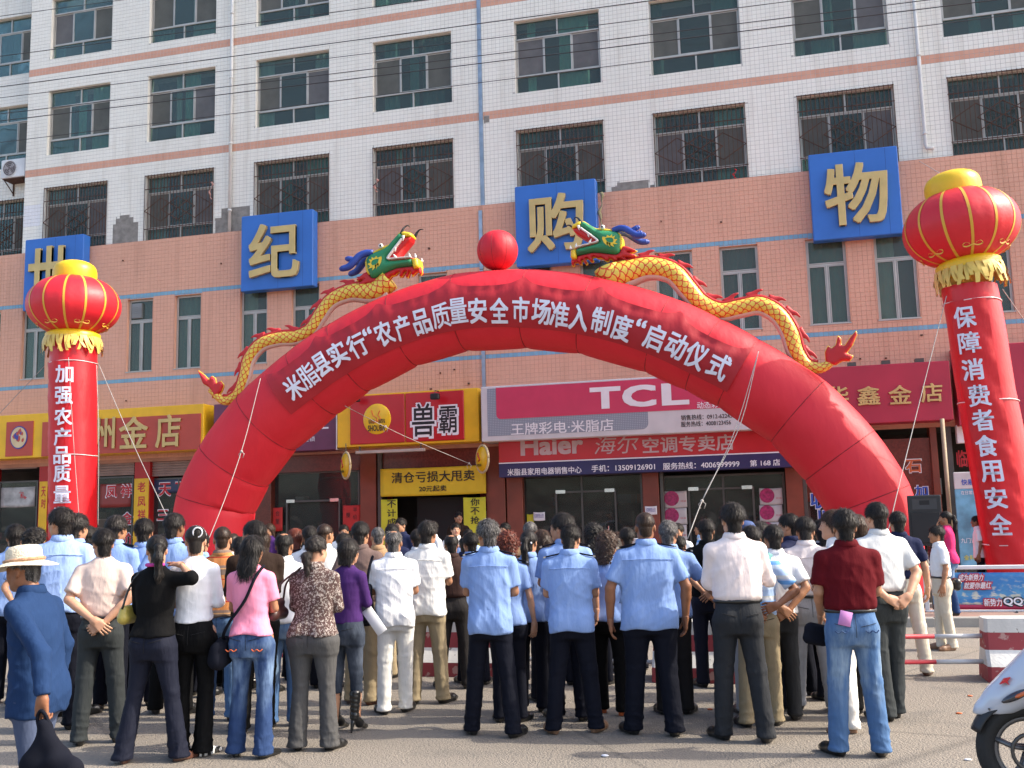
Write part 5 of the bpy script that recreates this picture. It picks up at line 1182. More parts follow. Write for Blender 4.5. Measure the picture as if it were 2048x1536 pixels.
# ================================================================== PEOPLE
def skin(n,c): return mat('skin_'+n,c,.5,var=.12,vs=9,spec=.4,bump=.15,bs=120,dist=.002)
SK=[skin('tan',(.36,.17,.09)),skin('light',(.50,.27,.17)),skin('dark',(.24,.10,.05)),skin('mid',(.42,.21,.12))]
EYW=mat('eye_white',(.6,.58,.55),.3,var=0); EYD=mat('eye_dark',(.012,.008,.006),.2,var=0); LIP=mat('lip',(.34,.10,.08),.45,var=0)
def f_hair(c,c2):
    c2=tuple(v*.8 for v in c2)
    def fn(m,n,l,b,tc):
        s=noise(n,l,tc,60,3,(1,1,.12)); ge=n.new('ShaderNodeNewGeometry'); l.new(nmix(n,l,ramp(n,l,ge.outputs['Random Per Island'],.55,1.,0,.85),nmix(n,l,ramp(n,l,s,.35,.65),c,c2),tuple(v*2.6+.006 for v in c2)),b.inputs['Base Color'])
        bp=n.new('ShaderNodeBump'); bp.inputs['Strength'].default_value=.5; bp.inputs['Distance'].default_value=.003; b.inputs['Specular IOR Level'].default_value=.25; l.new(s,bp.inputs['Height']); l.new(bp.outputs[0],b.inputs['Normal'])
    return fn
HB=mat('hair_black',(.01,.01,.01),.5,var=0,fn=f_hair((.006,.005,.005),(.020,.016,.014)),spec=.45); HG=mat('hair_greying',(.05,.05,.05),.5,var=0,fn=f_hair((.012,.011,.011),(.15,.14,.135)))
HR=mat('hair_auburn',(.1,.02,.01),.4,var=0,fn=f_hair((.05,.010,.006),(.16,.04,.022))); HN=mat('hair_dark_brown',(.03,.02,.01),.4,var=0,fn=f_hair((.016,.009,.006),(.05,.028,.018)))
def f_cloth(fn,k):
    def g_(m,n,l,b,tc):
        if fn: fn(m,n,l,b,tc)
        a=nmath(n,l,'ABSOLUTE',nmath(n,l,'SUBTRACT',noise(n,l,tc,4.2,2,(1.5,1.3,.75)),.5)); a2=nmath(n,l,'ABSOLUTE',nmath(n,l,'SUBTRACT',noise(n,l,tc,11,2,(1.2,1.2,1)),.5))
        h=nmath(n,l,'ADD',nmath(n,l,'MULTIPLY',noise(n,l,tc,7,3,(2.0,1.6,.55)),2.2),nmath(n,l,'ADD',nmath(n,l,'MULTIPLY',nmath(n,l,'POWER',nmath(n,l,'MULTIPLY',a,3.),.7),.35),nmath(n,l,'MULTIPLY',a2,.5)))
        w_=noise(n,l,tc,420,2)
        b1=n.new('ShaderNodeBump'); b1.inputs['Strength'].default_value=k; b1.inputs['Distance'].default_value=.022; l.new(h,b1.inputs['Height'])
        b2=n.new('ShaderNodeBump'); b2.inputs['Strength'].default_value=.3; b2.inputs['Distance'].default_value=.002; l.new(w_,b2.inputs['Height']); l.new(b1.outputs[0],b2.inputs['Normal']); l.new(b2.outputs[0],b.inputs['Normal'])
    return g_
def fab(n,c,r=.85,fn=None,var=.06,b=.36):
    if any(q in n for q in ('knit','polo','tshirt')): b=.22
    return mat(n,c,r,var=0 if fn else var,vs=4,spec=.12,sheen=0,fn=f_cloth(fn,b))
def stripes(cols,per,axis=2,off=0.,wob=.0):
    def fn(m,n,l,b,tc):
        x=n.new('ShaderNodeSeparateXYZ'); l.new(tc.outputs['Object'],x.inputs[0]); f=nmath(n,l,'FRACT',nmath(n,l,'MULTIPLY',nmath(n,l,'ADD',x.outputs[axis],off),1/per))
        r=n.new('ShaderNodeValToRGB'); r.color_ramp.interpolation='CONSTANT'; e=r.color_ramp.elements
        while len(e)<len(cols): e.new(.5)
        for k,(p,c) in enumerate(cols): e[k].position=p; e[k].color=(*c,1)
        l.new(f,r.inputs[0]); l.new(r.outputs[0],b.inputs['Base Color'])
    return fn
def f_floral(m,n,l,b,tc):
    v=n.new('ShaderNodeTexVoronoi'); v.inputs['Scale'].default_value=62; nz=n.new('ShaderNodeTexNoise'); nz.inputs['Scale'].default_value=45; nz.inputs['Detail'].default_value=2; l.new(tc.outputs['Object'],nz.inputs['Vector'])
    mx=n.new('ShaderNodeMix'); mx.data_type='RGBA'; mx.inputs[0].default_value=.05; l.new(tc.outputs['Object'],mx.inputs[6]); l.new(nz.outputs[1],mx.inputs[7]); l.new(mx.outputs[2],v.inputs['Vector'])
    d=v.outputs['Distance']; a=nmath(n,l,'LESS_THAN',d,.17); r1=nmath(n,l,'LESS_THAN',nmath(n,l,'ABSOLUTE',nmath(n,l,'SUBTRACT',d,.36)),.06)
    k=nmath(n,l,'MULTIPLY',nmath(n,l,'ADD',a,r1,True),nmath(n,l,'GREATER_THAN',nz.outputs[0],.42)); l.new(nmix(n,l,k,(.085,.052,.048),(.52,.47,.43)),b.inputs['Base Color'])
def f_denim(c,c2):
    def fn(m,n,l,b,tc):
        x=n.new('ShaderNodeSeparateXYZ'); l.new(tc.outputs['Object'],x.inputs[0]); fade=ramp(n,l,nmath(n,l,'ABSOLUTE',nmath(n,l,'SUBTRACT',x.outputs[2],.62)),.05,.35,1,0)
        q=nmath(n,l,'MULTIPLY',fade,ramp(n,l,noise(n,l,tc,9,4,(1.6,1,.5)),.40,.66)); st=ramp(n,l,noise(n,l,tc,90,3,(1,1,.15)),.3,.7,0,.35)
        l.new(nmix(n,l,st,nmix(n,l,q,c,c2),tuple(v*.75 for v in c)),b.inputs['Base Color'])
    return fn
UB=fab('uniform_light_blue',(.215,.325,.60),.8); UB2=fab('shirt_pale_blue',(.29,.41,.70),.8); WS=fab('shirt_white',(.76,.76,.77),.8); WS2=fab('shirt_off_white',(.70,.69,.66),.8); PKW=fab('polo_pinkish_white',(.76,.66,.64),.85)
BEI=fab('tshirt_beige_pink',(.64,.50,.44),.8); BLKC=fab('knit_black',(.005,.005,.0055),.9); WKN=fab('knit_white',(.78,.79,.83),.9); BRJ=fab('jacket_dark_brown',(.024,.014,.010),.85); PNK=fab('knit_pink',(.80,.27,.40),.85)
BRP=fab('polo_dark_brown',(.034,.017,.014),.7); GBP=fab('polo_grey_brown',(.14,.095,.085),.9); TAN=fab('shirt_tan',(.36,.22,.12),.85); DRP=fab('polo_dark_red',(.095,.005,.009),.85); NVP=fab('polo_navy',(.013,.017,.05),.8); GWP=fab('polo_grey_white',(.56,.57,.57),.85)
MAO=fab('jacket_mao_blue',(.014,.036,.10),.85); PUR=fab('knit_purple',(.055,.02,.11),.85); HPK=fab('top_hot_pink',(.62,.035,.15),.8); PKS=fab('shirt_pinkish_white',(.66,.60,.60),.85)
ORS_=fab('polo_orange_stripes',(.4,.2,.1),.85,fn=stripes([(0,(.50,.20,.07)),(.30,(.42,.03,.02)),(.35,(.50,.22,.08)),(.52,(.20,.14,.11)),(.78,(.55,.30,.13)),(.83,(.22,.15,.12)),(.95,(.50,.20,.07))],.19))
BST=fab('polo_blue_stripes',(.4,.5,.7),.85,fn=stripes([(0,(.50,.62,.78)),(.22,(.15,.36,.70)),(.42,(.45,.58,.78)),(.50,(.66,.68,.72)),(.62,(.60,.62,.58)),(.68,(.40,.54,.76))],.155,off=.03))
NST=fab('top_navy_stripes',(.1,.1,.2),.85,fn=stripes([(0,(.02,.02,.05)),(.5,(.5,.5,.52))],.05))
FLO=fab('blouse_floral',(.2,.15,.14),.85,fn=f_floral)
TN=fab('trousers_navy',(.005,.006,.012),.8); TG=fab('trousers_dark_grey',(.026,.028,.032),.75); TB=fab('trousers_black',(.004,.004,.0045),.8); TGM=fab('trousers_mid_grey',(.075,.074,.074),.8); TK=fab('trousers_khaki',(.30,.24,.15),.85); TBG=fab('trousers_beige',(.60,.54,.43),.85)
TW=fab('trousers_white',(.68,.66,.62),.85); TLG=fab('trousers_light_grey',(.36,.36,.375),.8); TDN=fab('trousers_dark_ink',(.012,.014,.026),.75); TCH=fab('trousers_charcoal',(.020,.018,.018),.8); TSL=fab('trousers_slate_green',(.035,.040,.042),.8); TDB=fab('trousers_dusty_blue',(.07,.09,.15),.9)
JE=fab('jeans_mid_blue',(.1,.2,.4),.85,fn=f_denim((.075,.15,.30),(.26,.35,.45))); JD=fab('jeans_dark_blue',(.03,.06,.15),.85,fn=f_denim((.028,.055,.14),(.18,.27,.42))); JF=fab('jeans_faded',(.1,.2,.35),.85,fn=f_denim((.09,.17,.32),(.2,.3,.44))); JC=fab('jeans_charcoal',(.03,.04,.06),.85,fn=f_denim((.03,.038,.055),(.10,.12,.16)))
LEA=mat('leather_black',(.012,.012,.012),.3,var=.1,spec=.6); LBR=mat('leather_brown',(.10,.04,.025),.4,var=.15); LTA=mat('leather_tan_sole',(.22,.12,.07),.5,var=.15); BAGB=mat('bag_dark_brown',(.05,.02,.018),.35,var=.1); BAGY=mat('bag_olive_yellow',(.42,.33,.07),.4,var=.08); BAGK=mat('bag_black_cloth',(.008,.009,.015),.9,var=.15,spec=.1); METAL=mat('buckle_metal',(.6,.55,.45),.3,.9)
def head_mesh():
    g=Grid([-.11,-.14,-.2],[.11,.15,.15],.0062)
    g.ell((0,-.015,.035),(.074,.092,.083),.0); g.ell((0,.022,-.03),(.060,.068,.078),.03); g.cone((-.035,.01,-.06),(0,.062,-.088),.03,.02,.03); g.cone((.035,.01,-.06),(0,.062,-.088),.03,.02,.03)
    g.cone((0,-.018,-.05),(0,-.03,-.19),.052,.057,.03); g.ell((-.034,.062,.0),(.018,.022,.02),.015,sub=False)
    g.cone((-.03,.078,.022),(.03,.078,.022),.011,.011,.02); g.cone((-.038,.066,-.025),(-.03,.066,-.045),.018,.018,.02); g.cone((.038,.066,-.025),(.03,.066,-.045),.018,.018,.02)
    g.ell((-.031,.092,.004),(.016,.011,.009),.0,sub=True); g.ell((.031,.092,.004),(.016,.011,.009),.0,sub=True)
    g.cone((0,.082,.012),(0,.103,-.024),.008,.0125,.012); g.cone((-.012,.094,-.028),(.012,.094,-.028),.009,.009,.006)
    g.cone((-.018,.081,-.053),(.018,.081,-.053),.0075,.0075,.006); g.cone((-.014,.080,-.063),(.014,.080,-.063),.008,.008,.004)
    for s in (-1,1): g.ell((s*.077,-.008,-.008),(.011,.019,.031),.008); g.ell((s*.086,-.0,-.006),(.006,.009,.018),.0,sub=True)
    V,Q=g.mesh(); c=V[Q].mean(1); mi=np.zeros(len(Q),int); mi[(np.abs(c[:,0])<.024)&(c[:,1]>.078)&(np.abs(c[:,2]+.058)<.011)]=3
    Vs=[V];Fs=[Q];M_=[mi]; b=len(V)
    for s in (-1,1):
        for (r,yy,k,mm) in ((.0125,.0735,8,1),(.0065,.0812,6,2)):
            v,f=sphere_vf((s*.031,yy,.003),r,k); v=np.array(v,dtype=np.float32); f=np.array(f); Vs.append(v); Fs.append(f+b); M_.append(np.full(len(f),mm)); b+=len(v)
    return np.concatenate(Vs),np.concatenate(Fs),np.concatenate(M_)
HEAD=head_mesh()
def hair_mesh(st,seed=0,h=.0075):
    r=np.random.default_rng(seed+13); g=Grid([-.16,-.26,-.5 if st in('long','longw','pony','loose') else -.2],[.16,.15,.18],h)
    x,y,z=g.xyz(); t={'short':.008,'full':.014,'crew':.003,'bald':.005,'sleek':.006,'curly':.026,'bob':.017}.get(st,.009)+r.uniform(-.002,.003)
    j=r.uniform(-.004,.004,3); 
    g.ell((0,-.018+j[0]*.5,.038),(.076+t,.094+t,.084+t*1.1),0)
    if st in('long','longw','loose'):
        L=-.36 if st=='long' else -.30; g.stack([(L,.055,.018,-.125),(L+.1,.078,.028,-.12),(-.12,.085,.04,-.095),(-.04,.086,.06,-.06),(.03,.086,.07,-.04)],.03)
    if st=='bob': g.stack([(-.12,.085,.05,-.055),(-.03,.092,.075,-.035),(.04,.09,.08,-.03)],.03)
    if st=='curly': g.stack([(-.22,.08,.04,-.10),(-.1,.10,.055,-.08),(0,.10,.08,-.04),(.05,.095,.08,-.03)],.03)
    if st not in('long','longw','loose','curly','bob'): g.F=g.F+np.maximum(0,.03-z)*.30+np.maximum(0,-.03-z)*.35
    if st in('short','full','crew','bald','sleek','bun','pony'): g.cone((0,-.052,-.01),(0,-.050,-.086),.056,.047 if st!='crew' else .043,.012)
    # hairline cut
    q=.79*y-.61*z-.0205-(.004 if st!='sleek' else -.004)+.004*np.sin(x*90+seed)
    g.F=np.maximum(g.F,np.where(z<.115,q,-1)); zn=-.100 if st not in('long','longw','loose','curly','bob') else -9
    if st=='crew': zn=-.075
    g.F=np.maximum(g.F,(zn+5.5*x*x+.003*np.sin(x*120))-z)
    if st=='bald': g.ell((0,-.03,.125),(.052,.058,.045),0,sub=True)
    if st in('sleek','pony','bun'): pass
    a=np.arctan2(x,y+.02)
    amp={'full':.0030,'short':.0024,'crew':.0012,'bald':.002,'long':.003,'longw':.005,'loose':.004,'curly':.010,'bob':.003}.get(st,.0018)
    if st=='curly': g.F+=amp*np.sin(x*95+np.sin(z*60)*1.5)*np.sin(y*90+z*30)*np.sin(z*100+x*40)-.002
    else: g.F+=amp*(np.sin(a*26+z*18+seed)+.7*np.sin(a*47-z*35+2*seed+x*20))*.6
    if st=='pony':
        g.cone((0,-.10,.03),(0,-.145,.03),.03,.028,.02); P=[(0,-.145,.03),(.0,-.165,-.06),(.005,-.155,-.2),(.01,-.14,-.36)]; R=[.03,.038,.034,.010]
        for i in range(3): g.cone(P[i],P[i+1],R[i],R[i+1],.02)
        zz=g.xyz()[2]; sub=.003*np.sin(a*40+z*12); g.F+=np.where(z<0,sub,0)
    if st=='lowpony': 
        g.cone((0,-.10,-.03),(0,-.14,-.05),.03,.035,.02); g.cone((0,-.14,-.05),(.01,-.135,-.19),.042,.02,.02)
        g.F+=.004*np.sin(x*130)*np.sin(z*90+y*60)
    if st=='bun': g.ell((.02,-.10,.075),(.036,.03,.036),.01)
    V,Q=g.mesh(); n=len(V)
    # loose strands lying on the surface
    fn_=np.cross(V[Q[:,2]]-V[Q[:,0]],V[Q[:,3]]-V[Q[:,1]]); N=np.zeros_like(V)
    for k in range(4): np.add.at(N,Q[:,k],fn_)
    N/=np.linalg.norm(N,axis=1)[:,None]+1e-9
    cnt={'crew':1600,'bald':1600,'sleek':900,'bun':900,'pony':1700}.get(st,2700); ii=r.integers(0,n,cnt); p=V[ii]; nn=N[ii]; ok=(nn[:,2]>-.55); p,nn=p[ok],nn[ok]; m_=len(p)
    whorl=np.array([.01,-.045,.11]); d=p-whorl; d[:,2]-=.05; d/=np.linalg.norm(d,axis=1)[:,None]+1e-9; d[:,2]-=.35
    if st in('long','longw','loose','pony','lowpony'): d=np.where(p[:,[1]]<-.1,np.array([0,-.05,-1.]),d)
    d+=r.normal(0,.9 if st=='curly' else .27,(m_,3)); d-=nn*(d*nn).sum(1)[:,None]; d/=np.linalg.norm(d,axis=1)[:,None]+1e-9
    L={'crew':.010,'long':.07,'loose':.06,'curly':.03,'sleek':.03,'bun':.03}.get(st,.032)*r.uniform(.5,1.4,(m_,1)); lift={'crew':.003,'curly':.013,'full':.011,'short':.009,'long':.005,'sleek':.002,'bun':.002,'pony':.003}.get(st,.007)*r.uniform(.2,1.4,(m_,1))
    sd=np.cross(d,nn)*.0016; a=p-nn*.003; mid=p+d*L*.55+nn*lift*.8; e=p+d*L+nn*lift*(.6 if st!='curly' else 1)
    VV=np.stack([a-sd,a+sd,mid+sd*.8,mid-sd*.8,e+sd*.25,e-sd*.25],1).reshape(-1,3).astype(np.float32); bq=n+np.arange(m_)[:,None]*6
    QQ=np.concatenate([bq+np.array([0,1,2,3]),bq+np.array([3,2,4,5])]); V=np.concatenate([V,VV]); Q=np.concatenate([Q,QQ]); n=len(V)
    # eyebrows
    for s in (-1,1):
        v,f=tube_vf([(s*.046,.073,.023),(s*.03,.0865,.0285),(s*.014,.088,.025)],[.002,.0036,.003],5); v=np.array(v,dtype=np.float32); V=np.concatenate([V,v]); Q=np.concatenate([Q,np.array([q for q in f if len(q)==4])+n]); n=len(V)
    return V,Q
HC={}
def hair(st,seed):
    k=(st,seed%3)
    if k not in HC: HC[k]=hair_mesh(st,seed%3)
    return HC[k]
def hand_mesh(curl):
    g=Grid([-.03,-.06,-.10],[.20,.09,.04],.0048)
    for y0,y1 in ((-.026,-.030),(-.009,-.010),(.009,.010),(.024,.029)): g.cone((.0,y0*.65,0),(.082,y1,-.002),.0165,.0125,.012)
    g.cone((-.03,0,0),(.01,0,0),.024,.022,.02); g.cone((.005,.018,-.006),(.045,.034,-.012),.017,.013,.02)
    for i,(y,L,r) in enumerate(((-.031,.058,.0074),(-.0105,.073,.0082),(.0105,.078,.0084),(.030,.070,.0080))):
        a=0.; p=np.array([.082,y,-.002]); seg=(.45,.32,.25); sp_=(-.12,-.03,.03,.10)[i]
        for q,s in enumerate(seg):
            a+=curl*(.5,.9,.7)[q]*(1.15-.08*i); d=np.array([math.cos(a)*math.cos(sp_),math.sin(sp_),-math.sin(a)]); p2=p+d*L*s; g.cone(p,p2,r,r*.93,.003); p=p2
    g.cone((.04,.034,-.012),(.072,.050,-.022-.012*curl),.0115,.010,.006); g.cone((.072,.050,-.022-.012*curl),(.098,.052,-.030-.02*curl),.0098,.0082,.003)
    V,Q=g.mesh(); return V,Q
HAND={'relax':hand_mesh(.45),'grip':hand_mesh(1.25),'flat':hand_mesh(.12)}
def shoe_mesh(kind='shoe'):
    g=Grid([-.08,-.14,-.02],[.08,.24,.14],.009)
    if kind=='sandal': g.cone((0,-.05,.045),(0,.06,.03),.034,.036,.03); g.cone((0,.05,.028),(0,.15,.02),.038,.026,.02)
    else: g.cone((0,-.055,.045),(0,.03,.05),.040,.038,.03); g.cone((0,.03,.045),(0,.12,.032),.042,.040,.03); g.cone((0,.12,.03),(0,.165,.026),.040,.027,.02); g.cone((0,-.05,.05),(0,-.045,.1),.036,.036,.02)
    g.stack([(0,.038,.11,.02),(.012,.042,.118,.035),(.022,.040,.116,.035)],.008); x,y,z=g.xyz(); g.F=np.maximum(g.F,.001-z); V,Q=g.mesh(); return V,Q
SHOE={'shoe':shoe_mesh(),'sandal':shoe_mesh('sandal')}
def frame(xd,zd):
    x=np.array(xd,float); x/=np.linalg.norm(x); z=np.array(zd,float); z-=x*(x@z); z/=np.linalg.norm(z)+1e-9; return np.stack([x,np.cross(z,x),z])
ARMS={ # elbow, wrist, hand direction, back of hand, curl
 'down':((.245,-.02,1.13),(.265,.045,.90),(.0,.12,-1),(1,.0,0),'relax'),
 'down2':((.235,-.03,1.12),(.235,.02,.885),(-.05,.1,-1),(.7,-.7,0),'relax'),
 'folded':((.203,.055,1.13),(.02,.215,1.15),(-1,.15,.1),(0,1,.2),'grip'),
 'folded2':((.205,.04,1.125),(.05,.195,1.10),(-1,.2,.1),(0,1,.2),'relax'),
 'front':((.24,.02,1.12),(.06,.20,.99),(-.8,.1,-.5),(.3,1,0),'relax'),
 'behind':((.255,-.10,1.15),(.055,-.175,.955),(-.85,-.15,-.45),(.1,-1,.2),'grip'),
 'behind2':((.248,-.11,1.15),(.02,-.20,.99),(-.75,-.1,-.6),(.0,-1,.2),'relax'),
 'hip':((.38,-.07,1.15),(.17,-.10,1.00),(-.7,-.2,-.4),(.4,-1,0),'relax'),
 'hold':((.24,.05,1.12),(.16,.26,1.15),(-.3,.8,.3),(.7,0,.3),'grip'),
 'face':((.25,.16,1.22),(.09,.15,1.43),(-.3,-.2,.8),(.3,1,0),'relax'),
 'hang':((.225,-.01,1.12),(.24,.03,.87),(0,.05,-1),(1,0,0),'grip'),
 'oversh':((.33,.13,1.37),(.56,.16,1.44),(.9,.1,-.3),(0,.3,1),'flat'),
}
def folds(g,rng,amp,zlo=None,wv=((22,5,7),(14,9,16),(9,16,22))):
    x,y,z=g.xyz(); o=0
    for k in wv:
        s=rng.uniform(.75,1.3,3)*np.where(rng.random(3)<.5,-1,1); p=rng.uniform(0,6.28,4)
        q=k[0]*s[0]*x+k[1]*s[1]*y+k[2]*s[2]*z+p[0]+1.2*np.sin(7*z*s[1]+5*x+p[1])+.9*np.sin(11*x*s[2]+4*z+p[2])
        o=o-(1-np.abs(np.sin(q)))**3.5
    return amp*(o/len(wv)+.22)
SEAMD=mat('dark_seam_thread',(.006,.006,.008),.9,var=0)
NP=[0]
def person(label,x,foot,top,face=0,hy=0,hp=0,shirt=WS,sleeve='short',tuck=False,collar=True,pants=TB,hem='reg',hr='short',hm=HB,sk=0,arms=('down','down'),w=1.,fem=False,st=.10,step=0.,det=2,shoes='shoe',shm=LEA,belt=False,ep=False,lean=0.,group=None,hunch=0.,extras=(),H=None,hem_z=None,cat='person',hipx=0.,pz=0.):
    w=w*.90; NP[0]+=1; seed=NP[0]; rng=np.random.default_rng(seed); P=onZ(x,foot,pz); 
    if H is None: H=onY(x,top,P[1])[2]-pz
    if det<2: H=H
    S=H/1.72; phi=YAW+math.radians(face)
    root=empty('person',tuple(P),-phi,label,cat,group)
    fx=1 if not fem else .90; sw=(.170 if not fem else .147)*w**.6; T=np.array
    ln=math.radians(lean+float(rng.uniform(-1.0,2.5)) if lean==0 else lean); hipx=hipx if hipx else float(rng.uniform(-.022,.022)); step=step if step else float(rng.uniform(-.07,.07))
    def B(p): # lean/hunch bend about the hips
        p=T(p,float); a=(ln if p[2]>.95 else 0.)*1.+hunch*max(0,(p[2]-1.15))*1.2
        if a: dz=p[2]-.95; p=T([p[0],p[1]+math.sin(a)*dz,.95+math.cos(a)*dz])
        return p
    if det<2: hy=hy+float(rng.uniform(-14,14)); face=face
    SH={s:B((s*sw,-.01,1.362)) for s in (-1,1)}; A={}
    for s,nm in ((-1,arms[0]),(1,arms[1])):
        e,wr,hd,bk,cu=ARMS[nm] if isinstance(nm,str) else nm
        f=T([s*(sw/.178)**.7,1,1]); fw=T([s,1,1]); A[s]=(B(T(e)*f),B(T(wr)*fw),T(hd)*fw,T(bk)*fw,cu)
    hb=.012 if det==2 else (.017 if det==1 else .026)
    # --- body
    pts=[v for s in A for v in A[s][:2]]+[T([.2,.2,1.5]),T([-.2,-.2,0]),B((0,.03,1.6))]
    lo=np.min(pts,0)-.09; hi=np.max(pts,0)+.09; lo[2]=.05; hi[2]=max(hi[2],1.6)
    g=Grid(lo,hi,hb)
    for a,b,r1,r2 in (((0,0,.95),(0,-.01,1.15),.085,.08),((0,.01,1.12),(0,.01,1.32),.08,.075),((-.1,-.005,1.36),(.1,-.005,1.36),.04,.04),((0,-.015,1.38),(0,.012,1.53),.058,.052)):
        g.cone(B(a),B(b),r1*fx if a[2]<1.3 else r1,r2*fx if b[2]<1.35 else r2,.04)
    for s in (-1,1):
        kx=s*(st*.5+.045)+hipx*.5; ax=s*st; fy=step*s
        g.cone((s*.085+hipx,0,.9),(kx,.01+fy*.4,.5),.075,.052,.04); g.cone((kx,.01+fy*.4,.5),(ax,fy-.02,.09),.050,.034,.02)
        e,wr=A[s][0],A[s][1]; am=(1. if not fem else .84)*w**.4
        g.cone(SH[s],e,.046*am,.037*am,.03); g.cone(e,e+(wr-e)*.35,.039*am,.038*am,.01); g.cone(e+(wr-e)*.3,wr,.038*am,.026*am,.01)
    V,Q=g.mesh(); Vs=[V];Qs=[Q];Ms=[np.zeros(len(Q),int)]; n=len(V)
    if det>0 or True:
        for s in (-1,1):
            e,wr,hd,bk,cu=A[s]; hv,hq=HAND[cu]
            if det==0 and cu=='folded': continue
            fr=frame(hd,bk); v=hv*(1. if not fem else .9)*T([1,-s,1]) if True else hv
            # thumb side: for right hand (s=1) hanging with back outwards the thumb points forward
            xax,yax,zax=fr; thumb=np.cross(zax,xax)
            want=T([0,1,.3]) if abs(hd[2])>.5 else T([0,0,1.]); sg=1 if thumb@want>0 else -1
            v=hv*(1. if not fem else .9); v=v[:,[0]]*xax+v[:,[1]]*thumb*sg+v[:,[2]]*zax+wr+xax*.012
            q=hq if sg>0 else hq[:,::-1]
            Vs.append(v.astype(np.float32)); Qs.append(q+n); Ms.append(np.zeros(len(q),int)); n+=len(v)
    hc=B((0,.016,1.583)); a=math.radians(-hy); b_=math.radians(-hp); c,s_=math.cos(a),math.sin(a); Rz=T([[c,-s_,0],[s_,c,0],[0,0,1]]); c,s_=math.cos(b_),math.sin(b_); Rx=T([[1,0,0],[0,c,s_],[0,-s_,c]]); RR=Rz@Rx
    hs=(.965 if not fem else .925)
    piv=T([0,-.03,-.12])
    def HT(v): return ((v-piv)@RR.T+piv)*hs+hc
    v,q,mm=HEAD; Vs.append(HT(v).astype(np.float32)); Qs.append(q+n); Ms.append(mm)
    V=np.concatenate(Vs)*S; body=mk('body',V,np.concatenate(Qs),[SK[sk],EYW,EYD,LIP],root,True,np.concatenate(Ms))
    if hr:
        v,q=hair(hr,seed); mk('hair',HT(v)*S,q,[hm],root)
    # --- trousers
    ht=.013 if det==2 else (.018 if det==1 else .028); hemz={'reg':.035,'capri':.33,'flare':.03}[hem]; flare={'flare':.018}.get(hem,0); 
    g=Grid([-.34,-.26,hemz-.02],[.34,.26,1.09],ht); W_=w
    if fem: g.stack([(.76,.165*W_,.115),(.86,.178*W_,.125,-.012),(.95,.158*W_,.112,-.005),(1.03,.132*W_,.10)],.03)
    else: g.stack([(.76,.160*W_,.115),(.86,.172*W_,.125,-.008),(.95,.163*W_,.118),(1.03,.158*W_,.112)],.03)
    g.F=g.F+0
    for s in (-1,1):
        g.ell((s*.075*W_+hipx,-.052,.875),(.088*W_,.085,.10),.035)
        kx=s*(st*.5+.045)+hipx*.5; ax=s*st; fy=step*s; rk=(.072 if not fem else .060)*W_**.5; rh=(.066 if not fem else .058)*W_**.4+flare-(.012 if hem=='capri' else 0)
        g.cone((s*.085*W_+hipx,-.0,.84),(kx,.005+fy*.4,.50),.092*W_,rk,.035)
        an=T([ax,fy-.012,.09]); K=T([kx,.005+fy*.4,.50]); zc=hemz; t=(K[2]-zc)/(K[2]-.09); en=K+(an-K)*min(t,1.2)
        g.cone(K,en,rk,rk+(rh-rk)*min(t,1),.02)
    xx,yy,zz=g.xyz(); amp=.013 if det==2 else .008
    lo_=np.exp(-((zz-.14)/.13)**2)+.7*np.exp(-((zz-.5)/.09)**2)+.40+.9*np.exp(-((zz-.09)/.06)**2)
    g.F=g.F+folds(g,rng,amp,wv=((16,8,5),(9,12,40),(20,10,16)))*lo_
    g.F=g.F-.006*np.exp(-(((zz-.045)/.03)**2))
    g.F=np.maximum(g.F,np.maximum(hemz-zz,zz-1.03)).astype(np.float32)
    V,Q=g.mesh(); pt=mk('trousers',V*S,Q,[pants],root)
    def seam(V,pts,nm,m_,r=.0022,lift=.0012):
        P=[]
        for x0_,z0_ in pts:
            k_=(np.abs(V[:,0]-x0_)<.018)&(np.abs(V[:,2]-z0_)<.018)
            if k_.any(): P.append((x0_,float(V[k_,1].min())-lift,z0_))
        if len(P)>2: v_,f_=tube_vf(spline(P,len(P)*3),r,5,True); mk(nm,np.array(v_)*S,f_,[m_],root)
    if det==2:
        zp=.905
        for s in (-1,1):
            seam(V,[(s*.085*W_+t*.055,zp+.012*s*t) for t in np.linspace(-1,1,6)],'pocket_welt',SEAMD)
        seam(V,[(hipx*.5,z_) for z_ in np.linspace(.99 if tuck else .96,.82,6)],'back_seam',SEAMD,.0018)
    # --- shirt
    hz=hem_z if hem_z else (1.0 if tuck else .83); e1=[A[s][0] for s in A]; w1=[A[s][1] for s in A]; pp=e1+(w1 if sleeve!='short' else [])+[T([.25,.2,1.5]),T([-.25,-.2,hz-.03])]+[SH[1],SH[-1]]+[B((0,.0,1.52))]
    lo=np.min(pp,0)-.10; hi=np.max(pp,0)+.10; lo[2]=max(lo[2],.5); g=Grid(lo,hi,ht)
    by=[B((0,0,z))[1] for z in (1.08,1.22,1.33,1.42,1.47)]
    u=1. if not tuck else 1.
    if fem: stk=[(hz-.02,.172*W_ if hz<.95 else .155*W_,.128),(1.0,.152*W_,.115),(1.08,.138*W_,.108,by[0]),(1.20,.150*W_,.115,by[1]-.004),(1.32,.158*W_,.108,by[2]-.008),(1.41,.115,.08,by[3]-.012),(1.455,.072,.066,by[4]-.008),(1.475,.052,.052,by[4])]
    elif tuck: stk=[(hz-.02,.156*W_,.115),(1.03,.178*W_,.128,-.01),(1.10,.180*W_,.130,by[0]-.004),(1.22,.186*W_,.126,by[1]-.006),(1.33,.178*W_,.112,by[2]-.01),(1.40,.142,.088,by[3]-.014),(1.465,.080,.070,by[4]-.01),(1.485,.058,.055,by[4])]
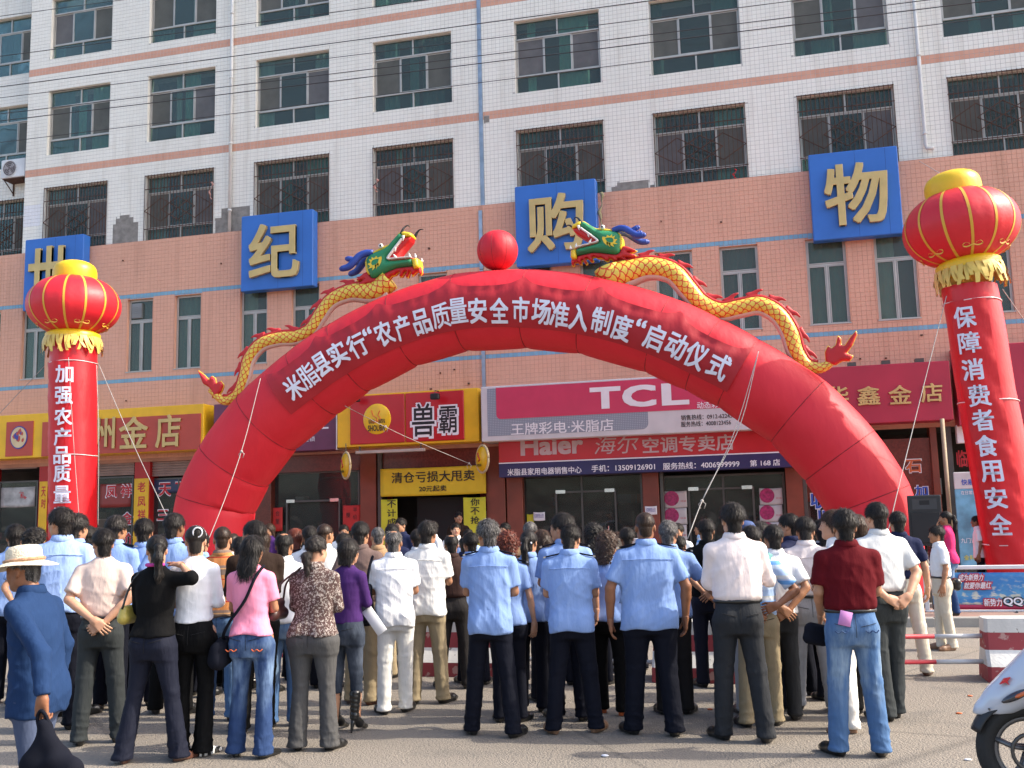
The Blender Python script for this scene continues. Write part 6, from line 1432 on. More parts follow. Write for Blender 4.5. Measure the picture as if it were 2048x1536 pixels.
    else: stk=[(hz-.02,.190*W_,.138),(.95,.182*W_,.130),(1.08,.176*W_,.126,by[0]-.004),(1.22,.184*W_,.124,by[1]-.006),(1.33,.178*W_,.112,by[2]-.01),(1.40,.142,.088,by[3]-.014),(1.465,.080,.070,by[4]-.01),(1.485,.058,.055,by[4])]
    g.stack(stk,.0)
    if hz<.94:
        for s in (-1,1): g.ell((s*.075*W_+hipx,-.055,.885),(.096*W_,.100,.125),.05)
    for s in (-1,1):
        g.cone(SH[s]+T([-s*.06,0,.022]),SH[s],.050,.058 if not fem else .048,.04)
        am=1. if not fem else .86; e,wr=A[s][0],A[s][1]
        if sleeve=='short': q=SH[s]+(e-SH[s])*(.80 if not fem else .72); g.cone(SH[s],q,.061*am,.068*am,.022,cut=True)
        elif sleeve=='long': g.cone(SH[s],e,.060*am,.054*am,.022); g.cone(e,e+(wr-e)*.97,.056*am,.043*am,.012,cut=True)
        elif sleeve=='rolled': g.cone(SH[s],e,.070*am,.060*am,.022); g.cone(e,e+(wr-e)*.25,.062*am,.06*am,.01,cut=True)
    xx,yy,zz=g.xyz(); am_=.016 if det==2 else .010
    if shirt in (BLKC,WKN,PNK,PUR,HPK): am_*=.5
    g.F=g.F+folds(g,rng,am_,wv=((26,6,5),(13,10,15),(20,8,24)))*np.clip((1.46-zz)*4,.15,1)
    wav=.008*np.sin(xx*22+seed)+.006*np.sin(yy*31)
    g.F=np.maximum(g.F,np.where((np.abs(xx)<.24*W_),hz+wav*(0 if tuck else 1)-zz,-1)).astype(np.float32)
    if collar:
        c0=B((0,-.008,1.44)); c1=B((0,.002,1.475)); g.cone(c0,c1,.072,.066,.006,cut=True)
    V,Q=g.mesh(); sh=mk('shirt',V*S,Q,[shirt],root)
    if det==2 and collar and shirt in (UB,UB2,WS,WS2,PKS): seam(V,[(t*.165*W_,by_) for t,by_ in ((u_,1.345-.010*abs(u_)) for u_ in np.linspace(-1,1,12))],'yoke_seam',shirt,.0032,.0016)
    if collar:
        cv=[];cf=[];K=28; off=B((0,0,1.47))[1]
        for r_,z_ in ((.062,1.462),(.064,1.492),(.071,1.497),(.080,1.483),(.093,1.450),(.090,1.446)):
            for k in range(K):
                t=2*math.pi*(k+.5)/K; fr_=math.sin(t); cv.append((r_*math.cos(t)*(1 if not fem else .9),r_*.94*fr_+off-.006,z_-.012*max(0,fr_)-(.022*max(0,fr_)**2 if z_<1.47 else 0)))
        for i in range(5):
            for k in range(K): cf.append((i*K+k,i*K+(k+1)%K,(i+1)*K+(k+1)%K,(i+1)*K+k))
        mk('collar',np.array(cv)*S,cf,[shirt],root)
    for s in (-1,1):
        ax=s*st; fy=step*s; v,q=SHOE[shoes]; toe=.42*s; c,s_=math.cos(-toe),math.sin(-toe); vv=(v*T([.92,1,1])+T([0,.028,0]))*(1. if not fem else .9); vv=np.stack([vv[:,0]*c-vv[:,1]*s_+ax,vv[:,0]*s_+vv[:,1]*c+fy+.0,vv[:,2]],1); mk('shoe',vv*S,q,[shm],root)
    if belt: 
        m=MB(); m.tube([(.163*W_*math.sin(t),.117*math.cos(t),1.0) for t in np.linspace(0,6.283,32)],.016,8,cap=False); mk('belt',[tuple(T(v)*S) for v in m.v],m.f,[LEA],root)
    if ep:
        for s in (-1,1):
            a=B((s*.085,-.01,1.452)); b=SH[s]+T([s*.045,0,.062]); m=MB(); d=b-a; nrm=T([0,0,1.]); 
            for k,(u0,u1,mm) in enumerate(((0,.86,0),(.86,1,1))):
                p0,p1=a+d*u0,a+d*u1; V_=[p0+T([0,-.024,.0]),p1+T([0,-.028,.0]),p1+T([0,.028,.0]),p0+T([0,.024,.0])]; V_+= [v_+T([0,0,.012]) for v_ in V_]; m.add([v_*S for v_ in V_],[(3,2,1,0),(4,5,6,7),(0,1,5,4),(1,2,6,5),(2,3,7,6),(3,0,4,7)],mm)
            m.build('epaulette',[TN,METAL],root)
    R=dict(root=root,S=S,A=A,B=B,HT=HT,P=P,phi=phi,SH=SH,w=W_)
    for f in extras: f(R)
    return R
def blob(name,R,cones,mt,h=.011,k=.02,par=None,dent=0.,head=False,label=None,cat=None):
    """a soft shape given in the person's own frame; a held thing goes to top level"""
    P=np.array([q for c in cones for q in c[:2]]); r=max(max(c[2:4]) for c in cones); g=Grid(P.min(0)-r-.03,P.max(0)+r+.03,h)
    for c in cones: g.cone(c[0],c[1],c[2],c[3],k)
    if dent: x,y,z=g.xyz(); g.F=g.F+dent*np.sin(x*40)*np.sin(z*33+y*25)
    V,Q=g.mesh(); V=(R['HT'](V) if head else V)*R['S']
    return V,Q
def held(R,name,label,cat,parts,group=None):
    """top-level thing carried by a person: parts = [(part name, V, F, mat)]"""
    if len(parts)>=1:
        c,s=math.cos(-R['phi']),math.sin(-R['phi']); o=empty(name,tuple(R['P']),-R['phi'],label,cat,group)
        allv=np.concatenate([np.array(p[1],float) for p in parts]); cen=allv.mean(0); cen[2]=allv[:,2].min()
        w=np.array([cen[0]*c-cen[1]*s,cen[0]*s+cen[1]*c,cen[2]]); o.location=tuple(R['P']+w)
        for nm,V,F,m_ in parts: mk(nm,np.array(V,float)-cen,F,[m_] if not isinstance(m_,list) else m_,o)
        return o
def strap(R,pts,r=.007,n=20,flat=True):
    V,F=tube_vf(spline([np.array(p)*R['S'] for p in pts],n),r,8,True); return V,F
U='people in light blue uniform shirts'
def shoulder_bag(side,cz,mt,lb,sz=(.05,.10,.09),sx=.27,sy=-.04,strapm=None,cat='bag',top=1.44):
    def f(R):
        s=side; x=s*sx; P=[((x,sy-sz[1]*.7,cz-sz[2]*.3),(x,sy+sz[1]*.7,cz-sz[2]*.3),sz[0],sz[0]),((x,sy-sz[1]*.5,cz+sz[2]*.4),(x,sy+sz[1]*.5,cz+sz[2]*.4),sz[0]*.7,sz[0]*.7)]
        V,Q=blob('b',R,P,mt,.01,.03,dent=.003)
        V2,F2=strap(R,[(x,sy-sz[1]*.9,cz+sz[2]*.5),(x*.86,sy-.04,cz+.2),(s*.125,-.035,top+.01),(s*.12,.02,top+.03),(x*.86,sy+.08,cz+.2),(x,sy+sz[1]*.9,cz+sz[2]*.5)],.008)
        parts=[('bag_body',V,Q,mt),('strap',V2,F2,strapm or mt)]
        c=np.array([x+s*sz[0]*.8,sy,cz+sz[2]*.3])*R['S']; V3,F3=sphere_vf(c,(.006,.02,.012),6); parts.append(('clasp',V3,F3,METAL))
        held(R,'shoulder_bag',lb,cat,parts)
    return f
def thingbox(name,lb,cat,c,half,mt,rot=(0,0,0)):
    def f(R):
        m=MB(); m.bbox(-half[0],half[0],-half[1],half[1],-half[2],half[2],min(half)*.3); from mathutils import Euler
        M_=np.array(Euler([math.radians(r) for r in rot]).to_matrix()); V=(np.array(m.v)@M_.T+np.array(c))*R['S']; held(R,name,lb,cat,[('sheet' if cat in('paper','booklet') else name,V,m.f,mt)])
    return f
PAPW=mat('white_paper',(.72,.72,.76),.7,var=.03); PAPP=mat('pink_paper',(.55,.22,.50),.7,var=.05); PAPC=mat('cream_card',(.70,.52,.34),.7,var=.05)
# ---- P1 old man with hat
def hat(R):
    parts=[]; pr=[(.178,-.030),(.165,-.022),(.13,-.008),(.102,.0),(.098,.03),(.094,.075),(.075,.098),(.035,.105),(.004,.106)]
    V,F=lathe(pr,36); V=np.array(V); V[:,2]+=.055+.012*np.cos(2*np.arctan2(V[:,1],V[:,0]))*(np.hypot(V[:,0],V[:,1])>.11); V[:,1]=V[:,1]*1.12-.01; b=math.radians(-8)
    V=R['HT'](V)*R['S']; V2,F2=tube_vf([(.104*math.sin(t),.116*math.cos(t)-.01,.068) for t in np.linspace(0,6.283,33)],.011,6,False); V2=R['HT'](np.array(V2))*R['S']
    held(R,'straw_hat','cream woven straw hat with wide brim on the old man at the left edge','hat',[('crown',V,F,mat('straw',(.66,.58,.44),.9,var=.12,vs=60,bump=.9,bs=110)),('hat_band',V2,F2,mat('straw_band',(.42,.24,.14),.9,var=.3,vs=50,bump=.5,bs=100))])
def blackbag(R):
    V,Q=blob('b',R,[((-.33,-.28,.76),(-.33,-.36,.60),.022,.06),((-.34,-.22,.55),(-.33,-.45,.54),.06,.06),((-.33,-.28,.76),(-.33,-.24,.60),.022,.055)],BAGK,.012,.06,dent=.006)
    V2,F2=strap(R,[(-.33,-.31,.74),(-.33,-.28,.82),(-.335,-.26,.84),(-.33,-.24,.82),(-.33,-.25,.73)],.009); V3,F3=strap(R,[(-.395,-.20,.52),(-.40,-.33,.51),(-.39,-.49,.53)],.006)
    held(R,'cloth_bag','large dark cloth bag hanging from the hand of the old man in blue','bag',[('bag_body',V,Q,BAGK),('handle',V2,F2,BAGK),('piping',V3,F3,DRED)])
person('old man in a blue jacket and straw hat walking past at the left edge',62,1705,1092,face=-80,hy=0,hp=-6,shirt=MAO,sleeve='long',pants=TDB,hr='crew',hm=HG,sk=2,arms=(((.27,-.21,1.13),(.31,-.25,.905),(0,.05,-1),(1,0,0),'grip'),'down'),hem_z=.76,lean=5,hunch=.10,w=1.1,step=.16,shoes='shoe',extras=(hat,blackbag))
person('tall man with glasses in a pale blue shirt behind the straw hat, face turned left',112,1462,1013,face=-15,hy=-48,shirt=UB2,sleeve='short',pants=TN,hr='full',sk=3,w=1.12,hem_z=.90)
person('man in a beige pink t-shirt with hands clasped behind his back',198,1487,1055,face=-6,hy=-30,shirt=BEI,sleeve='short',tuck=True,collar=False,pants=TSL,hr='short',sk=1,arms=('behind2','behind'),w=1.08,st=.14,belt=True)
yb=shoulder_bag(-1,1.10,BAGY,'small olive yellow handbag on the shoulder of the woman in black',(.05,.085,.085),.235,.0,LEA,top=1.40)
def flower_clip(col,pos,r,lb,nm='hair_clip'):
    def f(R):
        V,F=sphere_vf(pos,r,6); V=R['HT'](np.array(V))*R['S']; mk(nm,V,F,[col],R['root'])
    return f
def magenta_collar(R):
    V,F=tube_vf([(.062*math.sin(t),.058*math.cos(t)-.01,1.475) for t in np.linspace(0,6.283,20)],.014,8,False); mk('inner_collar',np.array(V)*R['S'],F,[mat('magenta_cloth',(.55,.04,.28),.7)],R['root'])
person('woman in black sweater with long ponytail, arm around the friend beside her',303,1524,1066,face=14,hy=-38,shirt=BLKC,sleeve='rolled',collar=False,pants=TDN,hem='flare',hr='pony',sk=1,fem=True,w=1.14,st=.19,arms=('folded',((.37,-.04,1.37),(.20,.02,1.47),(-.8,.4,.1),(0,.3,1),'flat')),hem_z=.93,extras=(yb,magenta_collar,flower_clip(METAL,(-.05,-.075,.06),(.006,.02,.025),'')),shm=LBR,shoes='sandal')
def bunband(R):
    V,F=tube_vf([(.020+.036*math.cos(t),-.118-.006*math.sin(t),.075+.038*math.sin(t)) for t in np.linspace(0,6.283,22)],.007,6,False); mk('hair_tie',R['HT'](np.array(V))*R['S'],F,[WHI],R['root'])
    V,F=tube_vf([(.086*math.cos(t),.02-.02*math.sin(t),.03+.10*math.sin(t)) for t in np.linspace(.1,3.04,18)],.004,6,True); mk('hair_band',R['HT'](np.array(V))*R['S'],F,[WHI],R['root'])
person('woman in white sweater and black trousers, hair in a bun with white ribbon',383,1512,1047,face=4,hy=-18,shirt=WKN,sleeve='long',collar=False,pants=TB,hem='flare',hr='bun',sk=1,fem=True,w=1.05,st=.09,hem_z=.98,arms=('folded','folded2'),shm=mat('checked_shoe',(.4,.4,.4),.6,var=0,fn=stripes([(0,(.02,.02,.02)),(.5,(.7,.7,.7))],.03,0)),shoes='sandal',extras=(bunband,))
person('man in orange striped polo shirt with his hand at his face',440,1440,1050,face=2,hy=-12,shirt=ORS_,pants=JF,hr='crew',hm=HN,sk=3,w=1.12,arms=('face','down'),hem_z=.90,st=.12)
person('man in dark brown jacket with crossed arms, face turned left',508,1462,1038,face=-20,hy=-38,shirt=BRJ,sleeve='long',pants=TB,hr='short',sk=0,arms=('folded','folded2'),w=1.15,hem_z=.92)
def sling(R):
    V,F=strap(R,[(.10,.0,1.46),(.08,-.10,1.39),(-.0,-.135,1.20),(-.13,-.125,1.03),(-.20,-.07,.93),(-.22,.0,.88)],.012); V1,Q1=blob('b',R,[((-.23,.03,.86),(-.23,-.08,.82),.06,.07),((-.23,.02,.76),(-.24,-.09,.74),.075,.075)],BAGK,.012,.04,dent=.003)
    held(R,'shoulder_bag','black sling bag on the left hip of the girl in pink','bag',[('strap',V,F,BAGK),('bag_body',V1,Q1,BAGK)])
def pocket(mt,side=-1,stitch=True,z=.86,yy=-.15):
    def f(R):
        for s in (-1,1):
            m=MB(); m.tube(spline([(s*.105-.045,yy-.002,z-.03),(s*.105-.02,yy-.009,z-.045),(s*.105,yy-.011,z-.03),(s*.105+.025,yy-.009,z-.045),(s*.105+.045,yy-.002,z-.028)],12),.0045,5); mk('pocket_stitching',np.array(m.v)*R['S'],m.f,[mt],R['root'])
    return f
person('girl in pink top and blue jeans with long straight black hair',500,1514,1066,face=8,hy=6,shirt=PNK,sleeve='short',collar=False,pants=JD,hem='flare',hr='long',sk=0,fem=True,w=1.08,st=.12,hem_z=.93,arms=('folded','folded2'),extras=(sling,pocket(mat('orange_thread',(.5,.10,.03),.7),yy=-.138)),shoes='sandal',shm=LEA)
bb=shoulder_bag(-1,1.12,BAGB,'dark brown leather shoulder bag beside the floral blouse',(.055,.13,.12),.30,-.04,BAGB,top=1.42)
person('woman in brown floral blouse and grey trousers with curly ponytail',628,1500,1068,face=10,hy=22,shirt=FLO,sleeve='long',collar=True,pants=TGM,hem='flare',hr='lowpony',sk=1,fem=True,w=1.32,st=.13,hem_z=.90,arms=('folded','folded2'),extras=(bb,flower_clip(mat('lilac_tie',(.35,.33,.6),.5),(0,-.135,-.04),(.022,.02,.016),'','hair_tie')))
def boots(R):
    for s in (-1,1):
        ax=s*.10; g=Grid([ax-.08,-.13,-.01],[ax+.08,.22,.36],.008)
        g.cone((ax,-.02,.33),(ax,-.03,.14),.052,.036,.02); g.cone((ax,-.03,.13),(ax,.05,.075),.036,.036,.03); g.cone((ax,.05,.06),(ax,.16,.022),.034,.020,.03); g.cone((ax,-.06,.09),(ax,-.085,.0),.022,.008,.01)
        x,y,z=g.xyz(); g.F=np.maximum(g.F,.001-z); g.F+=.002*np.sin(z*160+x*40)*(z>.1); V,Q=g.mesh(); mk('boot',V*R['S'],Q,[LEA],R['root'])
    for o in list(R['root'].children):
        if o.name.startswith('shoe'): bpy.data.objects.remove(o)
person('woman in purple top, cropped jeans and black heeled boots behind the floral blouse',694,1462,1075,face=24,hy=10,shirt=PUR,sleeve='long',collar=False,pants=JC,hem='capri',hr='bob',sk=3,fem=True,w=1.12,st=.09,hem_z=.95,arms=('down','folded'),extras=(boots,thingbox('document','white folded paper held by the woman in purple','paper',(.22,.12,.96),(.05,.006,.13),PAPW,(0,-35,20))))
person('balding man in white shirt and blue jeans between the pink top and the floral blouse',566,1452,1062,face=-4,hy=20,shirt=WS,pants=JE,hr='bald',sk=0,w=1.05,hem_z=.90,det=1)
person('man in grey brown polo and khaki trousers, hands behind his back',722,1408,1041,face=4,hy=6,shirt=GBP,pants=TK,hr='short',sk=3,arms=('behind','behind2'),w=1.02,shm=LBR,hem_z=.95)
def bigblack(R):
    V,Q=blob('b',R,[((-.25,-.04,1.16),(-.27,.02,.88),.05,.075),((-.27,-.12,.92),(-.27,.10,.90),.075,.075),((-.26,.05,1.2),(-.27,.10,.95),.04,.06)],BAGK,.012,.06,dent=.005); V2,F2=strap(R,[(-.25,-.06,1.2),(-.235,-.05,1.33),(-.20,-.0,1.46),(-.235,.06,1.33),(-.25,.05,1.22)],.012)
    held(R,'shoulder_bag','large slack black bag on the shoulder of the man all in white','bag',[('bag_body',V,Q,BAGK),('strap',V2,F2,BAGK)])
person('balding man all in white, black bag hanging from his left shoulder',790,1426,1057,face=-6,hy=4,shirt=WS,pants=TW,hr='bald',hm=HG,sk=0,arms=('folded','folded2'),w=1.12,hem_z=.80,st=.10,extras=(bigblack,))
person('man in white shirt and khaki trousers with thick black hair',858,1407,1040,face=10,hy=8,shirt=WS2,pants=TK,hr='full',sk=0,arms=('down2','folded'),w=1.08,hem_z=.82,st=.13)
person('balding man in dark brown polo behind the barrier stripes',908,1377,1066,face=0,hy=0,shirt=BRP,tuck=True,pants=TCH,hr='bald',sk=0,arms=('folded','folded2'),w=1.1,st=.15,det=1)
person('man in light blue uniform shirt with greying hair, front of the uniform group',986,1472,1037,face=6,hy=-28,shirt=UB,pants=TN,hr='full',hm=HG,sk=0,arms=('folded','folded2'),w=1.07,st=.17,ep=True,group=U,hem_z=.80)
person('woman in blue uniform with wavy auburn hair',1022,1444,1062,face=8,hy=10,shirt=UB,pants=TN,hr='curly',hm=HR,sk=1,fem=True,w=1.12,ep=True,group=U,arms=('folded','down2'),det=1,hem_z=.86)
person('woman in blue uniform with a thin ponytail and white hair clips',1066,1422,1057,face=10,hy=22,shirt=UB,pants=TN,hr='pony',sk=3,fem=True,w=1.15,ep=True,group=U,arms=('folded','down2'),det=1,extras=(flower_clip(WHI,(.05,-.09,.0),(.012,.012,.012),''),flower_clip(WHI,(-.05,-.09,.0),(.012,.012,.012),''),thingbox('document','lilac paper held low between the dark trousers','paper',(.24,.02,.75),(.004,.05,.13),mat('lilac_paper',(.35,.3,.6),.7),(0,8,0))))
person('woman in blue uniform with loose long brown hair',1094,1404,1056,face=2,hy=10,shirt=UB,pants=TN,hr='loose',hm=HN,sk=1,fem=True,w=1.1,ep=True,group=U,det=1,hem_z=.86)
person('man in blue uniform with black swept hair, face turned to the left',1140,1440,1024,face=-6,hy=-50,shirt=UB,pants=TN,hr='full',sk=3,w=1.1,ep=True,group=U,arms=('folded','down'),det=2,hem_z=.82)
person('man in blue uniform with head bowed and legs apart',1150,1466,1044,face=6,hy=14,hp=-16,shirt=UB,pants=TN,hr='short',sk=3,w=1.14,st=.17,ep=True,group=U,arms=('folded','folded2'),hem_z=.82,shm=LTA)
person('woman in blue uniform with curly brown hair beside the bowed head',1226,1428,1062,face=16,hy=20,shirt=UB,pants=TB,hr='curly',hm=HN,sk=3,fem=True,w=1.12,ep=True,group=U,arms=('down2','folded'),det=1,hem_z=.86,shm=mat('orange_shoe',(.45,.09,.02),.4),shoes='sandal')
person('broad man in blue uniform with cropped hair, arms hanging',1308,1470,1020,face=0,hy=4,shirt=UB,pants=TN,hr='crew',hm=HN,sk=2,w=1.34,st=.15,ep=True,group=U,arms=(((.285,-.02,1.12),(.30,.04,.88),(0,.12,-1),(1,0,0),'relax'),((.285,-.02,1.12),(.29,.03,.89),(0,.12,-1),(1,0,0),'relax')),hem_z=.80)
person('man in blue uniform half hidden right of the broad man',1352,1428,1038,face=8,hy=10,shirt=UB,pants=TCH,hr='short',hm=HG,sk=3,w=1.1,ep=True,group=U,arms=('down',((.30,.10,1.15),(.42,.18,1.0),(.3,.5,-.7),(.5,.3,.8),'relax')),det=1,hem_z=.84)
person('man in black shirt behind, hands behind his back, between uniform and white polo',1428,1375,1036,face=4,hy=6,shirt=BLKC,collar=True,pants=TDN,hr='short',sk=0,w=1.08,arms=('behind','behind2'),det=1,hem_z=.92)
person('man in pinkish white long sleeved polo tucked into dark grey trousers',1490,1482,1003,face=2,hy=-6,shirt=PKW,sleeve='long',tuck=True,pants=TG,hr='full',hm=HB,sk=1,w=1.13,st=.14,belt=True,arms=('folded',((.245,.04,1.14),(.16,.13,1.20),(.2,.3,.9),(1,.2,0),'grip')),extras=(thingbox('booklet','small teal booklet held by the man in the pinkish polo','booklet',(.245,.10,1.27),(.022,.008,.07),mat('teal_cover',(.12,.33,.33),.5),(10,28,20)),))
def cap(R):
    V,F=lathe([(.092,.03),(.094,.05),(.088,.09),(.065,.125),(.03,.138),(.003,.14)],24); V=np.array(V); V[:,1]=V[:,1]*1.15-.015; V=R['HT'](V)*R['S']; g=Grid([-.09,.05,.0],[.09,.2,.08],.008); g.ell((0,.10,.045),(.07,.075,.009),0); V2,Q2=g.mesh(); V2=R['HT'](V2)*R['S']
    held(R,'cap','dark blue cap worn behind the pinkish polo','cap',[('crown',V,F,mat('cap_blue',(.03,.06,.17),.8,var=.08)),('visor',V2,Q2,mat('cap_blue',(.03,.06,.17),.8))])
person('man wearing a dark blue cap, mostly hidden by the pinkish polo',1512,1432,1040,face=10,hy=20,shirt=PKS,pants=TLG,hr='short',sk=3,w=1.0,det=1,extras=(cap,))
person('man in blue striped polo and khaki trousers with his hand on his hip',1524,1452,1048,face=6,hy=10,shirt=BST,pants=TK,hr='short',sk=2,w=1.12,st=.13,hem_z=.94,arms=('behind',((.36,-.02,1.14),(.17,-.16,1.03),(-.8,-.1,-.3),(.2,-1,0),'relax')))
person('man in dark trousers whose clasped hands show beside the blue stripes',1568,1440,1046,face=2,hy=4,shirt=WS,pants=TG,hr='short',sk=0,w=1.05,arms=('behind2','behind'),det=1,hem_z=.92)
person('man in pinkish white shirt and light grey trousers, head bowed',1632,1420,1030,face=4,hy=12,hp=-14,shirt=PKS,sleeve='long',tuck=True,pants=TLG,hr='full',sk=3,w=1.15,st=.14,belt=True,arms=('folded','folded2'))
person('woman in white blouse looking left beside the dark red polo',1702,1462,1016,face=-55,hy=-18,shirt=WS,sleeve='short',pants=TW,hr='bob',hm=HN,sk=1,fem=True,w=1.15,st=.08,arms=('folded','folded2'),hem_z=.9,shm=LTA,shoes='sandal')
def pinkslip(R):
    m=MB(); m.bbox(-.042,.042,-.003,.003,-.05,.05,.001); c,s=math.cos(.25),math.sin(.25); V=np.array([(v[0]*c+v[2]*s-.075,v[1]-.158,-v[0]*s+v[2]*c+.955) for v in m.v])*R['S']; held(R,'paper_slip','pink paper slip sticking out of the jeans pocket','paper',[('slip',V,m.f,PAPP)])
def blackpouch(R):
    V,Q=blob('b',R,[((-.26,.10,.86),(-.18,.12,.84),.05,.05),((-.28,.10,.80),(-.18,.12,.78),.045,.045)],LEA,.011,.03); held(R,'handbag','small black pouch held beside the jeans','bag',[('pouch',V,Q,BAGK)])
person('man in dark red polo and light blue jeans with a belt',1720,1512,1015,face=4,hy=4,shirt=DRP,tuck=True,pants=JE,hr='full',sk=3,w=1.15,st=.14,belt=True,arms=(((.215,.0,1.13),(.17,.17,.96),(0,.5,-.8),(.8,.2,.2),'relax'),'folded2'),extras=(pinkslip,pocket(JD,yy=-.150,z=.90),blackpouch))
person('man in grey white polo with hands clasped behind him, right of the dark red polo',1784,1438,1001,face=-8,hy=-6,shirt=GWP,pants=TSL,hr='short',sk=1,w=1.12,st=.07,tuck=True,arms=('behind',((.27,-.08,1.14),(.12,-.19,.97),(-.7,-.1,-.6),(0,-1,0),'grip')))
person('man in navy polo and beige trousers near the barrier poles',1818,1350,1020,face=10,hy=-8,shirt=NVP,pants=TBG,hr='short',sk=1,w=1.08,st=.17,arms=('folded','down'),tuck=True,shm=LBR)
def waistbag(R):
    V,Q=blob('b',R,[((-.08,-.19,.93),(.06,-.20,.93),.055,.055),((-.08,-.19,.86),(.06,-.20,.86),.05,.05)],LEA,.012,.03); V2,F2=sphere_vf(np.array([.0,-.26,.92])*R['S'],(.03,.01,.012),6)
    held(R,'waist_bag','black waist bag at the back of the man in white by the fence','bag',[('pouch',V,Q,LEA),('buckle',V2,F2,METAL)])
person('man in white shirt and beige trousers standing sideways by the fence',1893,1300,1050,face=-82,hy=0,shirt=WS,tuck=True,pants=TBG,hr='full',sk=0,w=1.10,belt=True,arms=('down',((.23,-.01,1.12),(.24,.02,.88),(0,.1,-1),(1,0,0),'grip')),st=.06,extras=(waistbag,),shm=LTA)
person('woman in hot pink top behind the fence with her hand at her face',1907,1230,1020,face=-60,hy=0,shirt=HPK,sleeve='long',collar=False,pants=JD,hr='pony',sk=0,fem=True,arms=('face','down'),det=1,pz=.13)
person('person in white shirt half hidden behind the leaning column',1968,1196,1030,face=-70,shirt=WS,pants=TN,hr='short',sk=2,det=1,pz=.13)
# ---- officials facing the crowd and others in front of the shops
def rosette(R):
    V,F=sphere_vf(np.array([-.07,.14,1.25])*R['S'],(.03,.015,.03),8); V2,F2=tube_vf([np.array(p)*R['S'] for p in ((-.07,.14,1.23),(-.075,.145,1.14))],.012,6); held(R,'rosette','red rosette pinned on the white shirt of the man turned left','rosette',[('flower',V,F,DRED),('ribbon',V2,F2,DRED)])
O='officials standing in front of the shops'
person('official in white shirt with red rosette turned to the left',868,1252,1041,face=-125,hy=10,shirt=WS,pants=TN,hr='full',sk=3,det=1,group=O,extras=(rosette,))
person('official in white shirt facing the crowd, left of the greying uniform man',914,1245,1044,face=172,shirt=WS,pants=TN,hr='short',sk=1,det=1,group=O,w=1.1)
person('man in dark jacket standing higher in the shop doorway',919,1195,1022,face=172,shirt=BRJ,sleeve='long',pants=TB,hr='short',sk=0,det=1,pz=.13)
person('man facing the crowd in dark shirt by the lemon cloth',806,1255,1034,face=-155,shirt=NVP,pants=TN,hr='short',sk=3,det=1,group=O)
person('man in white shirt facing the crowd beside the printed disc posters',1366,1262,1046,face=-160,shirt=WS,pants=TN,hr='full',sk=3,det=1,group=O)
person('woman in pale blue print top by the open dark doorway',1412,1240,1042,face=-80,shirt=BST,pants=TN,hr='bun',sk=0,fem=True,det=1)
person('person low between the heads near the lemon cloth',940,1262,1056,face=168,shirt=UB2,pants=TN,hr='short',sk=1,det=0)
person('face looking out near the brown pillar left of the auburn hair',1016,1250,1044,face=-150,shirt=BRJ,pants=TN,hr='short',sk=3,det=0)
person('woman with brown hair facing the crowd far left of the dark door',540,1240,1046,face=-150,shirt=PUR,pants=TN,hr='bob',hm=HN,sk=3,fem=True,det=0)
person('face peeping over the heads below the red couplet',688,1250,1048,face=178,shirt=WS,pants=TN,hr='short',sk=3,det=0)
# white display board held in the crowd
for (px,py,lb) in ((1243,1092,'open white display board above the heads of the uniforms, left leaf'),):
    p=onZ(1255,1340); Y=p[1]; A,B_=onY(1226,1090,Y),onY(1283,1090,Y); z1,z0=onY(1250,1077,Y)[2],onY(1250,1115,Y)[2]
    e=empty('display_board',((A[0]+B_[0])/2,Y,0),0,'open white display board on legs above the heads of the uniform group','board'); w_=(B_[0]-A[0])/2
    m=MB(); m.bbox(-w_,-w_*.1,-.01,.01,z0,z1,.003); m.build('leaf',[PAPC],e); m=MB(); m.bbox(-w_*.1,w_,-.012,.008,z0,z1,.003); m.build('leaf',[PAPW],e); m=MB(); m.tube([(-w_,0,0),(-w_,0,z0)],.012,6); m.tube([(w_,0,0),(w_,0,z0)],.012,6); m.build('leg',[STEEL],e)
# blue poster stand between the legs
p=onZ(1583,1338); e=empty('poster_stand',(p[0],p[1],0),0,'blue and white poster stand glimpsed between the legs right of centre','poster stand')
m=MB(); m.bbox(-.20,.0,-.02,.02,.02,1.0,.006); m.build('panel',[mat('stand_blue',(.02,.12,.33),.5)],e); m=MB(); m.bbox(.001,.12,-.02,.02,.35,1.0,.006); m.build('panel',[PAPW],e)
p=onZ(1418,1330); e=empty('notice_board',(p[0],p[1],0),0,'white printed notice board seen between the dark legs','board'); m=MB(); m.bbox(-.3,.3,-.02,.02,.25,.85,.006); m.build('panel',[PAPW],e)
m=MB(); 
for i in range(6): m.box(.02,.25,-.0225,-.0205,.42+i*.06,.435+i*.06)
m.build('print_line',[mat('violet_print',(.25,.22,.45),.6)],e); m=MB(); m.box(-.25,-.22,-.01,.01,0,.25); m.box(.22,.25,-.01,.01,0,.25); m.build('leg',[STEEL],e)
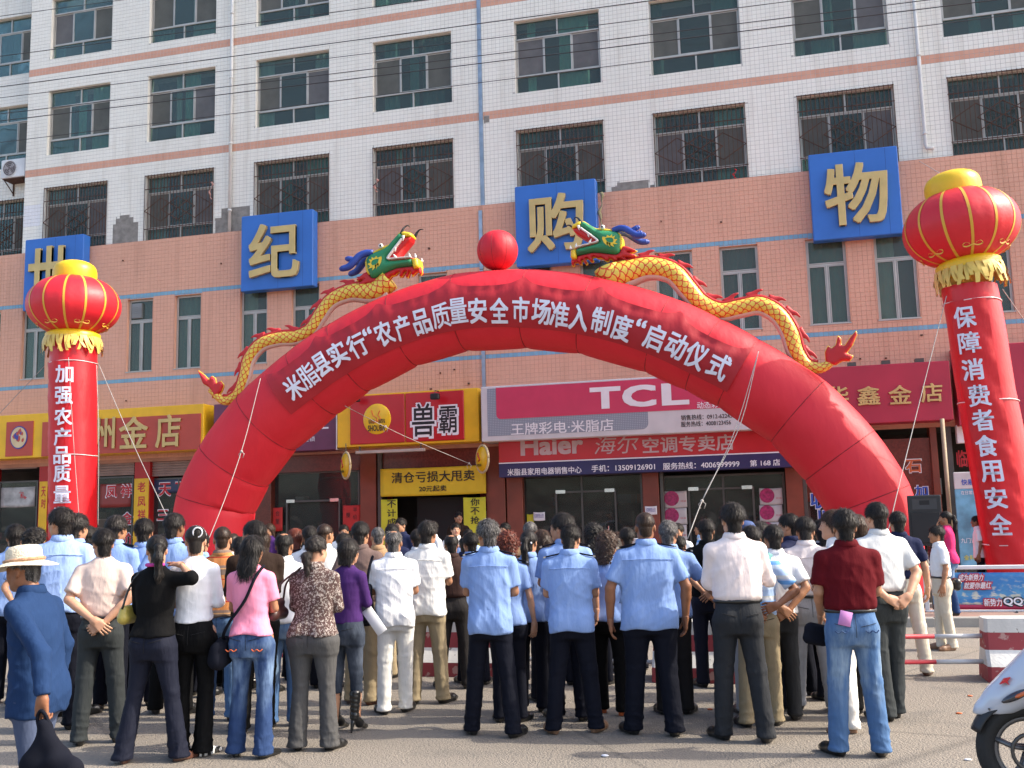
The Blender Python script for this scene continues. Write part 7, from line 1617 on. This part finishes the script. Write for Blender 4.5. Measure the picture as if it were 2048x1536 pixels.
# ---- heads in the rows behind
rows=[ # label, x, foot, top, face, shirt, pants, hair, mat, skin, fem, ep
 ('man in uniform just behind the tall man with glasses',140,1432,1026,8,UB,TN,'full',HB,3,0,1),
 ('dark haired person at the far left edge behind the straw hat',18,1405,1048,-6,UB2,TN,'full',HB,3,0,0),
 ('curly haired person between the straw hat and the glasses',54,1415,1056,0,UB,TN,'curly',HB,3,1,0),
 ('man in blue uniform behind the beige t-shirt, right shoulder board showing',219,1418,1030,4,UB,TN,'full',HB,0,0,1),
 ('man in blue uniform below the red pillar banner',279,1410,1036,10,UB,TN,'full',HB,0,0,1),
 ('man in blue uniform behind the bun with white ribbon',341,1428,1024,4,UB,TB,'short',HB,2,0,1),
 ('man with blue collar just right of the hair bun',398,1392,1062,12,UB,TN,'short',HB,3,0,0),
 ('small dark head left of the balding crown in beige',166,1372,1050,-4,WS,TN,'short',HB,3,0,0),
 ('small dark head below the red column',184,1360,1054,10,UB,TN,'short',HB,0,0,0),
 ('head between the orange stripes and the brown jacket',476,1380,1072,0,BRJ,TN,'short',HB,0,0,0),
 ('woman with auburn hair left of the white uniform collar',590,1361,1054,18,WS,TN,'loose',HR,3,1,0),
 ('man in white uniform shirt behind the pink top',619,1364,1050,14,WS,TN,'short',HB,0,0,1),
 ('broad cropped head with thinning crown behind the floral blouse',648,1378,1045,4,WS2,TN,'crew',HN,0,0,0),
 ('dark head right of the curly ponytail',687,1342,1064,8,WS2,TK,'short',HB,3,0,0),
 ('grey haired man in tan shirt',758,1358,1051,0,TAN,TK,'crew',HG,3,0,0),
 ('dark rounded head behind the grey haired man',786,1334,1046,6,NVP,TN,'short',HB,0,0,0),
 ('man with black hair close left of the greying uniform man',948,1368,1064,-6,UB,TN,'full',HB,0,0,1),
 ('small head with thinning hair beside the dark brown polo',934,1328,1070,4,NVP,TN,'bald',HB,3,0,0),
 ('person in tan cap between the ponytail and the loose hair',1068,1368,1040,-8,TAN,TN,'crew',HG,2,0,0),
 ('head behind the loose brown hair',1120,1370,1050,4,BRJ,TN,'full',HB,3,0,0),
 ('head left of the broad cropped man',1265,1344,1054,-10,BLKC,TN,'full',HB,2,0,0),
 ('woman with curly hair right of the bowed uniform man',1198,1371,1046,6,UB,TN,'curly',HB,3,1,0),
 ('dark head near the microphone in front of the white shirt',1370,1352,1070,2,BLKC,TN,'short',HB,0,0,0),
 ('man in dark jacket with short grey hair behind the blue stripes',1557,1400,1052,16,BRJ,TN,'crew',HG,0,0,0),
 ('man in dark navy shirt turned left, left of the bowed head',1604,1392,1024,-40,NVP,TN,'short',HB,3,0,0),
 ('head with black hair behind the white blouse',1665,1388,1036,2,NST,TN,'full',HB,3,1,0),
 ('person in striped top behind the bowed man',1676,1400,1040,6,NST,TN,'bob',HB,1,1,0),
 ('man in black behind the blue cap',1540,1420,1042,10,BLKC,TN,'full',HB,0,0,0),
 ('person with brown hair hidden behind the grey white polo',1740,1425,1026,0,WS,TB,'bob',HN,1,1,0),
 ('head between the brown jacket and the long straight hair',520,1385,1060,8,PUR,TB,'bob',HN,3,1,0),
 ('dark haired head left of the red rosette',838,1331,1058,-10,WS,TN,'full',HB,0,0,0),
 ('low head behind the ponytail of the woman in black',322,1388,1066,-6,WS,TN,'short',HB,0,0,0),
 ('head above the dark trousers group, right of the curly hair',1246,1331,1062,0,UB2,TN,'short',HN,0,0,0),
 ('head seen beyond the barrier left of the navy polo',1738,1320,1046,-14,WS,TN,'short',HB,3,0,0),
 ('head right of the blue poster stand',1590,1352,1058,8,WS,TG,'full',HB,0,0,0),
 ('man with bare neck between orange stripes and red arch leg',462,1372,1064,20,WS2,TB,'crew',HN,3,0,0)]
for k,(lb,x_,f_,t_,fa,sh_,pa,hr_,hm_,sk_,fe_,ep_) in enumerate(rows):
    person(lb,x_,f_,t_,face=fa,hy=[0,-18,12,22,-8][k%5],shirt=sh_,pants=pa,hr=hr_,hm=hm_,sk=sk_,fem=bool(fe_),ep=bool(ep_),det=0,w=1.05+.03*(k%3),arms=[('folded','folded2'),('down','down2'),('behind','behind2')][k%3],st=.10+.02*(k%3),group='people in the rows behind')
